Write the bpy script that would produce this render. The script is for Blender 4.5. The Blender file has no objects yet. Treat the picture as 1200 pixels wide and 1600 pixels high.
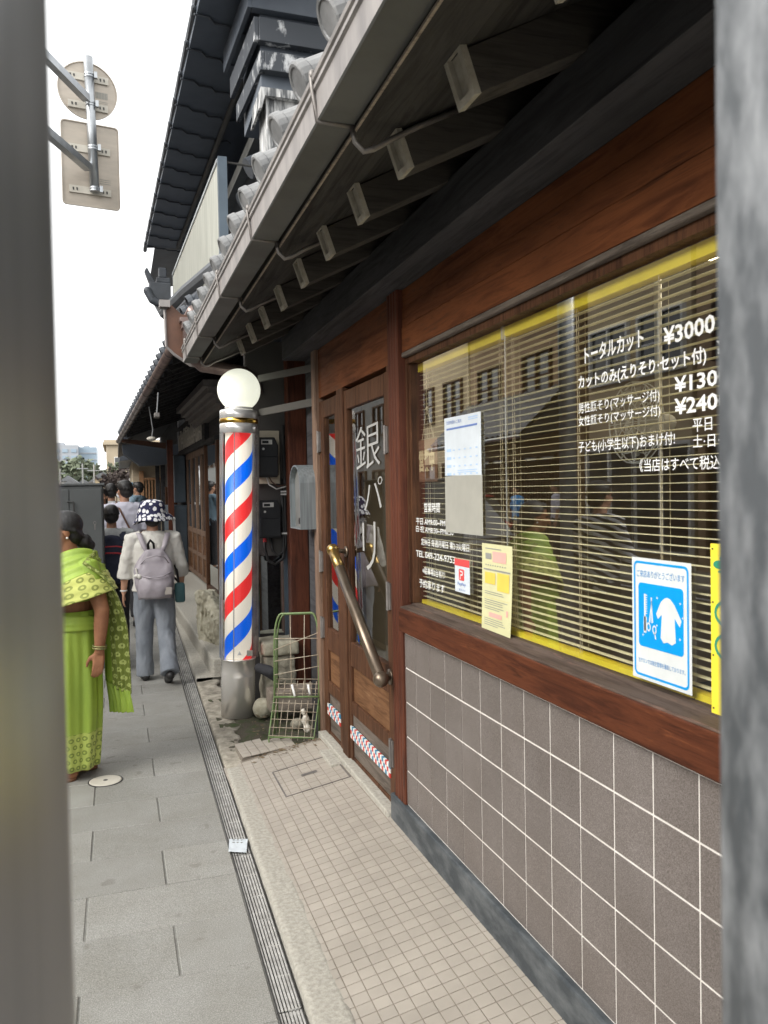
import bpy, bmesh, math, random
from mathutils import Vector, Matrix, noise
random.seed(7)
PI = math.pi
R = math.radians
scene = bpy.context.scene
COL = scene.collection

# ------------------------------------------------------------------ camera, sky, sun, exposure
cd = bpy.data.cameras.new("street_camera")
cam = bpy.data.objects.new("street_camera", cd)
COL.objects.link(cam)
scene.camera = cam
_yaw, _pitch, _roll = math.atan(417 / 1262), -math.atan(33.5 / 1262), R(1.03)
_fw = Vector((math.sin(_yaw) * math.cos(_pitch), math.cos(_yaw) * math.cos(_pitch), math.sin(_pitch)))
_r0 = Vector((math.cos(_yaw), -math.sin(_yaw), 0))
_u0 = _r0.cross(_fw)
_r = math.cos(_roll) * _r0 - math.sin(_roll) * _u0
_u = math.sin(_roll) * _r0 + math.cos(_roll) * _u0
cam.matrix_world = Matrix(((_r.x, _u.x, -_fw.x, 0), (_r.y, _u.y, -_fw.y, 0), (_r.z, _u.z, -_fw.z, 1.6), (0, 0, 0, 1)))
cd.sensor_fit = 'HORIZONTAL'
cd.sensor_width = 36.0
cd.lens = 1262 / 1200 * 36.0
cd.clip_start = 0.02
cd.clip_end = 2000
cd.dof.use_dof = True
cd.dof.focus_distance = 4.6
cd.dof.aperture_fstop = cd.lens / 3.0

world = bpy.data.worlds.new("World")
scene.world = world
world.use_nodes = True
wn = world.node_tree
sky = wn.nodes.new('ShaderNodeTexSky')
sky.sky_type = 'NISHITA'
sky.sun_disc = False
SUN_EL, SUN_AZ = R(33), R(250)
sky.sun_elevation = SUN_EL
sky.sun_rotation = SUN_AZ
sky.dust_density = 4.0
sky.air_density = 1.0
hs = wn.nodes.new('ShaderNodeHueSaturation')
hs.inputs['Saturation'].default_value = 0.12
wn.links.new(sky.outputs[0], hs.inputs['Color'])
ov = wn.nodes.new('ShaderNodeMixRGB')            # an even overcast veil over the clear-sky model
ov.inputs[0].default_value = 0.72
ov.inputs[2].default_value = (5.6, 5.65, 5.6, 1)
wn.links.new(hs.outputs[0], ov.inputs[1])
wn.links.new(ov.outputs[0], wn.nodes['Background'].inputs[0])
wn.nodes['Background'].inputs[1].default_value = 0.15
sl = bpy.data.lights.new("sun", 'SUN')
sl.energy = 1.5
sl.angle = R(40)
sl.color = (1.0, 0.97, 0.92)
so = bpy.data.objects.new("sun", sl)
COL.objects.link(so)
_sd = Vector((math.sin(SUN_AZ) * math.cos(SUN_EL), math.cos(SUN_AZ) * math.cos(SUN_EL), math.sin(SUN_EL)))
so.rotation_euler = _sd.to_track_quat('Z', 'Y').to_euler()
so.location = _sd * 50
scene.view_settings.view_transform = 'Standard'
scene.view_settings.look = 'None'
scene.view_settings.gamma = 1.0
scene.view_settings.exposure = 1.3
scene.cycles.use_denoising = True
scene.cycles.max_bounces = 10
scene.cycles.transparent_max_bounces = 16
scene.cycles.sample_clamp_indirect = 6.0

# ------------------------------------------------------------------ materials
class NT:
    def __init__(s, m):
        s.m = m; s.t = m.node_tree; s.b = s.t.nodes['Principled BSDF']
    def n(s, typ, **kw):
        nd = s.t.nodes.new('ShaderNode' + typ)
        for k, v in kw.items():
            if k in nd.bl_rna.properties: setattr(nd, k, v)
        return nd
    def l(s, a, b): s.t.links.new(a, b)
    def math(s, op, a, b=None, c=None):
        nd = s.n('Math', operation=op)
        for i, v in enumerate((a, b, c)):
            if v is None: continue
            if hasattr(v, 'is_output'): s.l(v, nd.inputs[i])
            else: nd.inputs[i].default_value = v
        return nd.outputs[0]
    def coord(s, kind='Object', scale=(1, 1, 1), rot=(0, 0, 0)):
        tc = s.n('TexCoord'); mp = s.n('Mapping')
        mp.inputs['Scale'].default_value = scale
        mp.inputs['Rotation'].default_value = rot
        s.l(tc.outputs[kind], mp.inputs[0])
        return mp.outputs[0]
    def noise(s, vec, scale, detail=4, rough=0.55, dist=0.0):
        nd = s.n('TexNoise')
        nd.inputs['Scale'].default_value = scale; nd.inputs['Detail'].default_value = detail
        nd.inputs['Roughness'].default_value = rough; nd.inputs['Distortion'].default_value = dist
        s.l(vec, nd.inputs['Vector'])
        return nd.outputs['Fac']
    def ramp(s, fac, stops):
        nd = s.n('ValToRGB')
        cr = nd.color_ramp
        while len(cr.elements) < len(stops): cr.elements.new(0.5)
        for e, (p, c) in zip(cr.elements, stops):
            e.position = p; e.color = (*c, 1) if len(c) == 3 else c
        s.l(fac, nd.inputs[0])
        return nd.outputs[0]
    def mix(s, fac, a, b, mode='MIX'):
        nd = s.n('MixRGB', blend_type=mode)
        for i, v in enumerate((fac, a, b)):
            if hasattr(v, 'is_output'): s.l(v, nd.inputs[i])
            elif isinstance(v, (int, float)): nd.inputs[i].default_value = v
            else: nd.inputs[i].default_value = (*v, 1)
        return nd.outputs[0]
    def bump(s, h, strength=0.3, dist=0.01):
        nd = s.n('Bump')
        nd.inputs['Strength'].default_value = strength; nd.inputs['Distance'].default_value = dist
        s.l(h, nd.inputs['Height'])
        s.l(nd.outputs[0], s.b.inputs['Normal'])

def newmat(name, rough=0.6, metal=0.0, col=(0.5, 0.5, 0.5)):
    m = bpy.data.materials.new(name)
    m.use_nodes = True
    nt = NT(m)
    nt.b.inputs['Roughness'].default_value = rough
    nt.b.inputs['Metallic'].default_value = metal
    nt.b.inputs['Base Color'].default_value = (*col, 1)
    return m, nt

def pm(name, c1, c2=None, scale=8, rough=0.6, metal=0.0, bump=0.15, bscale=None, stretch=(1, 1, 1), island=0.0, lo=0.35, hi=0.65, bdist=0.004, spec=None):
    """two-tone noise material with a bump, optional tint per mesh island"""
    m, nt = newmat(name, rough, metal, c1)
    c2 = c2 or tuple(x * 0.8 for x in c1)
    v = nt.coord('Object', stretch)
    col = nt.ramp(nt.noise(v, scale, 6, 0.6), [(lo, c1), (hi, c2)])
    if island:
        g = nt.n('NewGeometry')
        f = nt.math('MULTIPLY_ADD', g.outputs['Random Per Island'], 2 * island, 1 - island)
        hv = nt.n('HueSaturation'); nt.l(f, hv.inputs['Value']); nt.l(col, hv.inputs['Color']); col = hv.outputs[0]
    nt.l(col, nt.b.inputs['Base Color'])
    if bump:
        nt.bump(nt.noise(v, bscale or scale * 4, 5, 0.6), bump, bdist)
    if spec is not None: nt.b.inputs['Specular IOR Level'].default_value = spec
    return m

def wood(name, c1, c2, c3, axis='Z', scale=1.0, rough=0.45, bump=0.25, worn=None, spec=0.4, tone=1.0):
    c1, c2, c3 = (tuple(x * tone for x in c) for c in (c1, c2, c3))
    m, nt = newmat(name, rough, 0, c1)
    st = {'X': (0.7, 9, 9), 'Y': (9, 0.7, 9), 'Z': (9, 9, 0.7)}[axis]
    v = nt.coord('Object', tuple(s * scale for s in st))
    a = nt.math('ADD', nt.math('MULTIPLY', nt.noise(v, 4.2, 8, 0.7, 0.8), .62), nt.math('MULTIPLY', nt.noise(nt.coord('Object', tuple(s * scale * .35 for s in st)), 4, 4, 0.6), .38))
    col = nt.ramp(a, [(0.30, tuple(x * .55 for x in c3)), (0.42, c1), (0.54, tuple(x * 1.25 for x in c2)), (0.66, tuple(x * .75 for x in c3))])
    v2 = nt.coord('Object', (1, 1, 1))
    col = nt.mix(nt.ramp(nt.noise(v2, 2.3, 4), [(0.4, (0, 0, 0)), (0.7, (0.45, 0.45, 0.45))]), col, tuple(x * 0.55 for x in c1))
    if worn:
        col = nt.mix(nt.ramp(nt.noise(nt.coord('Object', tuple(s * 0.6 for s in st)), 9, 8, 0.7), [(0.58, (0, 0, 0)), (0.7, (0.8, 0.8, 0.8))]), col, worn)
    nt.l(col, nt.b.inputs['Base Color'])
    nt.l(nt.ramp(a, [(0.3, (rough + 0.2,) * 3), (0.7, (rough - 0.05,) * 3)]), nt.b.inputs['Roughness'])
    nt.bump(a, bump * 1.6, 0.005)
    nt.b.inputs['Specular IOR Level'].default_value = spec
    return m

def plain(name, col, rough=0.5, metal=0.0, emit=0.0, bump=0.0):
    m, nt = newmat(name, rough, metal, col)
    v = nt.coord('Object')
    nt.l(nt.ramp(nt.noise(v, 14, 4), [(0.3, tuple(c * 0.88 for c in col)), (0.7, col)]), nt.b.inputs['Base Color'])
    if emit:
        nt.b.inputs['Emission Color'].default_value = (*col, 1)
        nt.b.inputs['Emission Strength'].default_value = emit
    if bump: nt.bump(nt.noise(v, 60, 4), bump, 0.002)
    return m

def glassmat(name, tint=(0.9, 0.93, 0.92), gain=1.0, ior=1.5, rough=0.0):
    m = bpy.data.materials.new(name); m.use_nodes = True
    nt = NT(m)
    tr = nt.n('BsdfTransparent'); tr.inputs[0].default_value = (*tint, 1)
    gl = nt.n('BsdfGlossy'); gl.inputs['Roughness'].default_value = rough; gl.inputs[0].default_value = (1, 1, 1, 1)
    g = nt.n('NewGeometry'); dt = nt.n('VectorMath', operation='DOT_PRODUCT')
    nt.l(g.outputs['Normal'], dt.inputs[0]); nt.l(g.outputs['Incoming'], dt.inputs[1])
    c_ = nt.math('SUBTRACT', 1.0, nt.math('ABSOLUTE', dt.outputs['Value'])); r0 = ((ior - 1) / (ior + 1)) ** 2
    mx = nt.n('MixShader')
    f = nt.math('MULTIPLY', nt.math('MULTIPLY_ADD', nt.math('POWER', c_, 5.0), 1 - r0, r0), gain)
    nd = nt.n('Clamp'); nt.l(f, nd.inputs[0])
    nt.l(nd.outputs[0], mx.inputs[0]); nt.l(tr.outputs[0], mx.inputs[1]); nt.l(gl.outputs[0], mx.inputs[2])
    out = [n for n in nt.t.nodes if n.type == 'OUTPUT_MATERIAL'][0]
    nt.l(mx.outputs[0], out.inputs[0])
    return m

M = {}
# ground
def _granite():
    m, nt = newmat('granite_paving', 0.75)
    v = nt.coord('Object')
    fine = nt.noise(v, 260, 3, 0.7)
    col = nt.ramp(fine, [(0.3, (0.17, 0.165, 0.15)), (0.5, (0.30, 0.295, 0.275)), (0.72, (0.47, 0.46, 0.43))])
    blotch = nt.ramp(nt.noise(v, 3.0, 6, 0.65), [(0.35, (0.84, 0.83, 0.80)), (0.65, (1.0, 1.0, 1.0))])
    col = nt.mix(1.0, col, blotch, 'MULTIPLY')
    stain = nt.ramp(nt.noise(v, 9, 2, 0.5), [(0.66, (1, 1, 1)), (0.71, (0.78, 0.765, 0.75))])
    col = nt.mix(1.0, col, stain, 'MULTIPLY')
    g = nt.n('NewGeometry'); hv = nt.n('HueSaturation')
    nt.l(nt.math('MULTIPLY_ADD', g.outputs['Random Per Island'], 0.16, 0.92), hv.inputs['Value'])
    nt.l(col, hv.inputs['Color']); nt.l(hv.outputs[0], nt.b.inputs['Base Color'])
    nt.bump(nt.noise(v, 160, 4, 0.7), 0.5, 0.003)
    return m
M['granite'] = _granite()
M['joint'] = pm('paving_joint', (0.17, 0.165, 0.15), (0.24, 0.235, 0.215), 40, 0.9)
M['concrete'] = pm('kerb_concrete', (0.47, 0.445, 0.385), (0.31, 0.29, 0.25), 60, 0.85, bump=0.7, bscale=170, bdist=0.003, lo=0.34, hi=0.66)
M['old_concrete'] = pm('old_concrete', (0.44, 0.40, 0.33), (0.20, 0.18, 0.145), 14, 0.9, bump=0.7, bscale=60, bdist=0.008)
M['floor_tile'] = pm('beige_floor_tile', (0.385, 0.345, 0.295), (0.335, 0.30, 0.255), 5, 0.5, bump=0.15, bscale=200, island=0.05, bdist=0.001)
M['floor_grout'] = pm('floor_grout', (0.20, 0.17, 0.14), (0.28, 0.245, 0.2), 6, 0.9)
def _walltile():
    m, nt = newmat('grey_brown_wall_tile', 0.4)
    v = nt.coord('Object')
    sp = nt.noise(v, 420, 2, 0.6)
    col = nt.ramp(sp, [(0.33, (0.098, 0.081, 0.073)), (0.5, (0.160, 0.138, 0.127)), (0.68, (0.26, 0.232, 0.214))])
    g = nt.n('NewGeometry'); hv = nt.n('HueSaturation')
    nt.l(nt.math('MULTIPLY_ADD', g.outputs['Random Per Island'], 0.14, 0.92), hv.inputs['Value'])
    nt.l(col, hv.inputs['Color'])
    big = nt.ramp(nt.noise(v, 4, 4), [(0.3, (0.82, 0.80, 0.78)), (0.7, (1, 1, 1))])
    nt.l(nt.mix(1.0, hv.outputs[0], big, 'MULTIPLY'), nt.b.inputs['Base Color'])
    nt.bump(nt.noise(v, 300, 3, 0.7), 0.25, 0.001)
    return m
M['wall_tile'] = _walltile()
M['grout'] = pm('pale_grout', (0.80, 0.76, 0.71), (0.66, 0.62, 0.57), 30, 0.9)
M['plinth'] = pm('slate_plinth', (0.045, 0.053, 0.06), (0.16, 0.17, 0.175), 7, 0.55, bump=0.4, bscale=40, stretch=(1, 1, 2.5), lo=0.42, hi=0.8)
M['asphalt'] = pm('asphalt', (0.055, 0.055, 0.055), (0.035, 0.035, 0.036), 40, 0.9, bump=0.5, bscale=200)
M['white_paint'] = pm('road_paint', (0.7, 0.7, 0.68), (0.5, 0.5, 0.48), 30, 0.7)
M['ground'] = pm('ground', (0.16, 0.155, 0.14), (0.12, 0.115, 0.1), 2, 0.95)
# woods
M['wood_red'] = wood('varnished_red_wood', (0.082, 0.023, 0.010), (0.138, 0.041, 0.017), (0.045, 0.014, 0.008), 'Y', 1.0, 0.5, worn=(0.20, 0.065, 0.026), spec=0.2, tone=.66)
M['wood_post'] = wood('red_brown_post', (0.070, 0.021, 0.012), (0.112, 0.035, 0.018), (0.040, 0.014, 0.009), 'Z', 1.0, 0.5, spec=0.25, tone=.8)
M['wood_fascia'] = wood('fascia_wood', (0.20, 0.060, 0.020), (0.29, 0.095, 0.032), (0.11, 0.033, 0.013), 'Y', 0.8, 0.55, spec=0.2, tone=.5)
M['wood_door'] = wood('weathered_door_wood', (0.075, 0.031, 0.015), (0.125, 0.055, 0.027), (0.035, 0.016, 0.010), 'Z', 1.2, 0.5, worn=(0.20, 0.10, 0.05), spec=0.2, tone=.68)
M['wood_panel'] = wood('door_panel_wood', (0.13, 0.060, 0.027), (0.20, 0.098, 0.046), (0.06, 0.029, 0.016), 'Y', 1.0, 0.55, worn=(0.28, 0.16, 0.085), spec=0.2, tone=.8)
M['wood_ledge'] = wood('worn_ledge_wood', (0.085, 0.058, 0.045), (0.125, 0.09, 0.07), (0.05, 0.036, 0.03), 'Y', 1.0, 0.7, worn=(0.17, 0.10, 0.075), spec=0.2, tone=.62)
M['wood_kick'] = wood('grey_kick_board', (0.075, 0.058, 0.046), (0.13, 0.105, 0.085), (0.04, 0.032, 0.027), 'Y', 0.8, 0.6, worn=(0.2, 0.17, 0.14))
M['wood_dark'] = wood('dark_beam_wood', (0.034, 0.033, 0.035), (0.05, 0.049, 0.051), (0.023, 0.023, 0.025), 'Y', 0.7, 0.7, spec=0.25)
M['wood_rafter'] = wood('dark_rafter_wood', (0.038, 0.034, 0.029), (0.056, 0.05, 0.043), (0.024, 0.022, 0.02), 'X', 0.9, 0.75, spec=0.2)
M['wood_end'] = pm('rafter_end_grain', (0.36, 0.335, 0.275), (0.27, 0.245, 0.195), 30, 0.8, bump=0.4)
M['wood_old'] = wood('old_grey_wood', (0.14, 0.085, 0.055), (0.2, 0.125, 0.085), (0.08, 0.05, 0.036), 'Z', 1.0, 0.6, worn=(0.27, 0.19, 0.13))
M['wood_grey'] = wood('weathered_grey_wood', (0.2, 0.165, 0.135), (0.28, 0.235, 0.19), (0.12, 0.1, 0.085), 'X', 1.0, 0.8)
M['lattice'] = wood('lattice_wood', (0.30, 0.16, 0.08), (0.38, 0.21, 0.11), (0.2, 0.1, 0.05), 'Z', 1, 0.6)
# metals and roof
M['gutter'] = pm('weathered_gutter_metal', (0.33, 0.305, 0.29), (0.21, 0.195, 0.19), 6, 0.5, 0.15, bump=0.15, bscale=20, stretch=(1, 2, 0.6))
M['dark_metal_gutter_shade'] = pm('dark_metal_shaded_gutter', (0.12, 0.122, 0.115), (0.085, 0.086, 0.08), 4, 0.7, 0.1, bump=0.1)  # darker gutter metal with underside shade in its colour; plain dark metal elsewhere
M['brown_metal'] = pm('brown_sheet_metal', (0.16, 0.075, 0.045), (0.10, 0.05, 0.033), 5, 0.5, 0.1, bump=0.1)
M['copper_pipe'] = pm('brown_gutter_pipe', (0.28, 0.21, 0.19), (0.17, 0.125, 0.115), 7, 0.35, 0.6, bump=0.1)
M['roof_tile'] = pm('grey_roof_tile', (0.25, 0.25, 0.25), (0.145, 0.148, 0.15), 9, 0.55, bump=0.35, bscale=50, island=0.08)
M['roof_tile_dark'] = pm('dark_roof_tile', (0.075, 0.085, 0.10), (0.045, 0.05, 0.06), 6, 0.5, bump=0.3, bscale=40)
M['kura_plaster'] = pm('black_kura_plaster', (0.072, 0.088, 0.112), (0.105, 0.122, 0.148), 3, 0.5, bump=0.2, bscale=20)
M['kura_worn'] = pm('peeling_black_plaster', (0.05, 0.057, 0.068), (0.55, 0.56, 0.57), 9, 0.65, bump=0.4, bscale=25, lo=0.56, hi=0.66, stretch=(1, 1, 0.5))
M['kura_grey'] = pm('worn_pale_plaster', (0.09, 0.095, 0.1), (0.62, 0.62, 0.61), 8, 0.65, bump=0.5, bscale=20, lo=0.42, hi=0.6, stretch=(3, 3, 0.4))
M['white_plaster'] = pm('white_plaster', (0.62, 0.61, 0.58), (0.5, 0.49, 0.46), 3, 0.8)
M['steel'] = pm('stainless_steel', (0.84, 0.81, 0.77), (0.76, 0.73, 0.69), 3, 0.22, 0.6, bump=0.0)
M['chrome'] = pm('chrome', (0.86, 0.85, 0.84), (0.80, 0.79, 0.78), 3, 0.22, 0.6, bump=0.0)
M['gold'] = pm('gold_band', (0.78, 0.50, 0.12), (0.65, 0.4, 0.08), 9, 0.22, 1.0, bump=0.0)
M['zinc'] = pm('galvanised_steel', (0.50, 0.52, 0.54), (0.38, 0.40, 0.42), 7, 0.4, 0.85, bump=0.08)
M['alu'] = pm('brushed_aluminium', (0.27, 0.30, 0.31), (0.17, 0.19, 0.20), 5, 0.5, 0.4, bump=0.1, stretch=(14, 14, 0.5))
M['alu_dark'] = pm('mailbox_inside_metal', (0.20, 0.20, 0.19), (0.14, 0.14, 0.135), 6, 0.6, 0.3)
M['hinge'] = pm('grey_hinge_steel', (0.26, 0.24, 0.225), (0.18, 0.165, 0.155), 14, 0.5, 0.6, bump=0.1)
M['brass_dark'] = pm('dark_bronze', (0.20, 0.155, 0.115), (0.13, 0.10, 0.072), 9, 0.33, 0.7, bump=0.0)
M['brass'] = pm('worn_brass', (0.55, 0.38, 0.12), (0.35, 0.24, 0.1), 9, 0.3, 0.9, bump=0.05)
M['dark_iron'] = pm('dark_iron', (0.07, 0.068, 0.066), (0.045, 0.044, 0.043), 14, 0.5, 0.4, bump=0.1)
M['grate'] = pm('grate_steel', (0.58, 0.57, 0.54), (0.36, 0.35, 0.33), 20, 0.5, 0.2, bump=0.1)
M['ceiling_lamp'] = plain('lit_ceiling_lamp', (1.0, 0.86, 0.6), 0.4, 0, 5.0)
M['bar_iron'] = plain('dull_bar_steel', (0.095, 0.09, 0.08), 0.6)
M['soffit'] = wood('dark_soffit_board', (0.030, 0.028, 0.026), (0.046, 0.043, 0.039), (0.02, 0.019, 0.018), 'Y', 0.7, 0.8, spec=0.15)  # very dark grained boards under the eave
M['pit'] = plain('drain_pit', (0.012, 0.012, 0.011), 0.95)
M['black_plastic'] = pm('black_plastic', (0.016, 0.018, 0.022), (0.024, 0.026, 0.03), 20, 0.4, bump=0.05)
M['cable'] = plain('black_cable', (0.018, 0.018, 0.019), 0.5)
M['cream_board'] = pm('cream_meter_board', (0.56, 0.51, 0.40), (0.46, 0.41, 0.32), 6, 0.7)
M['white'] = plain('white_plastic', (0.75, 0.75, 0.73), 0.4)
M['lcd'] = plain('meter_display', (0.30, 0.31, 0.28), 0.3)
M['vinyl'] = plain('white_vinyl_lettering', (0.88, 0.88, 0.86), 0.5)
M['vinyl_grey'] = plain('frosted_lettering', (0.42, 0.42, 0.40), 0.5)
M['yellow'] = plain('yellow_paint', (0.94, 0.76, 0.06), 0.35)
M['slat'] = plain('cream_slat', (0.92, 0.85, 0.58), 0.4)
M['cord'] = plain('cream_cord', (0.72, 0.62, 0.45), 0.7)
M['paper'] = plain('white_paper', (0.64, 0.69, 0.73), 0.6)
M['paper_yellow'] = plain('pale_yellow_paper', (0.66, 0.64, 0.37), 0.6)
M['paper_grey'] = plain('thin_grey_film', (0.40, 0.39, 0.34), 0.35)
M['ink_blue'] = plain('blue_ink', (0.14, 0.22, 0.50), 0.6)
M['ink_lblue'] = plain('pale_blue_ink', (0.42, 0.58, 0.80), 0.6)
M['ink_grey'] = plain('grey_ink', (0.30, 0.30, 0.27), 0.6)
M['ink_red'] = plain('red_ink', (0.72, 0.08, 0.08), 0.5)
M['ink_pink'] = plain('pink_ink', (0.80, 0.42, 0.36), 0.6)
M['ink_amber'] = plain('amber_ink', (0.80, 0.58, 0.10), 0.6)
M['poster_white'] = plain('poster_white', (0.70, 0.73, 0.72), 0.35)
M['poster_blue'] = plain('poster_blue', (0.0, 0.33, 0.80), 0.35)
M['poster_text'] = plain('poster_text_blue', (0.10, 0.30, 0.60), 0.45)
M['green'] = plain('green_ink', (0.03, 0.28, 0.16), 0.5)
M['red'] = plain('red_glaze', (0.62, 0.05, 0.04), 0.35)
M['blue_glaze'] = plain('blue_glaze', (0.03, 0.22, 0.38), 0.35)
M['white_glaze'] = plain('white_glaze', (0.80, 0.80, 0.77), 0.35)
M['sign_wood'] = wood('brown_sign_board', (0.16, 0.085, 0.05), (0.22, 0.12, 0.075), (0.10, 0.05, 0.03), 'Y', 1, 0.5)
M['cream_letter'] = plain('cream_letters', (0.78, 0.66, 0.42), 0.5)
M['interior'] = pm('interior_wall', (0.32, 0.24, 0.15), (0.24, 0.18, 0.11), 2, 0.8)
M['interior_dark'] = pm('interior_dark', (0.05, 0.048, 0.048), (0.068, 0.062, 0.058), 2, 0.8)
M['cart_green'] = pm('green_painted_wire', (0.11, 0.19, 0.06), (0.17, 0.22, 0.10), 25, 0.45, 0.1, bump=0.1)
M['cart_pale'] = pm('rusty_pale_wire', (0.48, 0.42, 0.33), (0.30, 0.24, 0.17), 40, 0.6, 0.1, bump=0.1)
M['stone'] = pm('rough_stone', (0.40, 0.37, 0.29), (0.22, 0.20, 0.155), 12, 0.9, bump=1.0, bscale=45, bdist=0.012)
M['stone_pale'] = pm('pale_carved_stone', (0.50, 0.47, 0.37), (0.30, 0.275, 0.20), 10, 0.9, bump=0.9, bscale=35, bdist=0.012)
M['moss'] = pm('moss', (0.042, 0.075, 0.016), (0.085, 0.072, 0.052), 11, lo=0.30, hi=0.56, rough= 0.95, bump=1.0, bscale=90, bdist=0.01)
M['leaf_litter'] = pm('dry_leaf_litter', (0.20, 0.15, 0.09), (0.12, 0.085, 0.05), 30, 0.95)
M['mirror'] = pm('mirror_glass', (0.62, 0.66, 0.66), (0.58, 0.62, 0.62), 2, 0.02, 1.0, bump=0.0)
M['window_dark'] = pm('dark_window_glass', (0.05, 0.055, 0.06), (0.04, 0.045, 0.05), 2, 0.04, 0.0, bump=0.0, spec=0.9)
M['glass'] = glassmat('window_glass', (0.92, 0.93, 0.90), 3.5, 1.5)
M['door_glass'] = glassmat('door_glass', (0.75, 0.77, 0.75), 1.4, 1.5)
M['clear'] = glassmat('clear_acrylic', (0.93, 0.93, 0.94), 1.2, 1.45, 0.02)
M['cabinet'] = pm('grey_cabinet_paint', (0.078, 0.084, 0.084), (0.062, 0.067, 0.067), 4, 0.5, bump=0.05)
M['beige_metal'] = pm('beige_sign_back', (0.50, 0.44, 0.37), (0.43, 0.38, 0.32), 4, 0.45, 0.3, bump=0.06, stretch=(1, 1, 4))
M['bracket_pale'] = plain('pale_bracket', (0.62, 0.58, 0.50), 0.5)
M['post_steel'] = pm('grey_post_paint', (0.40, 0.41, 0.42), (0.33, 0.34, 0.35), 5, 0.34, 0.6, bump=0.05, stretch=(9, 9, 0.12))
M['post_mottled'] = pm('mottled_grey_post', (0.075, 0.083, 0.09), (0.31, 0.32, 0.33), 30, 0.5, bump=0.4, bscale=60, lo=0.40, hi=0.70, stretch=(1, 1, 0.55))
# people
M['skin'] = pm('skin', (0.50, 0.28, 0.185), (0.42, 0.22, 0.14), 14, 0.55, bump=0.1, bscale=120)
M['skin_brown'] = pm('brown_skin', (0.31, 0.145, 0.075), (0.24, 0.105, 0.055), 14, 0.62, bump=0.3, bscale=90, spec=0.3)
M['hair'] = pm('black_hair', (0.012, 0.011, 0.011), (0.03, 0.027, 0.026), 30, 0.45, bump=0.6, bscale=70, stretch=(3, 3, 0.4))
M['hair_grey'] = pm('greying_hair', (0.014, 0.013, 0.013), (0.11, 0.10, 0.095), 22, 0.45, bump=0.6, bscale=70, stretch=(3, 3, 0.5), lo=0.58, hi=0.85)
M['white_cloth'] = pm('white_cotton', (0.66, 0.64, 0.59), (0.56, 0.54, 0.49), 7, 0.85, bump=1.0, bscale=14, bdist=0.012)
M['lilac_cloth'] = pm('pale_lilac_tee', (0.60, 0.59, 0.68), (0.53, 0.52, 0.60), 5, 0.85, bump=0.5, bscale=12, bdist=0.012)
M['check_cloth'] = pm('pale_grey_shirt', (0.52, 0.53, 0.52), (0.42, 0.43, 0.43), 60, 0.85, bump=0.4, bscale=12)
M['denim'] = pm('grey_blue_trousers', (0.255, 0.275, 0.305), (0.185, 0.205, 0.235), 9, 0.85, bump=0.6, bscale=16, bdist=0.01, stretch=(1, 1, 0.5))
M['navy'] = pm('navy_cloth', (0.018, 0.022, 0.045), (0.028, 0.033, 0.06), 9, 0.8, bump=0.4, bscale=16)
M['dark_cloth'] = pm('dark_trousers', (0.02, 0.02, 0.024), (0.03, 0.03, 0.034), 9, 0.85, bump=0.4, bscale=16)
M['bag_lilac'] = pm('lilac_grey_nylon', (0.36, 0.325, 0.35), (0.30, 0.27, 0.295), 9, 0.5, bump=0.5, bscale=13, bdist=0.012)
M['bag_beige'] = plain('beige_patch', (0.42, 0.38, 0.34), 0.7)
M['strap_black'] = plain('black_webbing', (0.018, 0.016, 0.017), 0.8)
M['teal'] = plain('teal_bag', (0.05, 0.13, 0.14), 0.6)
M['red_strap'] = plain('red_trim', (0.55, 0.04, 0.05), 0.6)
M['shoe'] = plain('black_shoe', (0.02, 0.019, 0.019), 0.5)
M['shoe_grey'] = plain('grey_shoe', (0.10, 0.095, 0.09), 0.6)
M['sandal'] = plain('brown_sandal', (0.22, 0.10, 0.055), 0.5)
M['blue_cloth'] = plain('grey_blue_tee', (0.24, 0.34, 0.42), 0.85)
M['eye'] = plain('dark_eye', (0.015, 0.012, 0.01), 0.2)
M['mask_white'] = plain('white_mask', (0.72, 0.74, 0.75), 0.8)
M['bangle'] = pm('green_bangle', (0.16, 0.20, 0.08), (0.3, 0.25, 0.1), 30, 0.3, 0.3)
M['pearl'] = plain('pearl', (0.8, 0.76, 0.7), 0.25)

def _dots(name, base, dot, nu, nv, r0, r1, alt=None):
    """woven ring or leaf motif laid out on the cloth's own weave (its UV)"""
    m, nt = newmat(name, 0.75)
    tc = nt.n('TexCoord'); sp = nt.n('SeparateXYZ'); nt.l(tc.outputs['UV'], sp.inputs[0])
    v = nt.math('MULTIPLY', sp.outputs[1], nv)
    row = nt.math('FLOOR', v)
    sh = nt.math('MULTIPLY', nt.math('MODULO', row, 2), 0.5)
    u = nt.math('ADD', nt.math('MULTIPLY', sp.outputs[0], nu), sh)
    fu = nt.math('SUBTRACT', nt.math('FRACT', u), 0.5); fv = nt.math('SUBTRACT', nt.math('FRACT', v), 0.5)
    d = nt.math('SQRT', nt.math('ADD', nt.math('MULTIPLY', fu, fu), nt.math('MULTIPLY', fv, fv)))
    ring = nt.math('MULTIPLY', nt.math('LESS_THAN', d, r1), nt.math('GREATER_THAN', d, r0))
    vv = nt.coord('Object')
    b = nt.ramp(nt.noise(vv, 9, 4), [(0.3, base), (0.7, tuple(c * 0.8 for c in base))])
    col = nt.mix(ring, b, dot)
    nt.l(col, nt.b.inputs['Base Color'])
    nt.b.inputs['Sheen Weight'].default_value = 0.1
    nt.bump(nt.noise(nt.coord('Object', (1, 1, 0.35)), 17, 4), 0.5, 0.01)
    return m
M['sari_lime'] = pm('lime_sari_silk', (0.315, 0.435, 0.055), (0.235, 0.345, 0.042), 6, 0.55, bump=0.5, bscale=13, bdist=0.012, stretch=(1, 1, 0.4))
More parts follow.
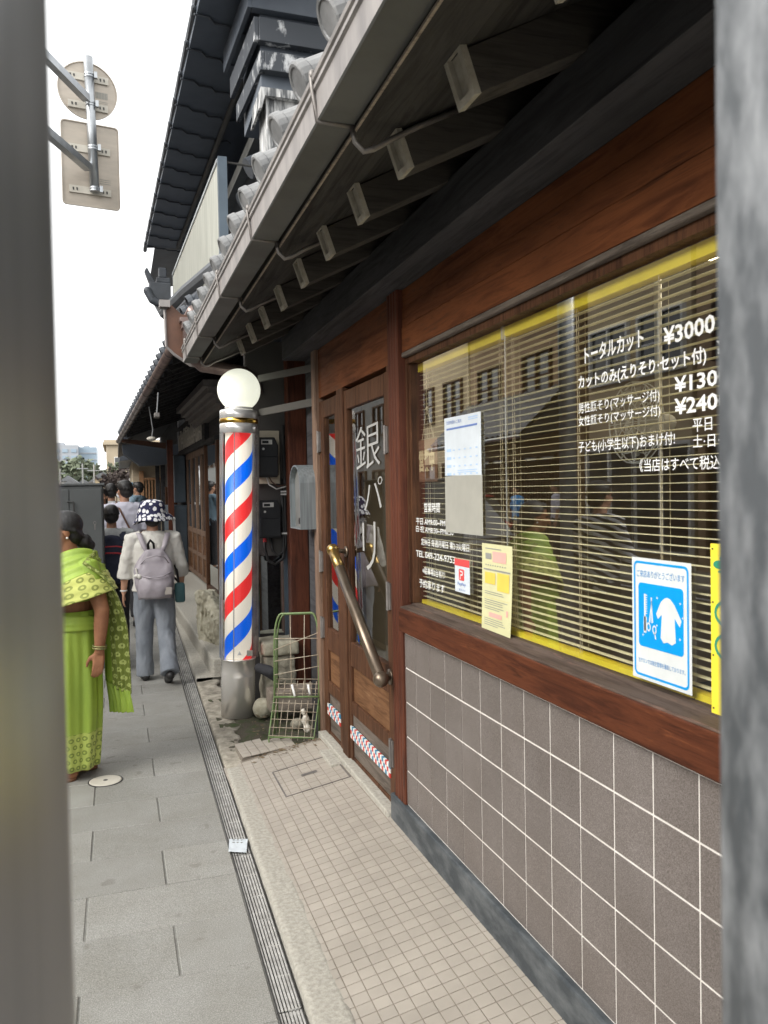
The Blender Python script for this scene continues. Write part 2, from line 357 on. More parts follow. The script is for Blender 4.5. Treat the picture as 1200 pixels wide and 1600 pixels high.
M['sari_yellow'] = _dots('yellow_green_border', (0.52, 0.55, 0.14), (0.22, 0.25, 0.05), 3, 12, 0.14, 0.34)
M['sari_olive'] = _dots('olive_printed_pallu', (0.19, 0.235, 0.035), (0.46, 0.52, 0.16), 6, 19, 0.10, 0.32)
M['sari_hem'] = _dots('printed_hem', (0.46, 0.54, 0.12), (0.19, 0.25, 0.04), 24, 22, 0.14, 0.34)
def _hat():
    m, nt = newmat('navy_white_flower_cloth', 0.85)
    v = nt.coord('Object')
    vo = nt.n('TexVoronoi'); vo.inputs['Scale'].default_value = 24; vo.inputs['Randomness'].default_value = 0.75
    nt.l(v, vo.inputs['Vector'])
    wob = nt.math('MULTIPLY_ADD', nt.noise(v, 60, 2), 0.30, 0.30)
    pet = nt.math('LESS_THAN', vo.outputs['Distance'], wob)
    cen = nt.math('LESS_THAN', vo.outputs['Distance'], 0.13)
    col = nt.mix(pet, (0.014, 0.015, 0.055), (0.72, 0.72, 0.72))
    col = nt.mix(nt.math('MULTIPLY', cen, nt.math('GREATER_THAN', vo.outputs['Color'], 0.5)), col, (0.20, 0.18, 0.45))
    nt.l(col, nt.b.inputs['Base Color'])
    return m
M['hat'] = _hat()
def _stripe_tee():
    m, nt = newmat('black_white_striped_cloth', 0.85)
    v = nt.coord('Object', (1, 1, 1), (0.35, 0.2, 0))
    sp = nt.n('SeparateXYZ'); nt.l(v, sp.inputs[0])
    w = nt.math('ADD', nt.math('MULTIPLY', sp.outputs[2], 22), nt.math('MULTIPLY', nt.noise(v, 4, 2), 1.5))
    nt.l(nt.mix(nt.math('GREATER_THAN', nt.math('FRACT', w), 0.5), (0.025, 0.025, 0.03), (0.6, 0.6, 0.6)), nt.b.inputs['Base Color'])
    return m
M['zebra'] = _stripe_tee()
def _barber():
    m, nt = newmat('barber_stripes', 0.4)
    tc = nt.n('TexCoord'); sp = nt.n('SeparateXYZ'); nt.l(tc.outputs['Object'], sp.inputs[0])
    ang = nt.math('DIVIDE', nt.math('ARCTAN2', sp.outputs[1], sp.outputs[0]), 2 * PI)
    t = nt.math('FRACT', nt.math('SUBTRACT', nt.math('MULTIPLY_ADD', sp.outputs[2], 1 / 0.548, 0.28), ang))
    nd = nt.n('ValToRGB'); nd.color_ramp.interpolation = 'CONSTANT'
    W_, B_, R_ = (0.80, 0.74, 0.62), (0.0, 0.13, 0.80), (0.80, 0.035, 0.035)
    while len(nd.color_ramp.elements) < 4: nd.color_ramp.elements.new(0.5)
    for e, (p, c) in zip(nd.color_ramp.elements, [(0, R_), (0.25, W_), (0.5, B_), (0.75, W_)]):
        e.position = p; e.color = (*c, 1)
    nt.l(t, nd.inputs[0]); nt.l(nd.outputs[0], nt.b.inputs['Base Color'])
    nt.l(nd.outputs[0], nt.b.inputs['Emission Color']); nt.b.inputs['Emission Strength'].default_value = 0.26
    return m
M['barber'] = _barber()
M['globe'] = plain('opal_glass_globe', (0.85, 0.86, 0.72), 0.25, 0, 0.36)
# far things
M['office_grey'] = pm('hazed_office_wall', (0.36, 0.38, 0.41), (0.33, 0.35, 0.38), 0.2, 0.8)  # distance haze is put into this pale wall colour
M['office_glass'] = pm('hazed_office_glass', (0.30, 0.38, 0.45), (0.26, 0.34, 0.42), 0.3, 0.3)  # glazing paled too, haze mixed into the colour
M['beige_wall'] = pm('beige_rendered_wall', (0.50, 0.42, 0.31), (0.43, 0.36, 0.26), 1, 0.85)
M['brown_wall'] = pm('tan_rendered_wall', (0.46, 0.32, 0.20), (0.40, 0.275, 0.17), 1, 0.8)
M['tan_wall'] = pm('ochre_plaster_wall', (0.60, 0.48, 0.31), (0.53, 0.42, 0.27), 1, 0.8)
M['grey_wall'] = pm('grey_rendered_wall', (0.30, 0.30, 0.29), (0.25, 0.25, 0.24), 1, 0.8)
M['kura_black'] = pm('black_plaster_wall', (0.036, 0.044, 0.058), (0.05, 0.06, 0.076), 2, 0.6)
M['far_roof'] = pm('far_roof', (0.16, 0.165, 0.175), (0.11, 0.115, 0.12), 2, 0.7)
M['foliage'] = pm('hazed_leaves', (0.10, 0.125, 0.075), (0.145, 0.165, 0.11), 1.5, 0.8)  # muted greens with the haze of the far trees painted in
M['foliage_dark'] = pm('dark_leaves', (0.05, 0.035, 0.035), (0.08, 0.06, 0.05), 2, 0.8)
M['bark'] = pm('bark', (0.12, 0.09, 0.06), (0.08, 0.06, 0.04), 6, 0.9)
M['car_black'] = pm('black_car_paint', (0.012, 0.013, 0.015), (0.015, 0.016, 0.018), 2, 0.12, 0.3, bump=0.0)
M['car_red'] = pm('red_car_paint', (0.45, 0.02, 0.02), (0.4, 0.018, 0.018), 2, 0.15, 0.2, bump=0.0)
M['car_grey'] = pm('silver_car_paint', (0.42, 0.43, 0.44), (0.40, 0.41, 0.42), 2, 0.2, 0.6, bump=0.0)
M['tyre'] = plain('tyre_rubber', (0.02, 0.02, 0.02), 0.85)
M['headlight'] = plain('lit_headlight', (0.9, 0.88, 0.8), 0.2, 0, 1.5)
M['sky_blue_flag'] = plain('pale_blue_banner', (0.25, 0.50, 0.75), 0.7)
M['barrier'] = plain('yellow_barrier', (0.75, 0.50, 0.15), 0.5)
M['copper_green'] = pm('weathered_green_grey_panel', (0.33, 0.335, 0.29), (0.47, 0.475, 0.42), 7, 0.7, bump=0.3, bscale=14, stretch=(3, 3, 0.25), lo=0.3, hi=0.7)
M['frame_blue'] = pm('blue_grey_frame', (0.10, 0.13, 0.16), (0.075, 0.1, 0.125), 4, 0.5, 0.3)

# ------------------------------------------------------------------ mesh helpers
ORIG = {}          # world origin of an (unrotated) root, so that parts can be written in world coordinates
class MB:
    def __init__(s): s.v, s.f, s.m, s.uv = [], [], [], {}
    def vert(s, p): s.v.append(tuple(p)); return len(s.v) - 1
    def face(s, idx, m=0): s.f.append(tuple(idx)); s.m.append(m); return len(s.f) - 1
    def quad(s, a, b, c, d, m=0):
        i = [s.vert(p) for p in (a, b, c, d)]; return s.face(i, m)
    def box(s, x0, x1, y0, y1, z0, z1, m=0):
        i = [s.vert(p) for p in ((x0, y0, z0), (x1, y0, z0), (x1, y1, z0), (x0, y1, z0), (x0, y0, z1), (x1, y0, z1), (x1, y1, z1), (x0, y1, z1))]
        for q in ((0, 3, 2, 1), (4, 5, 6, 7), (0, 1, 5, 4), (1, 2, 6, 5), (2, 3, 7, 6), (3, 0, 4, 7)):
            s.face([i[k] for k in q], m)
        return s
    def prism(s, poly, d, m=0):
        """poly: list of 3-D points in one plane, d: extrusion vector"""
        n = len(poly); d = Vector(d)
        a = [s.vert(p) for p in poly]; b = [s.vert(Vector(p) + d) for p in poly]
        s.face(a[::-1], m); s.face(b, m)
        for i in range(n):
            j = (i + 1) % n
            s.face((a[i], a[j], b[j], b[i]), m)
        return s
    def rings(s, rs, m=0, close=True, capa=True, capb=True):
        ids = [[s.vert(p) for p in r] for r in rs]
        for a, b in zip(ids, ids[1:]):
            n = len(a)
            for i in range(n if close else n - 1):
                j = (i + 1) % n
                s.face((a[i], a[j], b[j], b[i]), m)
        if close:
            if capa: s.face(ids[0][::-1], m)
            if capb: s.face(ids[-1], m)
        return s
    def tube(s, pts, r, seg=8, m=0, caps=True, rnd=False):
        pts = [Vector(p) for p in pts]
        rr = r if isinstance(r, (list, tuple)) else [r] * len(pts)
        if rnd:   # rounded ends
            d0 = (pts[0] - pts[1]).normalized(); d1 = (pts[-1] - pts[-2]).normalized()
            pre = [(pts[0] + d0 * rr[0] * math.sin(a), rr[0] * math.cos(a)) for a in (R(80), R(55), R(28))]
            post = [(pts[-1] + d1 * rr[-1] * math.sin(a), rr[-1] * math.cos(a)) for a in (R(28), R(55), R(80))]
            pts = [p for p, _ in pre] + pts + [p for p, _ in post]
            rr = [q for _, q in pre] + list(rr) + [q for _, q in post]
        up = None; rs = []
        for i, p in enumerate(pts):
            t = (pts[min(i + 1, len(pts) - 1)] - pts[max(i - 1, 0)])
            if t.length < 1e-9: t = Vector((0, 0, 1))
            t.normalize()
            if up is None:
                up = Vector((0, 0, 1)) if abs(t.z) < 0.9 else Vector((0, 1, 0))
            up = (up - t * up.dot(t)).normalized(); sd = t.cross(up)
            rs.append([p + (up * math.sin(2 * PI * k / seg) + sd * math.cos(2 * PI * k / seg)) * rr[i] for k in range(seg)])
        return s.rings(rs, m, True, caps, caps)
    def lathe(s, prof, c, seg=32, m=0, axis='Z', caps=True):
        rs = []
        for r, h in prof:
            row = []
            for k in range(seg):
                a = 2 * PI * k / seg
                x, y = r * math.cos(a), r * math.sin(a)
                p = (x, y, h) if axis == 'Z' else ((h, x, y) if axis == 'X' else (y, h, x))
                row.append((c[0] + p[0], c[1] + p[1], c[2] + p[2]))
            rs.append(row)
        return s.rings(rs, m, True, caps, caps)
    def ellip(s, c, r, m=0, nu=16, nv=10):
        rs = []
        for i in range(1, nv):
            a = -PI / 2 + PI * i / nv
            rs.append([(c[0] + r[0] * math.cos(a) * math.cos(2 * PI * k / nu), c[1] + r[1] * math.cos(a) * math.sin(2 * PI * k / nu), c[2] + r[2] * math.sin(a)) for k in range(nu)])
        return s.rings(rs, m)
    def loft(s, rows, seg=24, m=0, wob=None):
        """rows: (cx, cy, z, rx, ry); wob(angle, row) multiplies the radius"""
        rs = []
        for q, (cx, cy, z, rx, ry) in enumerate(rows):
            rs.append([(cx + rx * math.cos(2 * PI * k / seg) * (wob(2 * PI * k / seg, q) if wob else 1), cy + ry * math.sin(2 * PI * k / seg) * (wob(2 * PI * k / seg, q) if wob else 1), z) for k in range(seg)])
        return s.rings(rs, m)
    def build(s, name, mats, parent=None, smooth=False, local=False, bevel=0.0, solid=0.0, remesh=0.0, relax=0, wrinkle=None, sub=0):
        me = bpy.data.meshes.new(name)
        off = Vector((0, 0, 0))
        if parent is not None and not local: off = Vector(ORIG.get(parent.name, (0, 0, 0)))
        me.from_pydata([Vector(p) - off for p in s.v], [], s.f)
        mats = mats if isinstance(mats, (list, tuple)) else [mats]
        for mt in mats: me.materials.append(M[mt] if isinstance(mt, str) else mt)
        for p, mi in zip(me.polygons, s.m): p.material_index = mi
        if s.uv:
            ul = me.uv_layers.new(name='UVMap')
            for p in me.polygons:
                uvs = s.uv.get(p.index)
                if uvs:
                    for li, c in zip(p.loop_indices, uvs): ul.data[li].uv = c
        o = bpy.data.objects.new(name, me)
        COL.objects.link(o)
        if parent is not None:
            o.parent = parent
            if not local: ORIG[o.name] = tuple(off)
        if solid or remesh or bevel or sub:
            if solid:
                q = o.modifiers.new('s', 'SOLIDIFY'); q.thickness = solid; q.offset = 0
            if remesh:
                q = o.modifiers.new('r', 'REMESH'); q.mode = 'VOXEL'; q.voxel_size = remesh; q.use_smooth_shade = True
                if relax:
                    q = o.modifiers.new('l', 'SMOOTH'); q.factor = 0.5; q.iterations = relax
            if bevel:
                q = o.modifiers.new('b', 'BEVEL'); q.width = bevel; q.segments = 2; q.limit_method = 'ANGLE'
            if sub:
                q = o.modifiers.new('u', 'SUBSURF'); q.levels = sub; q.render_levels = sub
            dg = bpy.context.evaluated_depsgraph_get()
            nm = bpy.data.meshes.new_from_object(o.evaluated_get(dg))
            o.modifiers.clear(); o.data = nm; nm.name = name; me = nm
        if wrinkle:
            amp, sc = wrinkle
            nrm = [v.normal.copy() for v in me.vertices]
            for v, n in zip(me.vertices, nrm):
                p = v.co
                q = Vector((p.x * sc[0], p.y * sc[1], p.z * sc[2]))
                v.co = p + n * amp * (noise.noise(q) + .7 * (.35 - abs(noise.noise(q * 1.7 + Vector((7, 3, 1)))) * 1.6))
        for p in me.polygons: p.use_smooth = bool(smooth)
        return o

def thing(name, label, cat, loc=(0, 0, 0), group=None, rot=None, kind=None):
    o = bpy.data.objects.new(name, None)
    o.empty_display_size = 0.2
    COL.objects.link(o)
    o.location = loc
    if rot: o.rotation_euler = rot
    else: ORIG[o.name] = tuple(loc)
    return tag(o, label, cat, group, kind)
def tag(o, label=None, cat=None, group=None, kind=None):
    if label: o['label'] = label
    if cat: o['category'] = cat
    if group: o['group'] = group
    if kind: o['kind'] = kind
    return o
def struct(o): o['kind'] = 'structure'; return o

def copy_thing(root, loc, label=None, rotz=None, mats=None):
    """a copy of a thing with copies of its parts and their sub-parts"""
    r = root.copy(); COL.objects.link(r); r.location = loc
    if rotz is not None: r.rotation_euler = (r.rotation_euler[0], r.rotation_euler[1], rotz)
    if label: r['label'] = label
    for ch in list(root.children):
        c = ch.copy(); COL.objects.link(c); c.parent = r
        if mats and ch.name.split('.')[0] in mats:
            c.data = ch.data.copy(); c.data.materials[0] = M[mats[ch.name.split('.')[0]]]
        for g in list(ch.children):
            d = g.copy(); COL.objects.link(d); d.parent = c
    return r

def text_mesh(body, bold=0.0, extrude=0.0):
    c = bpy.data.curves.new('lettering', 'FONT')
    c.body = body; c.size = 1.0; c.offset = bold; c.extrude = extrude; c.resolution_u = 2
    o = bpy.data.objects.new('lettering', c)
    COL.objects.link(o)
    bpy.context.view_layer.update()
    me = bpy.data.meshes.new_from_object(o.evaluated_get(bpy.context.evaluated_depsgraph_get()))
    bpy.data.objects.remove(o); bpy.data.curves.remove(c)
    return me

def text_on(mb, body, p0, p1, h, nrm, bold=0.0, thick=0.0, m=0, up=Vector((0, 0, 1)), aspect=None, depth=None):
    """add lettering to mb: baseline from p0 to p1, letter height h, facing nrm"""
    me = text_mesh(body, bold, 0.0)
    xs = [v.co.x for v in me.vertices]; ys = [v.co.y for v in me.vertices]
    x0, x1, y0, y1 = min(xs), max(xs), min(ys), max(ys)
    p0, p1 = Vector(p0), Vector(p1)
    ax = (p1 - p0)
    nrm = Vector(nrm).normalized()
    base = len(mb.v)
    for v in me.vertices:
        mb.v.append(tuple(p0 + ax * ((v.co.x - x0) / (x1 - x0)) + up * (h * (v.co.y - y0) / (y1 - y0)) + nrm * 0.0))
    for p in me.polygons:
        mb.f.append(tuple(base + i for i in p.vertices)); mb.m.append(m)
    if depth:   # give raised letters sides
        k = len(mb.v) - base
        for i in range(k): mb.v.append(tuple(Vector(mb.v[base + i]) - nrm * depth))
        cnt = {}
        for p in me.polygons:
            vs = list(p.vertices)
            for a, b in zip(vs, vs[1:] + vs[:1]): cnt[(a, b)] = 1
        for (a, b) in list(cnt):
            if (b, a) not in cnt:
                mb.f.append((base + a, base + k + a, base + k + b, base + b)); mb.m.append(m)
    bpy.data.meshes.remove(me)

def tile_grid(mb, o, du, dv, nu, nv, su, sv, gap, nrm, ch=0.0015, th=0.004, m=0, keep=None):
    """chamfered tiles laid from corner o along unit vectors du, dv with pitch su, sv"""
    o, du, dv, nrm = Vector(o), Vector(du), Vector(dv), Vector(nrm)
    for i in range(nu):
        for j in range(nv):
            if keep and not keep(i, j): continue
            a = o + du * (i * su + gap / 2) + dv * (j * sv + gap / 2)
            w, h = su - gap, sv - gap
            tz = nrm * (th + random.uniform(-0.0004, 0.0004))
            ring0 = [a, a + du * w, a + du * w + dv * h, a + dv * h]
            ins = [a + (du + dv) * ch, a + du * (w - ch) + dv * ch, a + du * (w - ch) + dv * (h - ch), a + du * ch + dv * (h - ch)]
            b = [mb.vert(p) for p in ring0]; c = [mb.vert(p + tz * 0.75) for p in ring0]; t = [mb.vert(p + tz) for p in ins]
            for k in range(4):
                q = (k + 1) % 4
                mb.face((b[k], b[q], c[q], c[k]), m); mb.face((c[k], c[q], t[q], t[k]), m)
            mb.face(t, m)
# ------------------------------------------------------------------ ground, road, pavement
def lerp(a, b, t): return a + (b - a) * t
def sheet_xy(x0, x1, y0, y1, z, name, mat):
    b = MB(); b.quad((x0, y0, z), (x1, y0, z), (x1, y1, z), (x0, y1, z))
    return struct(b.build(name, mat))
sheet_xy(-900, 900, -300, 1500, -0.16, 'ground', 'ground')
sheet_xy(-6.1, -1.32, -40, 400, -0.12, 'road', 'asphalt')
b = MB()
for y in range(-6, 60, 4): b.quad((-3.75, y, -0.116), (-3.63, y, -0.116), (-3.63, y + 2, -0.116), (-3.75, y + 2, -0.116))
b.quad((-1.62, -40, -0.116), (-1.5, -40, -0.116), (-1.5, 200, -0.116), (-1.62, 200, -0.116))
b.quad((-5.95, -40, -0.116), (-5.83, -40, -0.116), (-5.83, 200, -0.116), (-5.95, 200, -0.116))
struct(b.build('road_markings', 'white_paint'))
GL = lambda y: 0.398 + 0.0128 * y      # drain: left edge, right edge; tiled apron edge
GR = lambda y: 0.462 + 0.0185 * y
TE = lambda y: 0.607 + 0.0125 * y
# granite pavement: slabs 0.335 deep in running bond
b = MB(); base = MB()
base.box(-1.32, 0.0, -6, 60, -0.15, -0.005); base.box(0.0, 0.36, -6, 60, -0.15, -0.005)
base.prism([(0.36, -6, -0.005), (GL(-6), -6, -0.005), (GL(60) , 60, -0.005), (0.36, 60, -0.005)], (0, 0, -0.14))
struct(base.build('pavement_base', 'joint'))
PR = 0.3345
for k in range(-20, 110):
    y0 = 2.731 + PR * k + 0.0018; y1 = y0 + PR - 0.0036
    js = [0.165 - 0.62 * i for i in range(4)] if k % 2 == 0 else [-0.142 - 0.62 * i for i in range(3)]
    xs = [None] + [j + random.uniform(-0.012, 0.012) for j in js if j > -1.25] + [-1.32]
    for a, c in zip(xs, xs[1:]):
        x1a, x1b = (GL(y0) - 0.004, GL(y1) - 0.004) if a is None else (a - 0.0035, a - 0.0035)
        x0 = c + 0.0035; ch = 0.003; z = random.uniform(-0.0012, 0.0012)
        bot = [(x0, y0, -0.01), (x1a, y0, -0.01), (x1b, y1, -0.01), (x0, y1, -0.01)]
        mid = [(p[0], p[1], z - 0.003) for p in bot]
        top = [(x0 + ch, y0 + ch, z), (x1a - ch, y0 + ch, z), (x1b - ch, y1 - ch, z), (x0 + ch, y1 - ch, z)]
        r0 = [b.vert(p) for p in bot]; r1 = [b.vert(p) for p in mid]; r2 = [b.vert(p) for p in top]
        for A, B in ((r0, r1), (r1, r2)):
            for i in range(4):
                j = (i + 1) % 4; b.face((A[i], A[j], B[j], B[i]))
        b.face(r2)
struct(b.build('pavement', 'granite'))
b = MB()
for y in range(-6, 60): b.box(-1.47, -1.33, y + 0.004, y + 0.996, -0.15, 0.0)
struct(b.build('kerb', 'granite', bevel=0.012))
b = MB(); b.box(-7.8, -6.25, -40, 120, -0.15, 0.0)
struct(b.build('far_pavement', 'granite'))
b = MB()
for y in range(-6, 60): b.box(-6.24, -6.1, y + 0.004, y + 0.996, -0.15, 0.004)
struct(b.build('far_kerb', 'granite', bevel=0.012))
# drain pit and concrete strip
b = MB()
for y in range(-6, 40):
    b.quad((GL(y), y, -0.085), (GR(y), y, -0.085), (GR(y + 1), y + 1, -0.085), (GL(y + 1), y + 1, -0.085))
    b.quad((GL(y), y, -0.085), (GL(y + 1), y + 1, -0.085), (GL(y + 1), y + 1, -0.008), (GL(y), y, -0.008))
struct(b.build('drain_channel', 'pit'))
def concrete_strip(name, ya, yb, fl, fr, z, mat, seed, amp=0.002, step=0.05, jag=0.0):
    rnd = random.Random(seed); b = MB(); n = int((yb - ya) / step); rows = []
    for i in range(n + 1):
        y = ya + (yb - ya) * i / n; x0, x1 = fl(y), fr(y) + jag * (noise.noise(Vector((y * 5, seed, 0))) )
        e0 = 0.002 * noise.noise(Vector((y * 9, 1, seed))); row = [(x0 + e0, y, -0.12), (x0 + e0, y, z - 0.008)]
        for k in range(7):
            t = k / 6; x = lerp(x0 + 0.006, x1 - 0.006, t)
            row.append((x, y, z + amp * noise.noise(Vector((x * 12, y * 12, seed)))))
        row += [(x1, y, z - 0.010), (x1, y, -0.12)]
        rows.append(row)
    b.rings(rows, close=False)
    return struct(b.build(name, mat, smooth=True))
concrete_strip('kerb_strip', -6, 4.62, lambda y: GR(y) + 0.008, lambda y: TE(y), 0.034, 'concrete', 3)
concrete_strip('broken_kerb_strip', 4.63, 6.9, lambda y: GR(y) + 0.008, lambda y: 0.70 + 0.035 * (y - 4.6), 0.028, 'old_concrete', 5, 0.014, 0.04, 0.10)
concrete_strip('far_kerb_strip', 6.92, 22, lambda y: GR(y) + 0.008, lambda y: 0.76 - 0.022 * (y - 9), 0.045, 'concrete', 9, 0.006)

def grate_segment(y0, y1):
    g = MB(); n = 7; L = y1 - y0
    for i in range(n):
        t = (i + 0.5) / n
        x0 = lerp(GL(y0), GR(y0), t); x1 = lerp(GL(y1), GR(y1), t); w = 0.0035
        g.prism([(x0 - w, y0 + .004, -0.035), (x0 + w, y0 + .004, -0.035), (x0 + w, y0 + .004, -0.002), (x0 - w, y0 + .004, -0.002)], (x1 - x0, L - .008, 0))
    return g
YG = 2.43 - 1.138 * 4
for k in range(24):
    y0, y1 = YG + 1.138 * k, YG + 1.138 * (k + 1)
    which = ('beside the tiled doorstep, under the white card' if y0 < 3.7 < y1 else 'beside the tiled doorstep, nearest the camera' if y0 < 3 < y1 or abs(y0 - 2.43) < .01 else None)
    lab = {3: 'steel drain grate beside the kerb strip at the bottom edge of the photo', 4: 'steel drain grate running beside the tiled doorstep just in front of the white card',
           5: 'steel drain grate with the white card lying on its near end', 6: 'steel drain grate running beside the foot of the barber pole'}.get(k, 'steel drain grate along the pavement edge beyond the barber pole' if k > 6 else 'steel drain grate along the pavement edge behind the camera')
    g = thing('drain_grate', lab, 'drain grate', (GL(y0), y0, 0), 'drain grates along the pavement edge')
    grate_segment(y0, y1).build('bars', 'grate', g)
    c = MB(); nb = 6
    for i in range(nb + 1):
        y = lerp(y0 + 0.01, y1 - 0.01, i / nb); h = 0.006 if i in (0, nb) else 0.003
        c.box(GL(y) + 0.001, GR(y) - 0.001, y - h, y + h, -0.028, -0.006)
    c.build('cross_bars', 'grate', g)
    f = MB()
    for fn, s in ((GL, 1), (GR, -1)):
        f.prism([(fn(y0), y0 + .003, -0.04), (fn(y0) + s * 0.004, y0 + .003, -0.04), (fn(y0) + s * 0.004, y0 + .003, 0.0), (fn(y0), y0 + .003, 0.0)], (fn(y1) - fn(y0), y1 - y0 - .006, 0))
    f.build('frame', 'dark_iron', g)

# tiled apron, rising from the kerb strip to the shop front
SL = 0.176
DU = Vector((1, 0, SL)).normalized()
az = lambda x: 0.026 + SL * (x - 0.60)
b = MB(); b.quad((0.55, -6, az(0.55)), (1.2, -6, az(1.2)), (1.2, 4.715, az(1.2)), (0.55, 4.715, az(0.55))); b.quad((0.55, 4.715, az(0.55)), (1.2, 4.715, az(1.2)), (1.2, 4.715, -0.1), (0.55, 4.715, -0.1))
struct(b.build('apron_bed', 'floor_grout'))
b = MB(); nrm = Vector((-SL, 0, 1)).normalized()
P = 0.0535
tile_grid(b, (0.649 - 2 * P, 2.322 - P * 70, az(0.649 - 2 * P)), DU, (0, 1, 0), 12, 114, P, P, 0.0034, nrm, 0.0012, 0.003)
struct(b.build('tiled_apron', 'floor_tile'))
b = MB()
tile_grid(b, (0.66, 4.70, 0.055), Vector((1, 0.05, 0.1)).normalized(), (-0.05, 1, 0), 6, 5, P, P, 0.004, (0, 0, 1), 0.002, 0.006, keep=lambda i, j: j < 5 - i * 0.4)
struct(b.build('broken_tile_edge', 'floor_tile'))
b = MB(); b.prism([(0.655, 4.7, -0.1), (1.0, 4.74, -0.1), (0.99, 4.82, -0.1), (0.65, 4.965, -0.1)], (0, 0, 0.153)); struct(b.build('broken_tile_bed', 'floor_grout'))

# soil and moss behind the pole
rows = []
for i in range(31):
    y = 4.72 + i * 0.05
    rows.append([(x, y, 0.02 + 0.028 * noise.noise(Vector((x * 7, y * 7, 2))) + 0.012 * noise.noise(Vector((x * 25, y * 25, 5)))) for x in [0.62 + 0.03 * k for k in range(26)]])
b = MB(); b.rings(rows, close=False); b.f = [f[::-1] for f in b.f]
struct(b.build('mossy_soil', 'moss', smooth=True))
b = MB(); rnd = random.Random(4)
for k in range(260):
    x = 0.70 + rnd.random() * 0.5; y = 4.72 + rnd.gauss(0, 0.05); z = (az(x) + 0.006 if y < 4.72 else 0.05)
    if rnd.random() < 0.3: x, y, z = 0.8 + rnd.random() * 0.4, 4.9 + rnd.random() * 0.7, 0.06
    a = rnd.random() * 6.28; l = rnd.uniform(0.006, 0.02); w = l * 0.35
    ca, sa = math.cos(a), math.sin(a)
    b.quad((x - l * ca, y - l * sa, z), (x - w * sa, y + w * ca, z + rnd.random() * 0.006), (x + l * ca, y + l * sa, z + 0.003), (x + w * sa, y - w * ca, z + rnd.random() * 0.006))
o = b.build('leaf_litter', 'leaf_litter'); tag(o, kind='stuff')

# round access cover set in the pavement
t = thing('access_cover', 'small round white access cover set flush in the grey pavement', 'access cover', (-0.10, 4.757, 0))
b = MB(); b.lathe([(0.094, 0.0005), (0.094, 0.004), (0.086, 0.004), (0.086, 0.0005)], (-0.10, 4.757, 0), 40, caps=False); b.build('rim', 'dark_iron', t)
b = MB(); b.lathe([(0.087, 0.001), (0.087, 0.005), (0.080, 0.0065), (0.02, 0.0065)], (-0.10, 4.757, 0), 40); b.build('disc', 'bracket_pale', t, True)
b = MB(); b.lathe([(0.012, 0.0066), (0.012, 0.008)], (-0.10, 4.757, 0), 16); b.build('keyhole', 'dark_iron', t)
# white card on the grate
b = MB(); rws = []
pa, pb, pc, pd = Vector((0.431, 3.59, 0.004)), Vector((0.505, 3.556, 0.004)), Vector((0.532, 3.693, 0.004)), Vector((0.452, 3.722, 0.004))
for i in range(9):
    rws.append([pa.lerp(pd, i / 8).lerp(pb.lerp(pc, i / 8), j / 8) + Vector((0, 0, 0.006 + 0.004 * noise.noise(Vector((i * .4, j * .4, 3))))) for j in range(9)])
b.rings(rws, close=False)
for s in (0.25, 0.45): 
    for k in range(3):
        q = pa.lerp(pb, 0.2 + 0.22 * k).lerp(pd.lerp(pc, 0.2 + 0.22 * k), 0.4 + s)
        b.box(q.x, q.x + 0.008, q.y, q.y + 0.004, 0.0135, 0.0142, 1)
tag(b.build('card', ['paper', 'ink_grey'], solid=0.0012), 'small white paper card lying across the drain grate', 'paper card')
# inspection cover let into the tiles
t = thing('inspection_cover', 'square tiled inspection cover with thin metal rim in front of the shop door', 'inspection cover', (0.77, 4.0, az(0.77)))
b = MB(); x0, x1, y0, y1 = 0.772, 1.115, 4.0, 4.385; w = 0.006
for (xa, xb, ya, yb) in ((x0, x1, y0, y0 + w), (x0, x1, y1 - w, y1), (x0, x0 + w, y0 + w, y1 - w), (x1 - w, x1, y0 + w, y1 - w)):
    b.prism([(xa, ya, az(xa) + .001), (xb, ya, az(xb) + .001), (xb, ya, az(xb) + .0065), (xa, ya, az(xa) + .0065)], (0, yb - ya, 0))
b.build('rim', 'hinge', t)
b = MB(); b.prism([(0.90, 4.20, az(0.90) + .001), (0.985, 4.20, az(0.985) + .001), (0.985, 4.20, az(0.985) + .005), (0.90, 4.20, az(0.90) + .005)], (0, 0.03, 0)); b.build('lifting_plate', 'hinge', t)

# ------------------------------------------------------------------ the barber shop
shop = thing('barber_shop', 'wooden barber shop front with large window, tiled dado, double door and tiled eave', 'shop', (1.17, 0, 0))
def part(name, mb, mat, parent=None, **kw): return mb.build(name, mat, parent or shop, **kw)
YS = -2.2
b = MB(); b.box(1.139, 1.30, YS, 3.43, -0.02, 0.238); part('plinth', b, 'plinth', bevel=0.008)
b = MB(); b.box(1.164, 1.30, YS, 3.26, 0.20, 1.0, 1)
tile_grid(b, (1.164, 1.412 - 0.1564 * 23, 0.24), (0, 1, 0), (0, 0, 1), 35, 5, 0.1564, 0.149, 0.0062, (-1, 0, 0), 0.001, 0.0026)
part('tiled_wall', b, ['wall_tile', 'grout'])
b = MB(); b.box(1.134, 1.235, YS, 3.258, 0.998, 1.098); sill = part('sill', b, 'wood_red', bevel=0.004)
b = MB(); b.prism([(1.140, YS, 1.0985), (1.235, YS, 1.0985), (1.235, YS, 1.117), (1.20, YS, 1.117), (1.19, YS, 1.108), (1.145, YS, 1.103)], (0, 3.255 - YS, 0)); part('ledge', b, 'wood_ledge', sill)
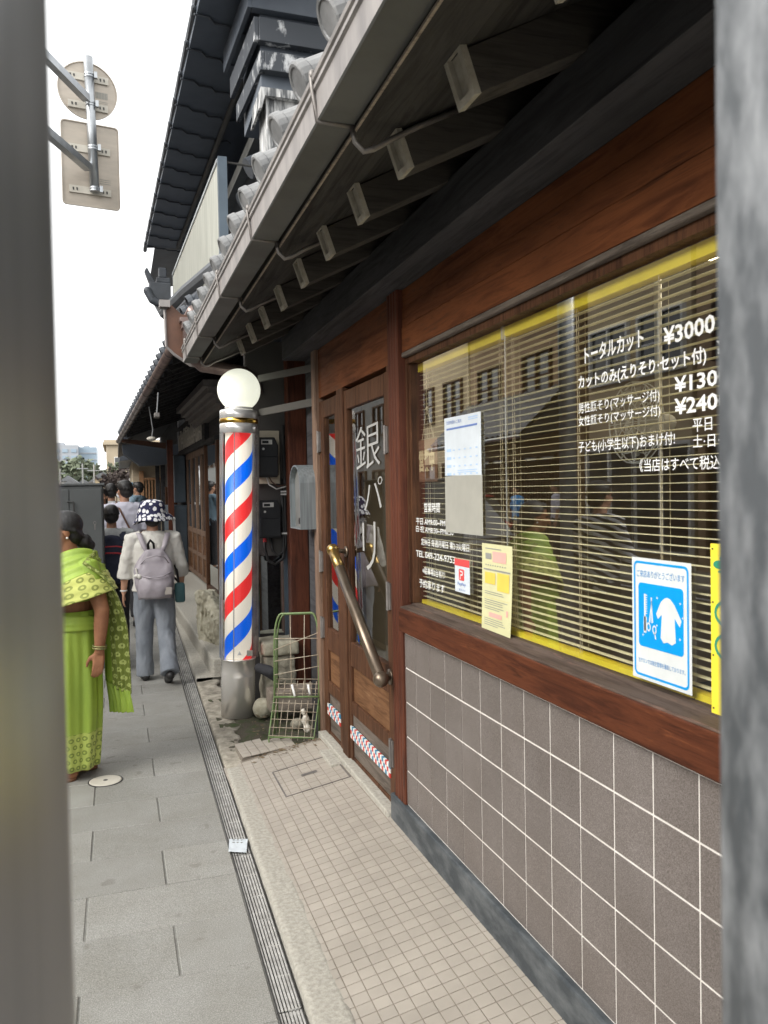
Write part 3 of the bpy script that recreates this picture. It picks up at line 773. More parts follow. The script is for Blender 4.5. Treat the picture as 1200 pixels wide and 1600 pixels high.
def fluted(x0, x1, y0, y1, z0, z1, n=4):
    """a post whose street face carries shallow vertical flutes"""
    poly = [(x1, y0), ]
    for i in range(n):
        a = lerp(y0, y1, i / n); c = lerp(y0, y1, (i + 1) / n); q = (c - a)
        poly += [(x0 + .003, a), (x0, a + q * .25), (x0, a + q * .75), (x0 + .003, c)]
    poly += [(x1, y1)]
    out = []
    for p in poly:
        if not out or out[-1] != p: out.append(p)
    m = MB(); m.prism([(p[0], p[1], z0) for p in out], (0, 0, z1 - z0)); return m
part('post', fluted(1.150, 1.30, 3.262, 3.402, 0.239, 2.56), 'wood_post')
b = MB(); b.box(1.162, 1.28, 4.207, 4.328, 0.13, 2.16); part('post', b, 'wood_door', bevel=0.006)
b = MB(); b.box(1.150, 1.30, 4.762, 4.86, 0.10, 2.62); part('post', b, 'wood_old', bevel=0.004)
b = MB(); b.box(1.19, 1.30, 4.862, 5.18, 0.0, 2.62); part('return_board', b, 'wood_dark')
# fascia boards
fz = MB()
for z0, z1, dx in ((2.186, 2.29, 0.0), (2.2915, 2.372, 0.003), (2.3735, 2.452, 0.006)): fz.box(1.170 + dx, 1.30, YS, 3.26, z0, z1)
part('fascia_board', fz, 'wood_fascia', bevel=0.002)
b = MB(); b.box(1.166, 1.30, YS, 3.258, 2.164, 2.1845); part('window_head', b, 'wood_kick', bevel=0.005)
b = MB(); b.box(1.172, 1.30, 3.404, 4.76, 2.162, 2.46); part('fascia_board', b, 'wood_fascia')
b = MB(); b.box(1.04, 1.32, YS, 5.2, 2.4535, 2.60); b.box(1.045, 1.07, YS, 5.2, 2.601, 2.606); part('eave_beam', b, 'wood_dark', bevel=0.004)
b = MB(); b.box(1.28, 1.40, YS, 5.2, 2.60, 3.2); part('upper_wall', b, 'wood_dark')
# rafters
rz = lambda x: 2.46 + 0.5 * (x - 0.775)
RY = [1.66 - 0.425 * k for k in range(8, 0, -1)] + [1.66, 2.076, 2.47, 2.885, 3.31, 3.75, 4.19, 4.61, 5.03]
for y in RY:
    b = MB(); hw = 0.044
    b.prism([(0.775, y - hw, rz(0.775)), (1.4, y - hw, rz(1.4)), (1.4, y - hw, rz(1.4) + 0.13), (0.742, y - hw, 2.552)], (0, 2 * hw, 0))
    r_ = part('rafter', b, 'wood_rafter', bevel=0.003)
    # end cap: a pale frame round a sunk panel
    c = MB(); A, Bv = Vector((0.775, 0, rz(0.775))), Vector((0.735, 0, 2.575)); n = Vector((-0.945, 0, -0.33))
    def pt(s, t, d): q = A.lerp(Bv, t) + n * d; return (q.x, y - hw + 2 * hw * s, q.z)
    for (s0, s1, t0, t1) in ((0, 1, 0, .14), (0, 1, .86, 1), (0, .2, .14, .86), (.8, 1, .14, .86)):
        c.prism([pt(s0, t0, .001), pt(s1, t0, .001), pt(s1, t1, .001), pt(s0, t1, .001)], n * 0.016)
    c.prism([pt(.2, .14, .001), pt(.8, .14, .001), pt(.8, .86, .001), pt(.2, .86, .001)], n * 0.003)
    part('end_cap', c, 'wood_end', r_)
# boarding over the rafters, roof body, gutter, eave tiles
bz = lambda x: 2.556 + 0.5 * (x - 0.735)
b = MB(); b.prism([(0.607, YS, 2.533), (0.745, YS, 2.5585), (1.6, YS, bz(1.6)), (1.6, YS, bz(1.6) + .02), (0.745, YS, 2.578), (0.607, YS, 2.553)], (0, 6.05 - YS, 0)); part('soffit', b, 'soffit')
b = MB(); b.prism([(0.6065, YS, 2.5545), (0.625, YS, 2.558), (0.625, YS, 2.68), (0.6065, YS, 2.68)], (0, 6.05 - YS, 0)); part('eave_board', b, 'wood_rafter')
b = MB(); b.prism([(0.6045, YS, 2.526), (0.612, YS, 2.527), (0.612, YS, 2.5325), (0.6045, YS, 2.5325)], (0, 6.05 - YS, 0)); part('eave_trim', b, 'wood_grey')
RZ = lambda x: 2.685 + 0.5 * (x - 0.55)
b = MB()
rows = []
pitch = 0.326
ys = [YS + 0.01 + pitch / 8 * k for k in range(int((6.0 - YS) / (pitch / 8)))]
for i in range(2 * 9 + 1):
    c_, f_ = divmod(i, 2); x = 0.55 + 0.25 * (c_ + f_ * 0.98); lift = 0.03 if f_ == 0 else 0.0
    rows.append([(x, y, RZ(x) + lift + 0.018 * math.cos(2 * PI * (y - 1.94) / pitch)) for y in ys])
b.rings(rows, close=False); b.f = [f[::-1] for f in b.f]
roof = part('roof', b, 'roof_tile')
b = MB(); b.prism([(0.55, YS, 2.655), (2.8, YS, 2.655 + 1.125), (2.8, YS, RZ(2.8) - .02), (0.55, YS, RZ(.55) - .02)], (0, 6.0 - YS, 0)); part('roof_bed', b, 'roof_tile_dark', roof)
b = MB(); b.box(2.8, 7, YS, 6.0, 2.5, 5.4); b.box(1.401, 2.79, YS, YS + .1, -0.1, 2.7); part('rear_wall', b, 'wood_dark')
for k in range(-11, 13):
    y = 1.94 + pitch * k
    if y > 6.0 or y < YS: continue
    x0 = 0.548 - 0.006 * (y - 2)
    b = MB(); ax = Vector((1, 0, 0.5)).normalized(); sd = Vector((0, 1, 0)); up = ax.cross(sd) * -1
    if up.z < 0: up = -up
    c0 = Vector((x0 - .014, y, 2.758))
    def ring(d, r): return [c0 + ax * d + (up * math.sin(2 * PI * q / 20) + sd * math.cos(2 * PI * q / 20)) * r for q in range(20)]
    b.rings([ring(-0.014, 0.043), ring(-0.0175, 0.046), ring(-0.018, 0.054), ring(-0.013, 0.060), ring(0.014, 0.061), ring(0.020, 0.056), ring(0.28, 0.055)])
    b.prism([(x0 + .01, y + .05, 2.672), (x0 + .03, y + .05, 2.672), (x0 + .03, y + .05, 2.716), (x0 + .01, y + .05, 2.716)], (0, pitch - .1, 0))
    part('eave_tile', b, 'roof_tile', bevel=0.0, smooth=False)
# box gutter with brackets
gx = lambda y: -0.0075 * (y - 2)
b = MB()
prof = [(0.506, 2.650), (0.514, 2.650), (0.516, 2.550), (0.598, 2.550), (0.598, 2.640), (0.604, 2.640), (0.604, 2.541), (0.512, 2.541), (0.508, 2.545), (0.506, 2.612), (0.499, 2.617), (0.499, 2.628), (0.504, 2.633), (0.496, 2.638), (0.494, 2.648), (0.498, 2.655)]
ra = [[(p[0] + gx(y), y, p[1]) for p in prof] for y in (YS, 0, 2, 4, 5.98)]
b.rings(ra); b.m = [1 if (0.5035 < min(b.v[i][0] - gx(b.v[i][1]) for i in f) and max(b.v[i][2] for i in f) < 2.546) else 0 for f in b.f]; gut = part('gutter', b, ['gutter', 'dark_metal_gutter_shade'])  # bottom faces get the darker metal, shade painted under the gutter
b = MB()
b.box(0.512 + gx(5.98), 0.606 + gx(5.98), 5.976, 5.982, 2.545, 2.65); part('end_plate', b, 'gutter', gut)
for y in (0.1, 1.05, 2.02, 3.02, 3.93, 4.95, 5.7):
    g = gx(y); b = MB()
    b.tube([(0.503 + g, y, 2.665), (0.493 + g, y, 2.652), (0.496 + g, y, 2.62), (0.507 + g, y, 2.54), (0.612 + g, y, 2.538)], 0.006, 6)
    b.tube([(0.60 + g, y, 2.538), (0.607 + g, y, 2.50), (0.63 + g, y, 2.478), (0.655 + g, y, 2.487), (0.70 + g, y, 2.515), (0.78, y, 2.56), (0.9, y, 2.62)], 0.008, 6)
    b.ellip((0.497 + g, y, 2.655), (0.010, 0.010, 0.014), nu=8, nv=6)
    part('bracket', b, 'hinge', gut, smooth=True)
# window: frame, pane, lettering
win = None
b = MB()
b.box(1.185, 1.245, 3.246, 3.2605, 1.118, 2.163); b.box(1.186, 1.245, YS, 3.245, 2.136, 2.163); b.box(1.19, 1.24, YS, YS + .05, 1.118, 2.135); b.box(1.195, 1.232, 3.228, 3.2455, 1.118, 2.1355)
win = part('window', b, 'wood_door')
b = MB(); b.quad((1.21, YS + .05, 1.112), (1.21, YS + .05, 2.137), (1.21, 3.229, 2.137), (1.21, 3.229, 1.112)); part('pane', b, 'glass', win)
X1 = 1.2075; NW = (-1, 0, 0)
L = MB()
W = lambda s, y0, z0, y1, z1, h, bold=0.022: text_on(L, s, (X1, y0, z0), (X1, y1, z1), h, NW, bold)
W('トータルカット', 1.906, 1.930, 1.649, 1.933, 0.046)
W('¥3000', 1.576, 1.922, 1.406, 1.922, 0.041)
W('カットのみ(えりそり·セット付)', 1.939, 1.862, 1.433, 1.857, 0.042)
W('¥2200', 1.402, 1.867, 1.236, 1.867, 0.035)
W('¥1300', 1.539, 1.809, 1.366, 1.809, 0.036)
W('¥2400', 1.539, 1.759, 1.366, 1.759, 0.037)
W('男性顔そり(マッサージ付)', 1.940, 1.796, 1.591, 1.794, 0.033, 0.005)
W('女性顔そり(マッサージ付)', 1.941, 1.762, 1.589, 1.759, 0.031, 0.005)
W('平日', 1.478, 1.716, 1.417, 1.716, 0.029, 0.004)
W('子ども(小学生以下)おまけ付!', 1.942, 1.690, 1.538, 1.688, 0.035, 0.005)
W('土·日·祝', 1.478, 1.681, 1.360, 1.680, 0.029, 0.004)
W('《当店はすべて税込価', 1.671, 1.634, 1.360, 1.632, 0.031, 0.005)
W('営業時間', 3.124, 1.507, 2.954, 1.509, 0.040, 0.004)
W('平日 AM9:00~PM7:00', 3.222, 1.454, 2.822, 1.455, 0.027, 0.006)
W('日·祝 AM8:30~PM6:30', 3.223, 1.422, 2.820, 1.423, 0.027, 0.006)
W('定休日 毎週月曜日 第2·3火曜日', 3.165, 1.369, 2.679, 1.371, 0.029, 0.004)
W('TEL 049-224-9753', 3.228, 1.317, 2.810, 1.318, 0.027, 0.006)
W('※駐車場2台有り', 3.155, 1.250, 2.915, 1.250, 0.029, 0.004)
W('予約承ります', 3.196, 1.190, 2.918, 1.192, 0.036, 0.006)
part('lettering', L, 'vinyl', win)
# interior seen through the blind
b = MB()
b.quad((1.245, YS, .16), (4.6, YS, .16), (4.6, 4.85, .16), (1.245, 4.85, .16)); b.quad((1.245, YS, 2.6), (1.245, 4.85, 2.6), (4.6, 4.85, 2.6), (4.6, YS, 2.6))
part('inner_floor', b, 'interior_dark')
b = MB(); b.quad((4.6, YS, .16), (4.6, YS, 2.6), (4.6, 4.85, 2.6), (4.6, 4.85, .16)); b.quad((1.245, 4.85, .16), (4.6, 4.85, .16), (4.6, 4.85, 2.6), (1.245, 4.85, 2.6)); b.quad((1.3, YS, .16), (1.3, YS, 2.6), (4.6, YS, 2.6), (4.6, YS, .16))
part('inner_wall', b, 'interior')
for y in (0.9, 2.7):
    t = thing('ceiling_lamp', 'lit flush ceiling lamp inside the shop, ' + ('above the right half of the window' if y < 2 else 'above the left half of the window'), 'lamp', (2.7, y, 2.55))
    b = MB(); b.box(2.2, 3.2, y - .10, y + .10, 2.53, 2.575); b.build('diffuser', 'ceiling_lamp', t, bevel=.02)
    b = MB(); b.box(2.15, 3.25, y - .13, y + .13, 2.576, 2.598); b.build('housing', 'white', t)

# double door
def leaf(y0, y1, gy0, gy1, mid, hinges_y, chk, kickz):
    d0 = MB(); x0, x1 = 1.171, 1.212
    d0.box(x0, x1, y0, gy0, 0.148, 2.139); d0.box(x0, x1, gy1, y1, 0.148, 2.139)
    d0.box(x0 + .002, x1 - .002, gy0, gy1, 2.037, 2.137); d0.box(x0 + .002, x1 - .002, gy0, gy1, 0.66, 0.79)
    d0.box(x0 + .002, x1 - .002, gy0, gy1, 0.40, 0.47); d0.box(x0 + .004, x1 - .004, gy0, gy1, 0.148, 0.168)
    d = part('door', d0, 'wood_door', bevel=0.004)
    b = MB(); b.quad((1.189, gy0 - .006, .785), (1.189, gy0 - .006, 2.042), (1.189, gy1 + .006, 2.042), (1.189, gy1 + .006, .785)); part('pane', b, 'door_glass', d)
    b = MB(); b.box(1.188, 1.2, gy0 - .006, gy1 + .006, .465, .665); part('panel', b, 'wood_panel', d)
    b = MB(); b.box(1.180, 1.205, gy0 + .001, gy1 - .001, .3365, .3985); b.box(1.182, 1.205, gy0 + .001, gy1 - .001, .169, .2695); part('kick_board', b, 'wood_kick', d)
    b = MB(); n = chk; w = (gy1 - gy0 + 0.03) / n; cs = [0, 1, 2, 1]
    for i in range(n):
        for j in range(3):
            ya = gy0 - .015 + w * i
            b.box(1.166, 1.178, ya + .001, ya + w - .001, .271 + .0216 * j, .2915 + .0216 * j, cs[(i + (1 if j == 1 else 0) * 2 + j) % 4])
    part('checker_strip', b, ['red', 'white_glaze', 'blue_glaze'], d)
    for (hy, hz) in hinges_y:
        b = MB(); b.box(1.160, 1.1705, hy - .028, hy + .028, hz - .06, hz + .06); b.lathe([(.008, hz - .065), (.008, hz + .065)], (1.158, hy, 0), 10); part('hinge', b, 'hinge', d)
    return d
d1 = leaf(3.465, 4.206, 3.522, 4.160, .7, [(3.475, 1.83), (3.475, 1.12), (3.475, 0.40)], 26, .148)
d2 = leaf(4.329, 4.760, 4.400, 4.660, .7, [(4.752, 1.90), (4.752, 1.18), (4.752, .78)], 10, .148)
b = MB(); b.box(1.166, 1.25, 3.403, 3.464, 0.146, 2.161); part('post', b, 'wood_door', bevel=0.003)
# push bar
b = MB(); A, Bq = Vector((1.090, 4.185, 1.288)), Vector((1.090, 3.385, .765))
b.tube([A.lerp(Bq, t) for t in (0.16, .5, 1.0)], 0.027, 16); b.tube([A, A.lerp(Bq, .17)], 0.0272, 16, 1)
b.ellip(A, (.034, .034, .034), 1, 14, 8); b.ellip(Bq, (.036, .036, .036), 0, 14, 8)
b.tube([A, (1.168, 4.188, 1.275)], .013, 10); b.lathe([(.03, 1.160), (.03, 1.168)], (0, 4.188, 1.275), 16, 0, 'X')
b.tube([Bq, (1.168, 3.478, .75)], .016, 10); b.lathe([(.036, 1.158), (.036, 1.170)], (0, 3.478, .75), 16, 0, 'X')
part('push_bar', b, ['brass_dark', 'brass'], d1, smooth=True)
L = MB()
text_on(L, '銀', (1.184, 4.03, 1.70), (1.184, 3.63, 1.72), .22, NW, -0.008)
text_on(L, 'パ', (1.184, 3.90, 1.50), (1.184, 3.60, 1.52), .15, NW, -0.008)
text_on(L, 'リ', (1.184, 3.94, 1.20), (1.184, 3.72, 1.21), .24, NW, -0.008)
part('lettering', L, 'vinyl_grey', d1)
b = MB(); b.box(1.125, 1.21, 3.432, 4.762, 0.05, 0.147); b.box(1.06, 1.126, 4.20, 4.46, 0.06, 0.128); part('doorstep', b, 'concrete', bevel=0.006)
# corner pillar and board at the shop's end
b = MB(); b.box(1.19, 1.325, 5.78, 5.90, 0.0, 2.75); part('corner_pillar', b, 'wood_post', bevel=0.006)
b = MB(); b.box(1.325, 1.5, 5.5, 5.6, 0.0, 2.75); b.box(1.30, 1.42, 5.2, 5.5, 0.0, 2.75); part('return_board', b, 'wood_dark')
# bars tying the barber pole to the door post
for (za, zb, h) in ((2.405, 2.365, .022), (2.165, 2.155, .024)):
    b = MB(); p0, p1 = Vector((0.965, 5.70, za)), Vector((1.17, 4.865, zb))
    b.prism([p0 + Vector((0, 0, -h)), p0 + Vector((0, 0, h)), p1 + Vector((0, 0, h)), p1 + Vector((0, 0, -h))], (0.02, 0.008, 0)); part('tie_bar', b, 'bar_iron')

# ------------------------------------------------------------------ things on and in the shop window
t = thing('electric_fan', 'white electric fan hanging from the ceiling inside the shop behind the blind', 'fan', (1.95, 2.72, 1.85))
b = MB()
for r_ in (.04, .08, .12, .16):
    for dx in (-.04, .04): b.tube([(1.95 + dx * (1 if r_ < .15 else .3), 2.72 + r_ * math.cos(2 * PI * k / 24), 1.85 + r_ * math.sin(2 * PI * k / 24)) for k in range(25)], .003, 5)
for k in range(12):
    a = 2 * PI * k / 12; b.tube([(1.91, 2.72, 1.85), (1.94, 2.72 + .16 * math.cos(a), 1.85 + .16 * math.sin(a)), (1.99, 2.72, 1.85)], .0025, 5)
b.build('cage', 'white', t)
b = MB()
for k in range(4):
    a = PI / 2 * k; e = Vector((0, math.cos(a), math.sin(a))); f = Vector((0, -math.sin(a), math.cos(a))); c_ = Vector((1.95, 2.72, 1.85))
    b.prism([c_ + e * .02, c_ + e * .13 - f * .05 + Vector((-.02, 0, 0)), c_ + e * .14 + f * .02 + Vector((.01, 0, 0)), c_ + e * .02 + f * .02], (.003, 0, 0))
b.build('blade', 'paper_grey', t)
b = MB(); b.lathe([(.05, 2.0), (.055, 2.05), (.03, 2.12)], (0, 2.72, 1.85), 16, 0, 'X'); b.tube([(2.06, 2.72, 1.88), (2.06, 2.72, 2.599)], .015, 8); b.build('motor', 'white', t, smooth=True)
bl = thing('venetian_blind', 'cream venetian blind with bright yellow rails hanging behind the shop window', 'blind', (1.25, 0, 2.13))
b = MB(); b.box(1.226, 1.262, 2.42, 3.218, 2.098, 2.131); b.box(1.226, 1.262, YS + .06, 2.414, 2.098, 2.131); b.build('head_rail', 'yellow', bl)
b = MB(); b.box(1.228, 1.260, YS + .06, 3.222, 1.117, 1.132); b.build('bottom_rail', 'yellow', bl)
b = MB(); nsl = 46
for k in range(nsl):
    z = 1.147 + (2.085 - 1.147) * k / (nsl - 1)
    for ya, yb in ((YS + .06, 2.413), (2.421, 3.220)):
        w0, w1 = 1.234, 1.2545
        rws = [[(w0, y, z - .0006), ((w0 + w1) / 2, y, z + .0006), (w1, y, z - .0006)] for y in (ya, yb)]
        b.rings(rws, close=False)
b.build('slats', 'slat', bl, solid=0.0006)
b = MB()
for y in (3.13, 2.72, 2.46, 2.37, 1.98, 1.62, 1.25, 0.6, 0.0, -.8):
    for x in (1.230, 1.257): b.tube([(x, y, 1.13), (x, y, 2.10)], .0008, 5)
    b.tube([(1.2435, y + .012, 1.13), (1.2435, y + .012, 2.10)], .0008, 5)
b.build('cords', 'cord', bl)
b = MB(); b.tube([(1.222, 2.40, 2.10), (1.221, 2.402, 1.75), (1.223, 2.405, 1.35)], .003, 6); b.box(1.218, 1.265, 2.410, 2.424, 2.09, 2.134); b.build('clip', 'chrome', bl)

def flat_sheet(name, label, cat, ya, za, yb, zb, mat, x=1.2035, group=None, shear=0.0, curl=0.0, mats=None):
    """a sheet of paper fixed outside or inside the pane; ya is its left edge as seen from the street"""
    t = thing(name, label, cat, (x, (ya + yb) / 2, zb), group)
    b = MB(); n = 8; rows = []
    for i in range(n + 1):
        tt = i / n
        rows.append([(x - curl * (tt ** 2) * (0.5 + 0.5 * s), lerp(ya, yb, s), lerp(za, zb, tt) + shear * s) for s in (0, .25, .5, .75, 1)])
    b.rings(rows, close=False); b.build('sheet', mat, t, solid=0.0008)
    return t
def ink(t, mat, rects, x):
    b = MB()
    for (y0, y1, z0, z1) in rects: b.box(x - .0006, x, min(y0, y1), max(y0, y1), min(z0, z1), max(z0, z1))
    b.build('print', mat, t)
# poster about hygiene, comb, scissors, gown
px = 1.2035
t = thing('poster', 'blue and white poster with comb, scissors and gown taped inside the window', 'poster', (px, 1.59, 1.13))
py0, py1, pz0, pz1 = 1.698, 1.482, 1.131, 1.426
b = MB(); b.box(px, px + .001, py1, py0, pz0, pz1); b.build('sheet', 'poster_white', t)
def rrect(y0, y1, z0, z1, r, x, n=5):
    pts = []
    for (cy, cz, a0) in ((y1 + r, z0 + r, 180), (y0 - r, z0 + r, 270), (y0 - r, z1 - r, 0), (y1 + r, z1 - r, 90)):
        for k in range(n + 1):
            a = R(a0 + 90 * k / n); pts.append((x, cy + r * math.cos(a), cz + r * math.sin(a)))
    return pts
b = MB()
o_, i_ = rrect(py0 - .008, py1 + .008, pz0 + .008, pz1 - .008, .014, px - .0007), rrect(py0 - .0135, py1 + .0135, pz0 + .0135, pz1 - .0135, .010, px - .0007)
b.rings([o_, i_], capa=False, capb=False)
b.prism(rrect(1.672, 1.508, 1.212, 1.366, .01, px - .0008), (.0006, 0, 0)); b.build('blue_print', 'poster_blue', t)
b = MB(); xx = px - .0012
b.box(xx, xx + .0003, 1.644, 1.650, 1.25, 1.34)                       # comb
for k in range(9): b.box(xx, xx + .0003, 1.638, 1.6435, 1.292 + k * .0055, 1.2945 + k * .0055)
b.prism([(xx, 1.652, 1.246), (xx, 1.642, 1.246), (xx, 1.640, 1.285), (xx, 1.652, 1.285)], (.0003, 0, 0))
b.prism([(xx, 1.624, 1.334), (xx, 1.6215, 1.334), (xx, 1.616, 1.275), (xx, 1.622, 1.272)], (.0003, 0, 0))  # scissors
b.prism([(xx, 1.6205, 1.334), (xx, 1.619, 1.334), (xx, 1.627, 1.272), (xx, 1.632, 1.275)], (.0003, 0, 0))
for cy, cz in ((1.633, 1.262), (1.611, 1.258)):
    b.rings([[(xx, cy + .008 * math.cos(2 * PI * k / 14), cz + .011 * math.sin(2 * PI * k / 14)) for k in range(14)], [(xx, cy + .0045 * math.cos(2 * PI * k / 14), cz + .007 * math.sin(2 * PI * k / 14)) for k in range(14)]], capa=False, capb=False)
b.prism([(xx, 1.612, 1.25), (xx, 1.608, 1.25), (xx, 1.605, 1.236), (xx, 1.609, 1.236)], (.0003, 0, 0))
gown = [(1.572, 1.338), (1.563, 1.340), (1.553, 1.338), (1.538, 1.326), (1.514, 1.292), (1.520, 1.278), (1.538, 1.296), (1.534, 1.240), (1.548, 1.232), (1.563, 1.236), (1.578, 1.232), (1.588, 1.243), (1.583, 1.298), (1.598, 1.286), (1.604, 1.298), (1.586, 1.328)]
b.prism([(xx, y, z) for y, z in gown], (.0003, 0, 0))
for cy, cz in ((1.600, 1.335), (1.518, 1.332), (1.655, 1.24), (1.52, 1.25), (1.602, 1.27), (1.51, 1.30)):
    s_ = .004; b.prism([(xx, cy + s_, cz), (xx, cy + s_ / 4, cz + s_ / 4), (xx, cy, cz + s_), (xx, cy - s_ / 4, cz + s_ / 4), (xx, cy - s_, cz), (xx, cy - s_ / 4, cz - s_ / 4), (xx, cy, cz - s_), (xx, cy + s_ / 4, cz - s_ / 4)], (.0003, 0, 0))
b.build('white_print', 'poster_white', t)
L = MB(); text_on(L, 'ご来店ありがとうございます', (px - .0007, 1.678, 1.379), (px - .0007, 1.503, 1.381), .018, NW, 0.006); text_on(L, '当サロンでは衛生管理を徹底しております。', (px - .0007, 1.674, 1.171), (px - .0007, 1.503, 1.172), .012, NW, 0.004)
L.build('lettering', 'poster_text', t)
# white and blue notice
t = flat_sheet('notice', 'white notice with a blue heading line hanging high inside the window', 'notice', 2.882, 1.872, 2.556, 1.652, 'paper', shear=-.004)
L = MB(); text_on(L, '営業時間のご案内', (1.2025, 2.86, 1.845), (1.2025, 2.72, 1.844), .014, NW); L.build('lettering', 'ink_blue', t)
ink(t, 'ink_blue', [(2.86, 2.585, 1.824, 1.831)], 1.2028)
ink(t, 'ink_lblue', [(2.86, 2.82, 1.742 - .03 * k, 1.752 - .03 * k) for k in range(4)] + [(2.66, 2.58, 1.855, 1.859), (2.66, 2.58, 1.848, 1.851)] + [(2.80 - .05 * j, 2.785 - .05 * j, 1.744 - .03 * k, 1.749 - .03 * k) for k in range(4) for j in range(5)] + [(2.76, 2.59, 1.668, 1.671), (2.76, 2.60, 1.661, 1.664)], 1.2028)
t = flat_sheet('plastic_sleeve', 'empty grey translucent sheet hanging below the white notice in the window', 'plastic sheet', 2.887, 1.650, 2.553, 1.436, 'paper_grey', x=1.2045)
# yellow flyer
t = flat_sheet('flyer', 'pale yellow printed flyer standing on the window ledge, curling forward', 'flyer', 2.560, 1.412, 2.334, 1.117, 'paper_yellow', x=1.2035, curl=.012)
xf = 1.1955
def fz_(z): return 1.2028 - .012 * (((1.412 - z) / .295) ** 2) * 0.75
def finks(mat, rs):
    b = MB()
    for (y0, y1, z0, z1) in rs:
        xa, xb = fz_(z0) - .0012, fz_(z1) - .0012
        sa = .5 + .5 * (2.56 - (y0 + y1) / 2) / .226
        off = lambda z, y: 1.2028 - .012 * (((1.412 - z) / .295) ** 2) * (.5 + .5 * (2.56 - y) / .226) - .0012
        b.quad((off(z0, y0), y0, z0), (off(z0, y1), y1, z0), (off(z1, y1), y1, z1), (off(z1, y0), y0, z1))
    b.build('print', mat, t)
rnd = random.Random(11)
finks('ink_pink', [(2.475, 2.375, 1.352, 1.388), (2.50, 2.40, 1.165, 1.18), (2.37, 2.355, 1.18, 1.20)])
finks('ink_amber', [(2.535, 2.455, 1.276, 1.315), (2.44, 2.352, 1.258, 1.318), (2.54, 2.35, 1.228, 1.2285)])
finks('ink_grey', [(2.545, 2.345, 1.322, 1.327), (2.53, 2.41, 1.395, 1.398), (2.53, 2.485, 1.36, 1.38)] + [(2.535, 2.535 - rnd.uniform(.1, .18), z, z + .0022) for z in (1.248, 1.241, 1.22, 1.213, 1.206, 1.197, 1.19, 1.156, 1.149, 1.142, 1.135)] + [(2.53 - .018 * k, 2.522 - .018 * k, 1.338, 1.342) for k in range(9)])
# payment sticker
t = flat_sheet('payment_sticker', 'small red and white payment sticker low on the window', 'sticker', 2.802, 1.341, 2.668, 1.217, 'paper')
b = MB(); b.box(1.2022, 1.2028, 2.668, 2.802, 1.315, 1.341)
b.prism(rrect(2.764, 2.716, 1.262, 1.304, .006, 1.2022), (.0006, 0, 0)); b.build('red_print', 'ink_red', t)
b = MB(); b.prism([(1.2017, 2.756, 1.266), (1.2017, 2.748, 1.266), (1.2017, 2.748, 1.279), (1.2017, 2.730, 1.281), (1.2017, 2.725, 1.288), (1.2017, 2.730, 1.297), (1.2017, 2.752, 1.299), (1.2017, 2.752, 1.294), (1.2017, 2.734, 1.292), (1.2017, 2.732, 1.287), (1.2017, 2.747, 1.285)], (.0004, 0, 0)); b.build('white_mark', 'white', t)
L = MB(); text_on(L, 'PayPay', (1.202, 2.775, 1.240), (1.202, 2.702, 1.240), .015, NW, 0.01); text_on(L, '使えます', (1.202, 2.765, 1.223), (1.202, 2.705, 1.223), .008, NW)
L.build('lettering', 'ink_blue', t)
# hanging OPEN board behind the pane
t = thing('hanging_sign', 'small brown wooden board with raised cream characters hanging inside the window corner', 'sign', (1.222, 3.12, 1.63))
b = MB(); b.box(1.218, 1.2255, 3.005, 3.205, 1.632, 1.808); b.build('board', 'sign_wood', t, bevel=.003)
L = MB(); text_on(L, '営業中', (1.2155, 3.195, 1.675), (1.2155, 3.025, 1.678), .09, NW, 0.03, depth=.003); L.build('lettering', 'cream_letter', t)
b = MB(); b.tube([(1.222, 3.17, 1.806), (1.222, 3.115, 1.93), (1.222, 3.11, 2.10)], .0016, 5); b.tube([(1.222, 3.04, 1.806), (1.222, 3.105, 1.93)], .0016, 5); b.ellip((1.222, 3.11, 1.935), (.006, .012, .01)); b.build('cord', 'cord', t)
# yellow sign board at the window's right edge
t = thing('sign_board', 'narrow yellow sign board with green and black writing leaning beside the window', 'sign board', (1.20, 1.3, 1.11))
b = MB(); b.box(1.196, 1.202, 1.12, 1.411, 1.111, 1.475); b.build('board', 'yellow', t)
L = MB(); text_on(L, '♣', (1.195, 1.402, 1.415), (1.195, 1.33, 1.415), .04, NW); 
for zz in (1.33, 1.26):
    L.rings([[(1.195, 1.36 + .04 * math.cos(2 * PI * k / 20), zz + .03 * math.sin(2 * PI * k / 20)) for k in range(20)], [(1.195, 1.36 + .033 * math.cos(2 * PI * k / 20), zz + .023 * math.sin(2 * PI * k / 20)) for k in range(20)]], capa=False, capb=False)
L.build('writing', 'green', t)
b = MB()
for k in range(4): b.lathe([(.002, 1.1945), (.002, 1.196)], (0, 1.404, 1.125 + .113 * k), 8, 0, 'X')
b.build('rivet', 'dark_iron', t)
# letter box on the door post
t = thing('letter_box', 'arched grey metal letter box fixed beside the shop door', 'letter box', (1.06, 4.95, 1.37))
def arch(y0, y1, z0, z1, x, n=10):
    r = (y1 - y0) / 2; pts = [(x, y0, z0)] + [(x, (y0 + y1) / 2 - r * math.cos(PI * k / n), z1 - r * 0.75 + r * 0.75 * math.sin(PI * k / n)) for k in range(n + 1)] + [(x, y1, z0)]
    return pts
b = MB(); A_, B_ = arch(4.80, 5.10, 1.372, 1.768, 1.052), arch(4.808, 5.092, 1.38, 1.76, 1.052); A2, B2 = arch(4.80, 5.10, 1.372, 1.768, 1.188), arch(4.808, 5.092, 1.38, 1.76, 1.10)
b.rings([B_, A_, A2], capa=False); b.rings([B_, B2], capa=False, capb=False); b.build('shell', 'alu', t)
b = MB(); b.f = []; b.prism(arch(4.809, 5.091, 1.381, 1.758, 1.085), (.01, 0, 0)); b.box(1.0845, 1.0848, 4.81, 5.09, 1.60, 1.603); b.build('door', 'alu_dark', t)
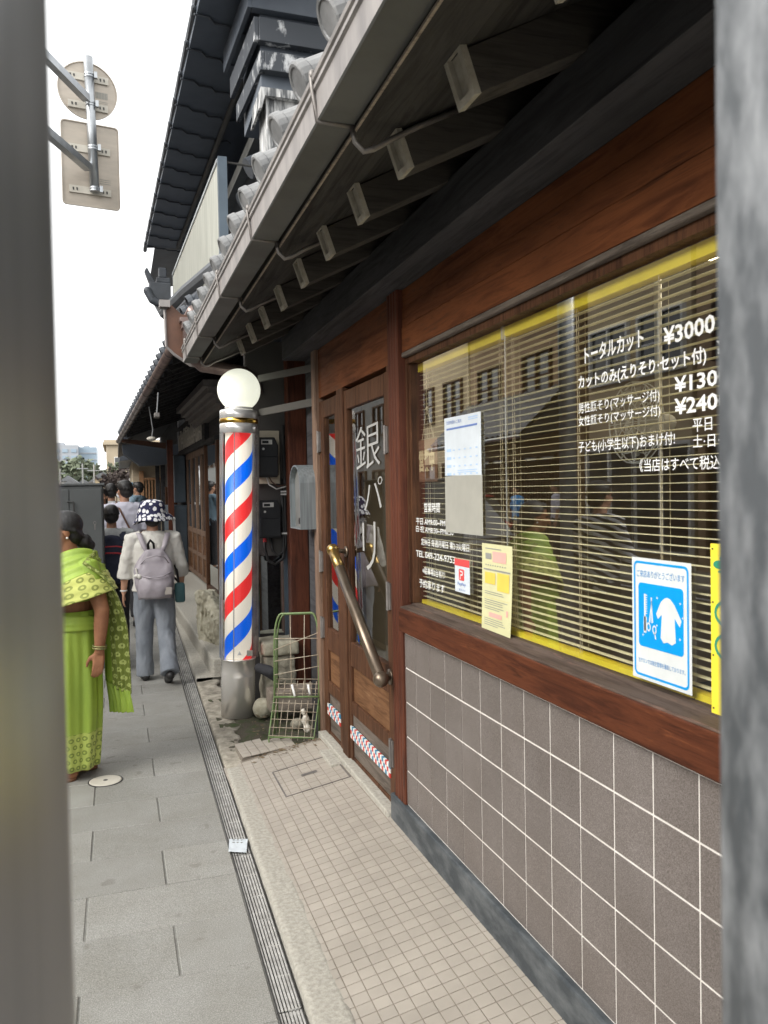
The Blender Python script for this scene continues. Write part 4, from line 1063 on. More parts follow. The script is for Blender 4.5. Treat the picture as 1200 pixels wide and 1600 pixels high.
b = MB(); b.box(1.076, 1.0844, 4.94, 4.965, 1.40, 1.44); b.lathe([(.012, 1.074), (.012, 1.084)], (0, 4.952, 1.42), 12, 0, 'X'); b.build('latch', 'dark_iron', t)
# ------------------------------------------------------------------ barber pole
pole = thing('barber_pole', 'tall barber pole with red, white and blue stripes and round white globe on top', 'barber pole', (0.778, 5.739, 0.028), rot=(R(0.0), R(1.45), R(0)))
b = MB(); b.lathe([(.118, 0), (.118, .28), (.1185, .283), (.1185, .29), (.118, .293), (.118, .40), (.124, .402), (.124, .41)], (0, 0, 0), 40); b.build('base', 'steel', pole, local=True, smooth=False)
for p in pole.children:
    for f in p.data.polygons: f.use_smooth = len(f.vertices) == 4
b = MB(); b.lathe([(.094, .412), (.094, 2.0)], (0, 0, 0), 48); o = b.build('striped_cylinder', 'barber', pole, local=True)
for f in o.data.polygons: f.use_smooth = len(f.vertices) == 4
b = MB(); b.lathe([(.128, .411), (.128, 2.0)], (0, 0, 0), 48, caps=False); o = b.build('clear_tube', 'clear', pole, local=True, smooth=True)
b = MB()
for a in (-112, 20, 165, 200):
    ca, sa = math.cos(R(a)), math.sin(R(a)); b.tube([(.127 * ca, .127 * sa, .41), (.127 * ca, .127 * sa, 2.0)], .0035 if a == -112 else .007, 6)
b.build('tube_rib', 'zinc', pole, local=True)
b = MB(); b.lathe([(.124, 1.99), (.133, 1.992), (.133, 2.055), (.129, 2.058), (.129, 2.095), (.133, 2.098), (.133, 2.150), (.120, 2.156), (.10, 2.158)], (0, 0, 0), 44); o = b.build('cap', 'chrome', pole, local=True)
for f in o.data.polygons: f.use_smooth = len(f.vertices) == 4
b = MB(); b.lathe([(.1305, 2.060), (.1345, 2.063), (.1345, 2.090), (.1305, 2.093)], (0, 0, 0), 44, caps=False); b.build('gold_band', 'gold', pole, local=True, smooth=True)
b = MB(); rg, zc = .150, 2.298
b.lathe([(.094, 2.158), (.098, 2.166), (.098, 2.176)], (0, 0, 0), 36); b.build('globe_collar', 'chrome', pole, local=True, smooth=True)
b = MB(); b.lathe([(rg * math.cos(a), zc + rg * math.sin(a)) for a in [R(-52 + 142 * k / 26) for k in range(26)]] + [(.003, zc + rg)], (0, 0, 0), 48); b.build('globe', 'globe', pole, local=True, smooth=True)
b = MB(); b.box(.100, .150, .02, .10, .40, 2.14); b.build('back_housing', 'hinge', pole, local=True, bevel=.006)
b = MB()
b.prism([(-.005 + .018 * math.cos(a), -.0955, .452 + .020 * math.sin(a)) for a in (R(90), R(210), R(330))], (0, -.001, 0)); b.build('warning_label', 'white', pole, local=True)
b = MB(); b.box(.045, .085, -.106, -.104, .435, .475); b.build('maker_label', 'paper_grey', pole, local=True)

# ------------------------------------------------------------------ meters, cables, cart, stones by the pole
t = thing('electric_meter', 'upper black electricity meter on a cream backing board behind the barber pole', 'meter', (1.06, 5.95, 1.67), 'electricity meters behind the pole')
b = MB(); b.box(.955, 1.158, 5.955, 5.975, 1.665, 2.058); b.build('backing_board', 'cream_board', t, bevel=.003)
def meter(t, x0, x1, z0, z1, y):
    w = x1 - x0
    b = MB(); b.prism([(x0, y, z0), (x1 - .01, y, z0), (x1, y, z0 + .02), (x1, y, z1 - .06), (x1 - .025, y, z1), (x0, y, z1)], (0, -.07, 0)); b.box(x0 + .004, x1 - .006, y - .085, y - .071, z0 + .01, z0 + (z1 - z0) * .52); b.build('case', 'black_plastic', t, bevel=.006)
    b = MB(); b.box(x0 + .025, x0 + .105, y - .075, y - .0705, z1 - .052, z1 - .018); b.build('display_frame', 'white', t)
    b = MB(); b.box(x0 + .032, x0 + .078, y - .0765, y - .0755, z1 - .045, z1 - .026); b.build('display', 'black_plastic', t)
    b = MB(); b.lathe([(.009, y - .074), (.009, y - .0705)], (x0 + .04, 0, z1 - .085), 14, 0, 'Y'); b.build('seal', 'white', t)
meter(t, .985, 1.135, 1.712, 2.005, 5.953)
b = MB(); b.tube([(1.05, 5.92, 1.715), (1.065, 5.91, 1.66), (1.12, 5.91, 1.625), (1.2, 5.93, 1.645), (1.215, 5.95, 1.66)], .005, 6); b.build('wire', 'white', t, smooth=True)
b = MB(); b.tube([(1.07, 5.92, 1.715), (1.085, 5.905, 1.68), (1.13, 5.905, 1.645), (1.21, 5.93, 1.66)], .004, 6); b.build('wire', 'brown_metal', t, smooth=True)
t = thing('electric_meter', 'lower black electricity meter with a thick looped cable below it', 'meter', (1.07, 5.95, 1.27), 'electricity meters behind the pole')
meter(t, .99, 1.15, 1.265, 1.545, 5.972)
b = MB(); b.tube([(1.03, 5.94, 1.268), (1.028, 5.93, 1.18), (1.05, 5.92, 1.10), (1.10, 5.92, 1.07), (1.16, 5.92, 1.11), (1.185, 5.93, 1.22), (1.19, 5.95, 1.6), (1.19, 5.96, 2.1)], .012, 8); b.tube([(1.075, 5.94, 1.268), (1.085, 5.93, 1.17), (1.12, 5.92, 1.13), (1.165, 5.92, 1.16), (1.17, 5.93, 1.30), (1.172, 5.95, 1.7)], .010, 8); b.build('cable', 'cable', t, smooth=True)
b = MB(); b.tube([(1.03, 5.94, 1.272), (1.03, 5.932, 1.235)], .0135, 8); b.build('cable_sleeve', 'red_strap', t)
b = MB()
for z in (1.29, 1.58, 1.60): b.box(1.155, 1.205, 5.915, 5.93, z, z + .012)
b.build('cable_clip', 'white', t)

cart = thing('wire_cart', 'narrow green wire cart frame with bent pale wires standing beside the shop door', 'cart', (1.02, 4.86, 0.07))
cA, cB = Vector((0.895, 4.955, 0)), Vector((1.142, 4.80, 0)); cu = (cB - cA).normalized(); cn = Vector((-cu.y, cu.x, 0))
def cp(s, z, d=0.0): return cA.lerp(cB, s) + Vector((0, 0, z)) + cn * (d + (z - .1) * .05)
b = MB()
for d, top, ins in ((0, .845, 0.0), (.035, .835, .02)):
    pts = [cp(ins, .10, d), cp(ins, .66, d)] + [cp(ins + .16 * (1 - math.cos(a)), .66 + (top - .66) * math.sin(a), d) for a in (R(15), R(30), R(45), R(60), R(75), R(90))] + [cp(1 - ins - .16 * (1 - math.cos(a)), .66 + (top - .66) * math.sin(a) + .01, d) for a in (R(90), R(75), R(60), R(45), R(30), R(15))] + [cp(1 - ins, .66, d), cp(1 - ins, .13, d)]
    b.tube(pts, .0065 if d == 0 else .005, 8)
b.tube([cp(0, .33, -.01), cp(1, .345, -.01)], .006, 8); b.tube([cp(.02, .72, .02), cp(0, .40, .03), cp(-.02, .30, .0)], .004, 6)
b.build('tube_frame', 'cart_green', cart, smooth=True)
b = MB(); w = .0028
for (za, zb) in ((.62, .735), (.55, .60), (.465, .53), (.69, .70)): b.tube([cp(0, za, -.004), cp(1, zb, -.004)], w, 5)
for s, s2 in ((.36, .40), (.68, .70)): b.tube([cp(s, .84, 0), cp(s2 - .03, .6, .0), cp(s2, .34, -.005)], w, 5)
for k in range(7):
    s = .08 + .14 * k; b.tube([cp(s, .32, -.02), cp(s, .10, -.10), ], w * .8, 5); b.tube([cp(s, .43, .02), cp(s, .33, -.012)], w * .8, 5)
for k in range(5): b.tube([cp(0, .30 - .045 * k, -.03 - .018 * k), cp(1, .305 - .045 * k, -.03 - .018 * k)], w * .8, 5)
for k in range(4): b.tube([cp(0.0, .35 + .028 * k, .0 + .008 * k), cp(1, .36 + .028 * k, .0 + .008 * k)], w * .8, 5)
b.build('wires', 'cart_pale', cart, smooth=True)
b = MB(); b.tube([cp(0, .11, -.10), cp(1, .12, -.10), cp(1, .34, 0)], .005, 6); b.tube([cp(0, .34, 0), cp(0, .10, -.10), cp(.04, .06, -.11)], .005, 6); b.tube([cp(.98, .12, -.10), cp(.98, .085, -.10)], .004, 6); b.build('tray_frame', 'cart_green', cart, smooth=True)
b = MB(); b.tube([cp(.42, .415, -.02), cp(.47, .37, -.025), cp(.5, .345, -.03)], .008, 8); b.build('white_tie', 'white', cart, smooth=True); b = MB(); b.tube([cp(.78, .42, -.02), cp(.83, .36, -.025)], .008, 8); b.build('white_tie', 'white', cart, smooth=True)
# crumpled white cloth / bottle caught in the tray
b = MB(); c_ = cp(.72, .20, -.02); b.ellip((c_.x, c_.y, c_.z), (.024, .02, .04), 0, 12, 8); b.ellip((c_.x - .012, c_.y, c_.z + .055), (.017, .017, .02), 0, 10, 6); b.ellip((c_.x + .008, c_.y - .01, c_.z - .05), (.026, .02, .024), 0, 10, 6)
tag(b.build('work_gloves', 'bracket_pale', remesh=.006, relax=2, wrinkle=(.006, (40, 40, 40)), smooth=True), 'crumpled off-white gloves caught in the tray of the wire cart', 'gloves')
b = MB(); b.tube([(.905, 5.55, .39), (.96, 5.50, .375), (1.0, 5.48, .33)], [.035, .042, .03], 10, 0, True, True); b.ellip((.985, 5.47, .37), (.04, .03, .035))
tag(b.build('black_pouch', 'dark_cloth', remesh=.008, relax=2, smooth=True), 'small black cloth pouch hanging beside the chrome base of the barber pole', 'pouch')
def rock(name, c, r, label, mat, seed, cat='rock', flat=1.0):
    b = MB(); b.ellip(c, r, 0, 28, 18); o = b.build(name, mat, smooth=True)
    for v in o.data.vertices:
        p = Vector(v.co); d = (p - Vector(c)); k = 1 + .16 * noise.noise(p * 9 + Vector((seed, 0, 0))) + .05 * noise.noise(p * 30)
        v.co = Vector(c) + d * k
    return tag(o, label, cat)
rock('rock', (.935, 5.62, .085), (.075, .08, .075), 'round pale rock on the moss next to the barber pole', 'stone_pale', 2)
rock('rock', (.72, 4.99, .035), (.04, .03, .016), 'small flat broken stone at the pole foot beside the kerb', 'stone_pale', 5)
rock('rock', (1.10, 5.25, .06), (.05, .045, .04), 'brown stone on the moss behind the wire cart', 'stone', 9)
def stone_block(name, x0, x1, y0, y1, z0, z1, mat, label, seed, amp=.012, cat='stone block'):
    b = MB(); b.box(x0, x1, y0, y1, z0, z1)
    o = b.build(name, mat, bevel=.008, remesh=.014, relax=1, smooth=True)
    for v in o.data.vertices: v.co += v.normal * amp * noise.noise(v.co * 14 + Vector((seed, 0, 0)))
    return tag(o, label, cat)
stone_block('stone_pier', .975, 1.20, 5.72, 5.97, -.05, .425, 'stone', 'rough square stone pier standing behind the barber pole', 1, .02)
stone_block('stone_slab', .955, 1.225, 5.70, 5.97, .43, .53, 'stone_pale', 'pale flat stone slab lying on the rough stone pier', 4)
b = MB(); b.box(.955, 1.30, 5.42, 5.60, .10, .245)
o = b.build('timber_block', 'wood_grey', bevel=.01); tag(o, 'weathered grey timber block lying behind the wire cart', 'timber')
# carved stone ornament in front of the neighbouring shop
b = MB()
P0 = [(.715, 7.95, .19), (.70, 8.0, .40), (.715, 7.98, .60), (.745, 7.95, .665), (.80, 7.85, .66), (.93, 7.5, .40), (.97, 7.3, .22), (.95, 7.25, .10), (.86, 7.45, .11)]
b.prism(P0, (.10, .14, 0))
def scroll(c, r, turns=1.6):
    pts = [];
    for k in range(26):
        a = k / 25 * turns * 2 * PI; q = r * (1 - .75 * k / 25); pts.append((c[0] + q * math.cos(a) * .55, c[1] - q * math.cos(a) * .8, c[2] + q * math.sin(a)))
    b.tube(pts, [.026 - .014 * k / 25 for k in range(26)], 8, 0, True, True)
scroll((.735, 7.90, .60), .075); scroll((.91, 7.42, .17), .06)
for k in range(6):
    b.tube([(.745 + .022 * k, 7.84 - .055 * k, .56 - .035 * k), (.73 + .022 * k, 7.83 - .055 * k, .30 - .022 * k)], .013, 6, 0, True, True)
o = b.build('carved_stone', 'stone_pale', remesh=.011, relax=2, smooth=True)
for v in o.data.vertices: v.co += v.normal * .010 * noise.noise(v.co * 30)
tag(o, 'weathered carved stone ornament with scrolls standing behind the barber pole', 'carved stone')

# ------------------------------------------------------------------ downpipe at the end of the shop's gutter (part of the shop)
b = MB(); q = lambda x, z: (x * .955, 6.06, 1.6 + (z - 1.6) * .955)
hx = q(.565, 2.8)[0]
b.box(hx - .075, hx + .065, 6.0, 6.12, 2.845, 2.875); b.box(hx - .062, hx + .052, 6.0, 6.12, 2.80, 2.8449); b.box(hx - .05, hx + .042, 6.005, 6.115, 2.62, 2.7999)
b.tube([(hx, 6.06, 2.66), (hx + .01, 6.06, 2.60), (hx + .08, 6.05, 2.54), (.80, 6.02, 2.51), (.92, 6.0, 2.485), (.985, 5.98, 2.43), (1.005, 5.97, 2.33)], [.046, .05, .052, .05, .046, .044, .042], 14)
part('downpipe', b, 'copper_pipe', smooth=False)
for p in shop.children:
    if p.name == 'downpipe':
        for f in p.data.polygons: f.use_smooth = len(f.vertices) == 4 and f.area < .004

# ------------------------------------------------------------------ neighbouring shop with storehouse storey above
FX = lambda y: 1.375 - 0.0215 * (y - 6.4)
kb = thing('storehouse_shop', 'black plastered storehouse shop with tiled eave, brown gutter and deep upper roof', 'shop', (1.3, 6.2, 0))
def kp(name, mb, mat, parent=None, **kw): return mb.build(name, mat, parent or kb, **kw)
b = MB(); b.box(.93, 1.9, 5.985, 6.12, -.1, 2.72); kp('side_wall', b, 'interior_dark')
b = MB(); b.box(.985, 1.175, 5.975, 5.984, .55, 1.13); kp('side_window', b, 'mirror')
b = MB(); b.box(.955, .984, 5.968, 5.9849, .53, 1.16); b.box(1.176, 1.20, 5.968, 5.9849, .53, 1.16); kp('window_frame', b, 'frame_blue')
b = MB(); b.box(1.20, 1.235, 5.93, 5.984, 0, 1.6); kp('corner_board', b, 'frame_blue')
def facade(mb, y0, y1, z0, z1, d0=0.0, d1=.15, m=0):
    """a slab set in the shop's front: d0 = distance in front of it (negative: towards the street)"""
    mb.prism([(FX(y0) + d0, y0, z0), (FX(y0) + d1, y0, z0), (FX(y0) + d1, y0, z1), (FX(y0) + d0, y0, z1)], (FX(y1) - FX(y0), y1 - y0, 0), m)
b = MB(); facade(b, 6.13, 10.7, -.1, 2.9, .02, .2); facade(b, 10.7, 16.4, 2.34, 2.9, .03, .2); facade(b, 14.85, 16.4, -.1, 2.34, .02, .2); kp('front_wall', b, 'wood_dark')
b = MB(); facade(b, 10.85, 12.0, .27, 2.30, -.005, .01); kp('display_window', b, 'mirror')
b = MB(); facade(b, 10.72, 10.845, .2, 2.335, -.03, .05); facade(b, 12.005, 12.08, .2, 2.335, -.03, .05); facade(b, 10.85, 12.0, .2, .268, -.04, .05); kp('window_frame', b, 'wood_door')
for i, (ya, yb) in enumerate(((12.09, 12.75), (12.76, 13.42), (13.43, 14.09), (14.10, 14.84))):
    b = MB(); w = .07
    facade(b, ya, ya + w, .25, 2.30, 0, .05); facade(b, yb - w, yb, .25, 2.30, 0, .05); facade(b, ya + w, yb - w, 2.2, 2.30, 0, .05); facade(b, ya + w, yb - w, .95, 1.03, 0, .05); facade(b, ya + w, yb - w, .25, .32, 0, .05); facade(b, ya + w, yb - w, .60, .66, 0, .05)
    d = kp('door', b, 'wood_old')
    b = MB(); facade(b, ya + w, yb - w, 1.03, 2.2, .02, .03); kp('pane', b, 'window_dark' if i != 1 else 'mirror', d)
    b = MB(); facade(b, ya + w, yb - w, .32, .95, .022, .04); kp('panel', b, 'wood_panel', d)
b = MB(); facade(b, 10.7, 15.9, 2.305, 2.36, -.06, .05); facade(b, 10.7, 15.95, 2.80, 2.86, -.04, .05); facade(b, 11.9, 15.8, 2.361, 2.799, -.03, .03); sb = kp('name_board', b, 'wood_dark')
L = MB(); rnd = random.Random(31); y = 15.65           # carved characters too worn and foreshortened to read
while y > 12.2:
    w = rnd.uniform(.16, .26)
    for q_ in (y, y - w): L.prism([(FX(q_) - .05, q_, 2.41), (FX(q_) - .031, q_, 2.41), (FX(q_) - .031, q_, 2.41 + rnd.uniform(.26, .34)), (FX(q_) - .05, q_, 2.41 + rnd.uniform(.26, .34))], (0, -.045, 0))
    for z in rnd.sample((2.42, 2.51, 2.58, 2.66, 2.72), 2): L.prism([(FX(y) - .049, y - .046, z), (FX(y) - .0312, y - .046, z), (FX(y) - .0312, y - .046, z + .035), (FX(y) - .049, y - .046, z + .035)], (FX(y - w) - FX(y), -w + .047, 0))
    y -= w + rnd.uniform(.09, .15)
kp('carved_relief', L, 'bracket_pale', sb)
b = MB()
for k, (z0, z1, pr) in enumerate(((2.62, 2.67, .10), (2.671, 2.73, .16), (2.731, 2.78, .20), (2.781, 2.85, .26), (2.851, 2.93, .32))): facade(b, 9.6 + .05 * (4 - k), 12.75 + .05 * k, z0, z1, -pr, .02)
kp('cornice', b, 'hinge')
b = MB(); b.prism([(.86, 14.7, .2), (.86 + .10, 14.7, .2), (.96, 14.7, 2.56), (.86, 14.7, 2.56)], (0, .12, 0)); kp('post', b, 'wood_post')
b = MB(); facade(b, 14.9, 16.2, .25, 1.4, -.30, .0); facade(b, 15.0, 16.1, 1.45, 2.3, -.2, .0); kp('steel_panel', b, 'frame_blue', bevel=.01)
b = MB(); b.prism([(.055, 16.5, 2.64), (.95, 16.5, 2.5), (.95, 16.5, 2.62), (.055, 16.5, 2.70)], (0, .04, 0)); kp('end_board', b, 'brown_metal')
# gutter, eave, tile ends
G0, G1 = Vector((.575, 6.16, 2.955)), Vector((.058, 16.5, 2.645))
GP = lambda t: G0.lerp(G1, t)
b = MB(); b.tube([GP(0), GP(.5), GP(1)], .046, 16); gq = kp('gutter', b, 'copper_pipe', smooth=True)
for k in range(17):
    c_ = GP(.03 + .06 * k); d_ = (G1 - G0).normalized()
    b = MB(); b.tube([c_ - d_ * .006, c_ + d_ * .006], .050, 16); b.tube([c_ + Vector((.03, 0, -.03)), c_ + Vector((.10, 0, -.07)), c_ + Vector((.22, 0, .0))], .006, 6); kp('bracket', b, 'dark_iron', gq, smooth=True)
b = MB()
for k in range(31):
    c_ = GP(.02 + k / 31 * .98) + Vector((.01, 0, .115)); b = MB()
    ax = Vector((.9, 0, .45)).normalized(); sd = Vector((0, 1, 0)); up = sd.cross(ax)
    ring = lambda d, r: [c_ + ax * d + (up * math.sin(2 * PI * q_ / 14) + sd * math.cos(2 * PI * q_ / 14)) * r for q_ in range(14)]
    b.rings([ring(-.01, .05), ring(-.022, .052), ring(-.022, .060), ring(.02, .062), ring(.03, .05), ring(.4, .05)])
    kp('eave_tile', b, 'roof_tile_dark')
def eave_pt(t, s):  # s 0 at the gutter, 1 deep over the pavement wall
    g = GP(t); return Vector((g.x + .03 + (FX(g.y) + .15 - g.x) * s, g.y, g.z + .06 + .42 * s))
b = MB()
b.rings([[eave_pt(t, s) for s in (0, .5, 1)] + [eave_pt(t, s) + Vector((0, 0, .09)) for s in (1, .5, 0)] for t in (-.003, .25, .5, .75, 1)]); kp('eave', b, 'kura_black')
for k in range(24):
    t_ = .02 + k / 24 * .97; b = MB(); p0, p1 = eave_pt(t_, .08), eave_pt(t_, 1)
    b.prism([p0 + Vector((0, -.03, -.07)), p1 + Vector((0, -.03, -.07)), p1 + Vector((0, -.03, -.001)), p0 + Vector((0, -.03, -.001))], (0, .06, 0)); kp('rafter', b, 'wood_dark')
    if k % 2: continue
b = MB(); b.prism([(.16, 16.5, 2.78), (.74, 6.2, 3.06), (2.6, 6.2, 3.9), (2.6, 16.5, 3.7)], (0, 0, .03)); kp('lower_roof', b, 'roof_tile_dark')
# brown sheet metal end of the eave facing the camera
b = MB(); k_ = .972
b.prism([(x * k_, 6.15, 1.6 + (z - 1.6) * k_) for x, z in ((.385, 2.985), (.43, 3.03), (.50, 2.965), (.60, 2.95), (.62, 2.58), (.56, 2.585), (.44, 2.665), (.39, 2.72))], (0, .03, 0)); ep = kp('end_panel', b, 'brown_metal')
b = MB(); out = [(.60, 2.575), (.56, 2.578), (.44, 2.658), (.383, 2.715), (.378, 2.99)]
b.tube([(x * k_, 6.145, 1.6 + (z - 1.6) * k_) for x, z in out], .011, 6); b.box(.33, .405, 6.10, 6.2, 2.965, 3.015); kp('panel_edge', b, 'gutter', ep)
# upper storey
b = MB(); b.box(1.55, 6, 6.3, 16, 2.9, 5.7); kp('upper_wall', b, 'kura_plaster')
E0 = lambda y: .694 - .0257 * (y - 6.427)
b = MB()
b.rings([[(E0(y), y, 5.36), (E0(y) + .5, y, 5.40), (1.56, y, 5.62), (1.56, y, 6.0), (E0(y) - .02, y, 5.50)] for y in (5.45, 8, 10.5, 12.9)]); up_ = kp('upper_eave', b, 'kura_plaster')
b = MB()
for k in range(24):
    y = 5.5 + .52 * k; x = E0(y)
    if y > 12.85: break
    stp = [(x - .02, y, 5.352), (x + .10, y + .02, 5.356), (x + .15, y + .10, 5.36), (x + .27, y + .12, 5.366), (x + .31, y + .20, 5.372), (x + .44, y + .21, 5.38), (x + .47, y + .30, 5.386), (x + .60, y + .31, 5.42), (x + .64, y + .38, 5.43)]
    b.tube(stp, .0095, 5)
    b.tube([(x - .012, y, 5.41), (x - .012, y + .50, 5.43)], .03, 8, 0, True, True)
kp('eave_tile_edge', b, 'roof_tile_dark', up_)
b = MB(); b.tube([(1.187 + .037 * 1.5, 5.6, 5.40), (1.187, 7.44, 5.38), (.989, 12.83, 5.38)], .030, 10); kp('rail', b, 'dark_metal_gutter_shade', up_, smooth=True)
b = MB(); b.prism([(1.31, 6.35, 4.86), (1.40, 6.35, 4.86), (1.40, 6.35, 4.98), (1.31, 6.35, 4.98)], (-.09, 4.4, 0)); kp('band', b, 'dark_metal_gutter_shade')
b = MB(); b.box(.3, 1.56, 5.2, 5.44, 5.3, 6.2)
b = MB(); b.prism([(E0(5.45) - .05, 5.45, 5.52), (3.5, 5.45, 7.3), (6, 5.45, 5.9), (1.6, 5.45, 5.75)], (0, 10.8, 0)); kp('upper_roof', b, 'roof_tile_dark')
# stepped plaster shutter case at the near corner, with its pier
def stepbox(x0, y0, z0, z1, ln, mat):
    b = MB(); b.prism([(x0, y0, z0), (x0 + .035, y0, z0), (x0 + .035, y0 - .0, z1), (x0, y0, z1)], (-.05, ln, 0)); b.box(x0 + .0352, 1.75, y0 - .006, y0 + .07, z0, z1); return b
cor = None
b = MB()
for i, (x0, z0, z1, ln) in enumerate(((1.00, 5.16, 5.34, 1.0), (1.045, 4.93, 5.10, .95), (1.085, 4.72, 4.86, .9))):
    q_ = stepbox(x0, 6.0, z0, z1, ln, 0); base_ = len(b.v); b.v += q_.v; b.f += [tuple(base_ + i_ for i_ in f) for f in q_.f]; b.m += [1 if i else 0] * len(q_.f)
b.box(1.10, 1.75, 6.07, 6.9, 4.60, 5.36)
kp('shutter_case', b, ['kura_plaster', 'kura_worn'], bevel=.004)
b = MB(); b.box(1.085, 1.44, 6.0, 6.4, 4.535, 4.595); b.prism([(1.085, 6.0, 4.535), (1.115, 6.0, 4.535), (1.09, 6.0, 4.44), (1.07, 6.0, 4.44)], (0, .4, 0)); kp('pier_cap', b, 'kura_grey')
b = MB(); b.box(1.135, 1.42, 6.05, 6.38, 2.95, 4.534); b.box(1.128, 1.16, 6.043, 6.06, 2.95, 4.534); b.box(1.19, 1.21, 6.038, 6.06, 2.95, 4.534); kp('pier', b, 'kura_grey', bevel=.004)
for (x, y, z) in ((1.20, 6.8, 4.63), (1.11, 6.82, 4.31), (1.06, 6.9, 4.05)):
    b = MB(); b.tube([(x, y, z), (x + .25, y + .02, z + .14)], [.085, .08], 14); kp('ridge_tile', b, 'roof_tile_dark', smooth=False)
# signboard standing on the lower roof
t = thing('roof_signboard', 'long pale weathered signboard in a blue-grey frame standing on the tiled roof', 'sign board', (.8, 6.33, 3.35))
a_, c_ = Vector((.80, 6.33, 0)), Vector((.685, 9.75, 0))
b = MB(); b.prism([a_ + Vector((0, 0, 3.40)), c_ + Vector((0, 0, 3.40)), c_ + Vector((0, 0, 4.14)), a_ + Vector((0, 0, 4.14))], (.03, 0, 0)); b.build('panel', 'copper_green', t)
b = MB(); b.box(.793, .86, 6.26, 6.328, 3.3, 4.16); b.build('upright', 'frame_blue', t); b = MB(); b.prism([c_ + Vector((0, 0, 3.35)), c_ + Vector((.05, 0, 3.35)), c_ + Vector((.05, 0, 4.16)), c_ + Vector((0, 0, 4.16))], (0, .06, 0)); b.build('upright', 'frame_blue', t)
b = MB(); b.prism([a_ + Vector((-.01, 0, 4.141)), a_ + Vector((.04, 0, 4.141)), a_ + Vector((.04, 0, 4.165)), a_ + Vector((-.01, 0, 4.165))], c_ - a_); b.prism([a_ + Vector((-.004, .3, 3.70)), a_ + Vector((-.001, .3, 3.70)), a_ + Vector((-.001, .3, 3.715)), a_ + Vector((-.004, .3, 3.715))], (c_ - a_) * .9); b.build('top_rail', 'zinc', t)
b = MB(); b.tube([(.85, 6.29, 4.13), (1.1, 6.3, 4.12)], .008, 6); b.tube([(.85, 6.29, 3.65), (1.0, 6.5, 3.72)], .005, 6); b.build('stay', 'dark_iron', t)
# hip ridge and ornamental end tile at the far end of the lower roof
b = MB(); b.tube([(.84, 6.5, 3.42), (.72, 8.2, 3.60), (.60, 9.8, 3.72), (.52, 10.2, 3.98)], [.07, .075, .08, .07], 10); b.tube([(.86, 6.7, 3.33), (.74, 8.2, 3.49), (.64, 9.8, 3.60)], .06, 8); kp('ridge', b, 'roof_tile_dark')
b = MB(); b.box(.42, .66, 9.75, 9.95, 3.86, 4.06); b.prism([(.42, 9.8, 4.06), (.50, 9.8, 4.06), (.42, 9.8, 4.20), (.40, 9.8, 4.24), (.37, 9.8, 4.20)], (0, .1, 0)); b.box(.50, .66, 9.8, 9.95, 4.07, 4.13); b.box(.53, .62, 9.82, 9.93, 4.135, 4.25); b.tube([(.40, 9.75, 3.95), (.45, 9.75, 3.85), (.55, 9.75, 3.80), (.65, 9.75, 3.78)], .05, 10, 0, True, True); kp('ornamental_tile', b, 'roof_tile_dark', bevel=.01)
# lamps under that eave
for (x, y, z, lb) in ((.45, 11.0, 2.33, 'small round white lamp hanging under the dark eave above the sidewalk'),):
    t = thing('hanging_lamp', lb, 'lamp', (x, y, z)); b = MB(); b.ellip((x, y, z), (.06, .06, .03)); b.build('shade', 'bracket_pale', t, smooth=True); b = MB(); b.tube([(x, y, z), (x + .02, y, z + .12), (x - .02, y + .02, z + .42)], .007, 6); b.build('arm', 'zinc', t)
t = thing('security_camera', 'small boxy grey camera fixed under the dark eave left of the globe', 'camera', (.45, 9.2, 2.47)); b = MB(); b.box(.41, .47, 9.1, 9.25, 2.44, 2.49); b.build('body', 'hinge', t, bevel=.008); b = MB(); b.tube([(.44, 9.2, 2.49), (.46, 9.22, 2.72)], .008, 6); b.build('bracket', 'zinc', t)
# terrace in front of that shop
b = MB(); b.prism([(.735, 6.95, -.1), (FX(6.95) + .1, 6.95, -.1), (FX(16.6) + .1, 16.6, -.1), (.58, 16.6, -.1)], (0, 0, .30)); struct(b.build('terrace', 'concrete', bevel=.02))
# ------------------------------------------------------------------ road sign seen from behind
s_ = thing('road_sign', 'pair of road signs seen from behind, round over rectangular, on a bracketed pipe', 'road sign', (-.20, 8.7, 0))
d_ = Vector((math.cos(R(9)), math.sin(R(9)), 0)); nb = Vector((d_.y, -d_.x, 0))   # along the plates / towards the camera
c0 = Vector((-.175, 8.7, 0))
def sp(s, z, n=0.0): return c0 + d_ * s + nb * n + Vector((0, 0, z))
b = MB(); ring = lambda r, n: [sp(r * math.cos(2 * PI * k / 48), 5.655 + r * math.sin(2 * PI * k / 48), n) for k in range(48)]
b.rings([ring(.278, -.006), ring(.285, -.004), ring(.285, .012), ring(.276, .012), ring(.274, .002)]); b.build('round_plate', 'beige_metal', s_)
b = MB()
def rr(x0, x1, z0, z1, r, n): 
    out = []
    for (cx, cz, a0) in ((x1 - r, z1 - r, 0), (x0 + r, z1 - r, 90), (x0 + r, z0 + r, 180), (x1 - r, z0 + r, 270)):
        for k in range(6): a = R(a0 + 18 * k); out.append(sp(cx + r * math.cos(a), cz + r * math.sin(a), n))
    return out
X0, X1_, Z0, Z1 = -.265, .288, 4.50, 5.335
b.rings([rr(X0, X1_, Z0, Z1, .04, -.006), rr(X0, X1_, Z0, Z1, .04, .012), rr(X0 + .01, X1_ - .01, Z0 + .01, Z1 - .01, .035, .012), rr(X0 + .012, X1_ - .012, Z0 + .012, Z1 - .012, .035, .002)]); b.build('square_plate', 'beige_metal', s_)
b = MB(); b.tube([sp(.005, 5.96, .065), sp(.035, 4.64, .065)], .045, 18); b.build('pipe', 'zinc', s_)
for p in s_.children:
    if p.name == 'pipe':
        for f in p.data.polygons: f.use_smooth = len(f.vertices) == 4
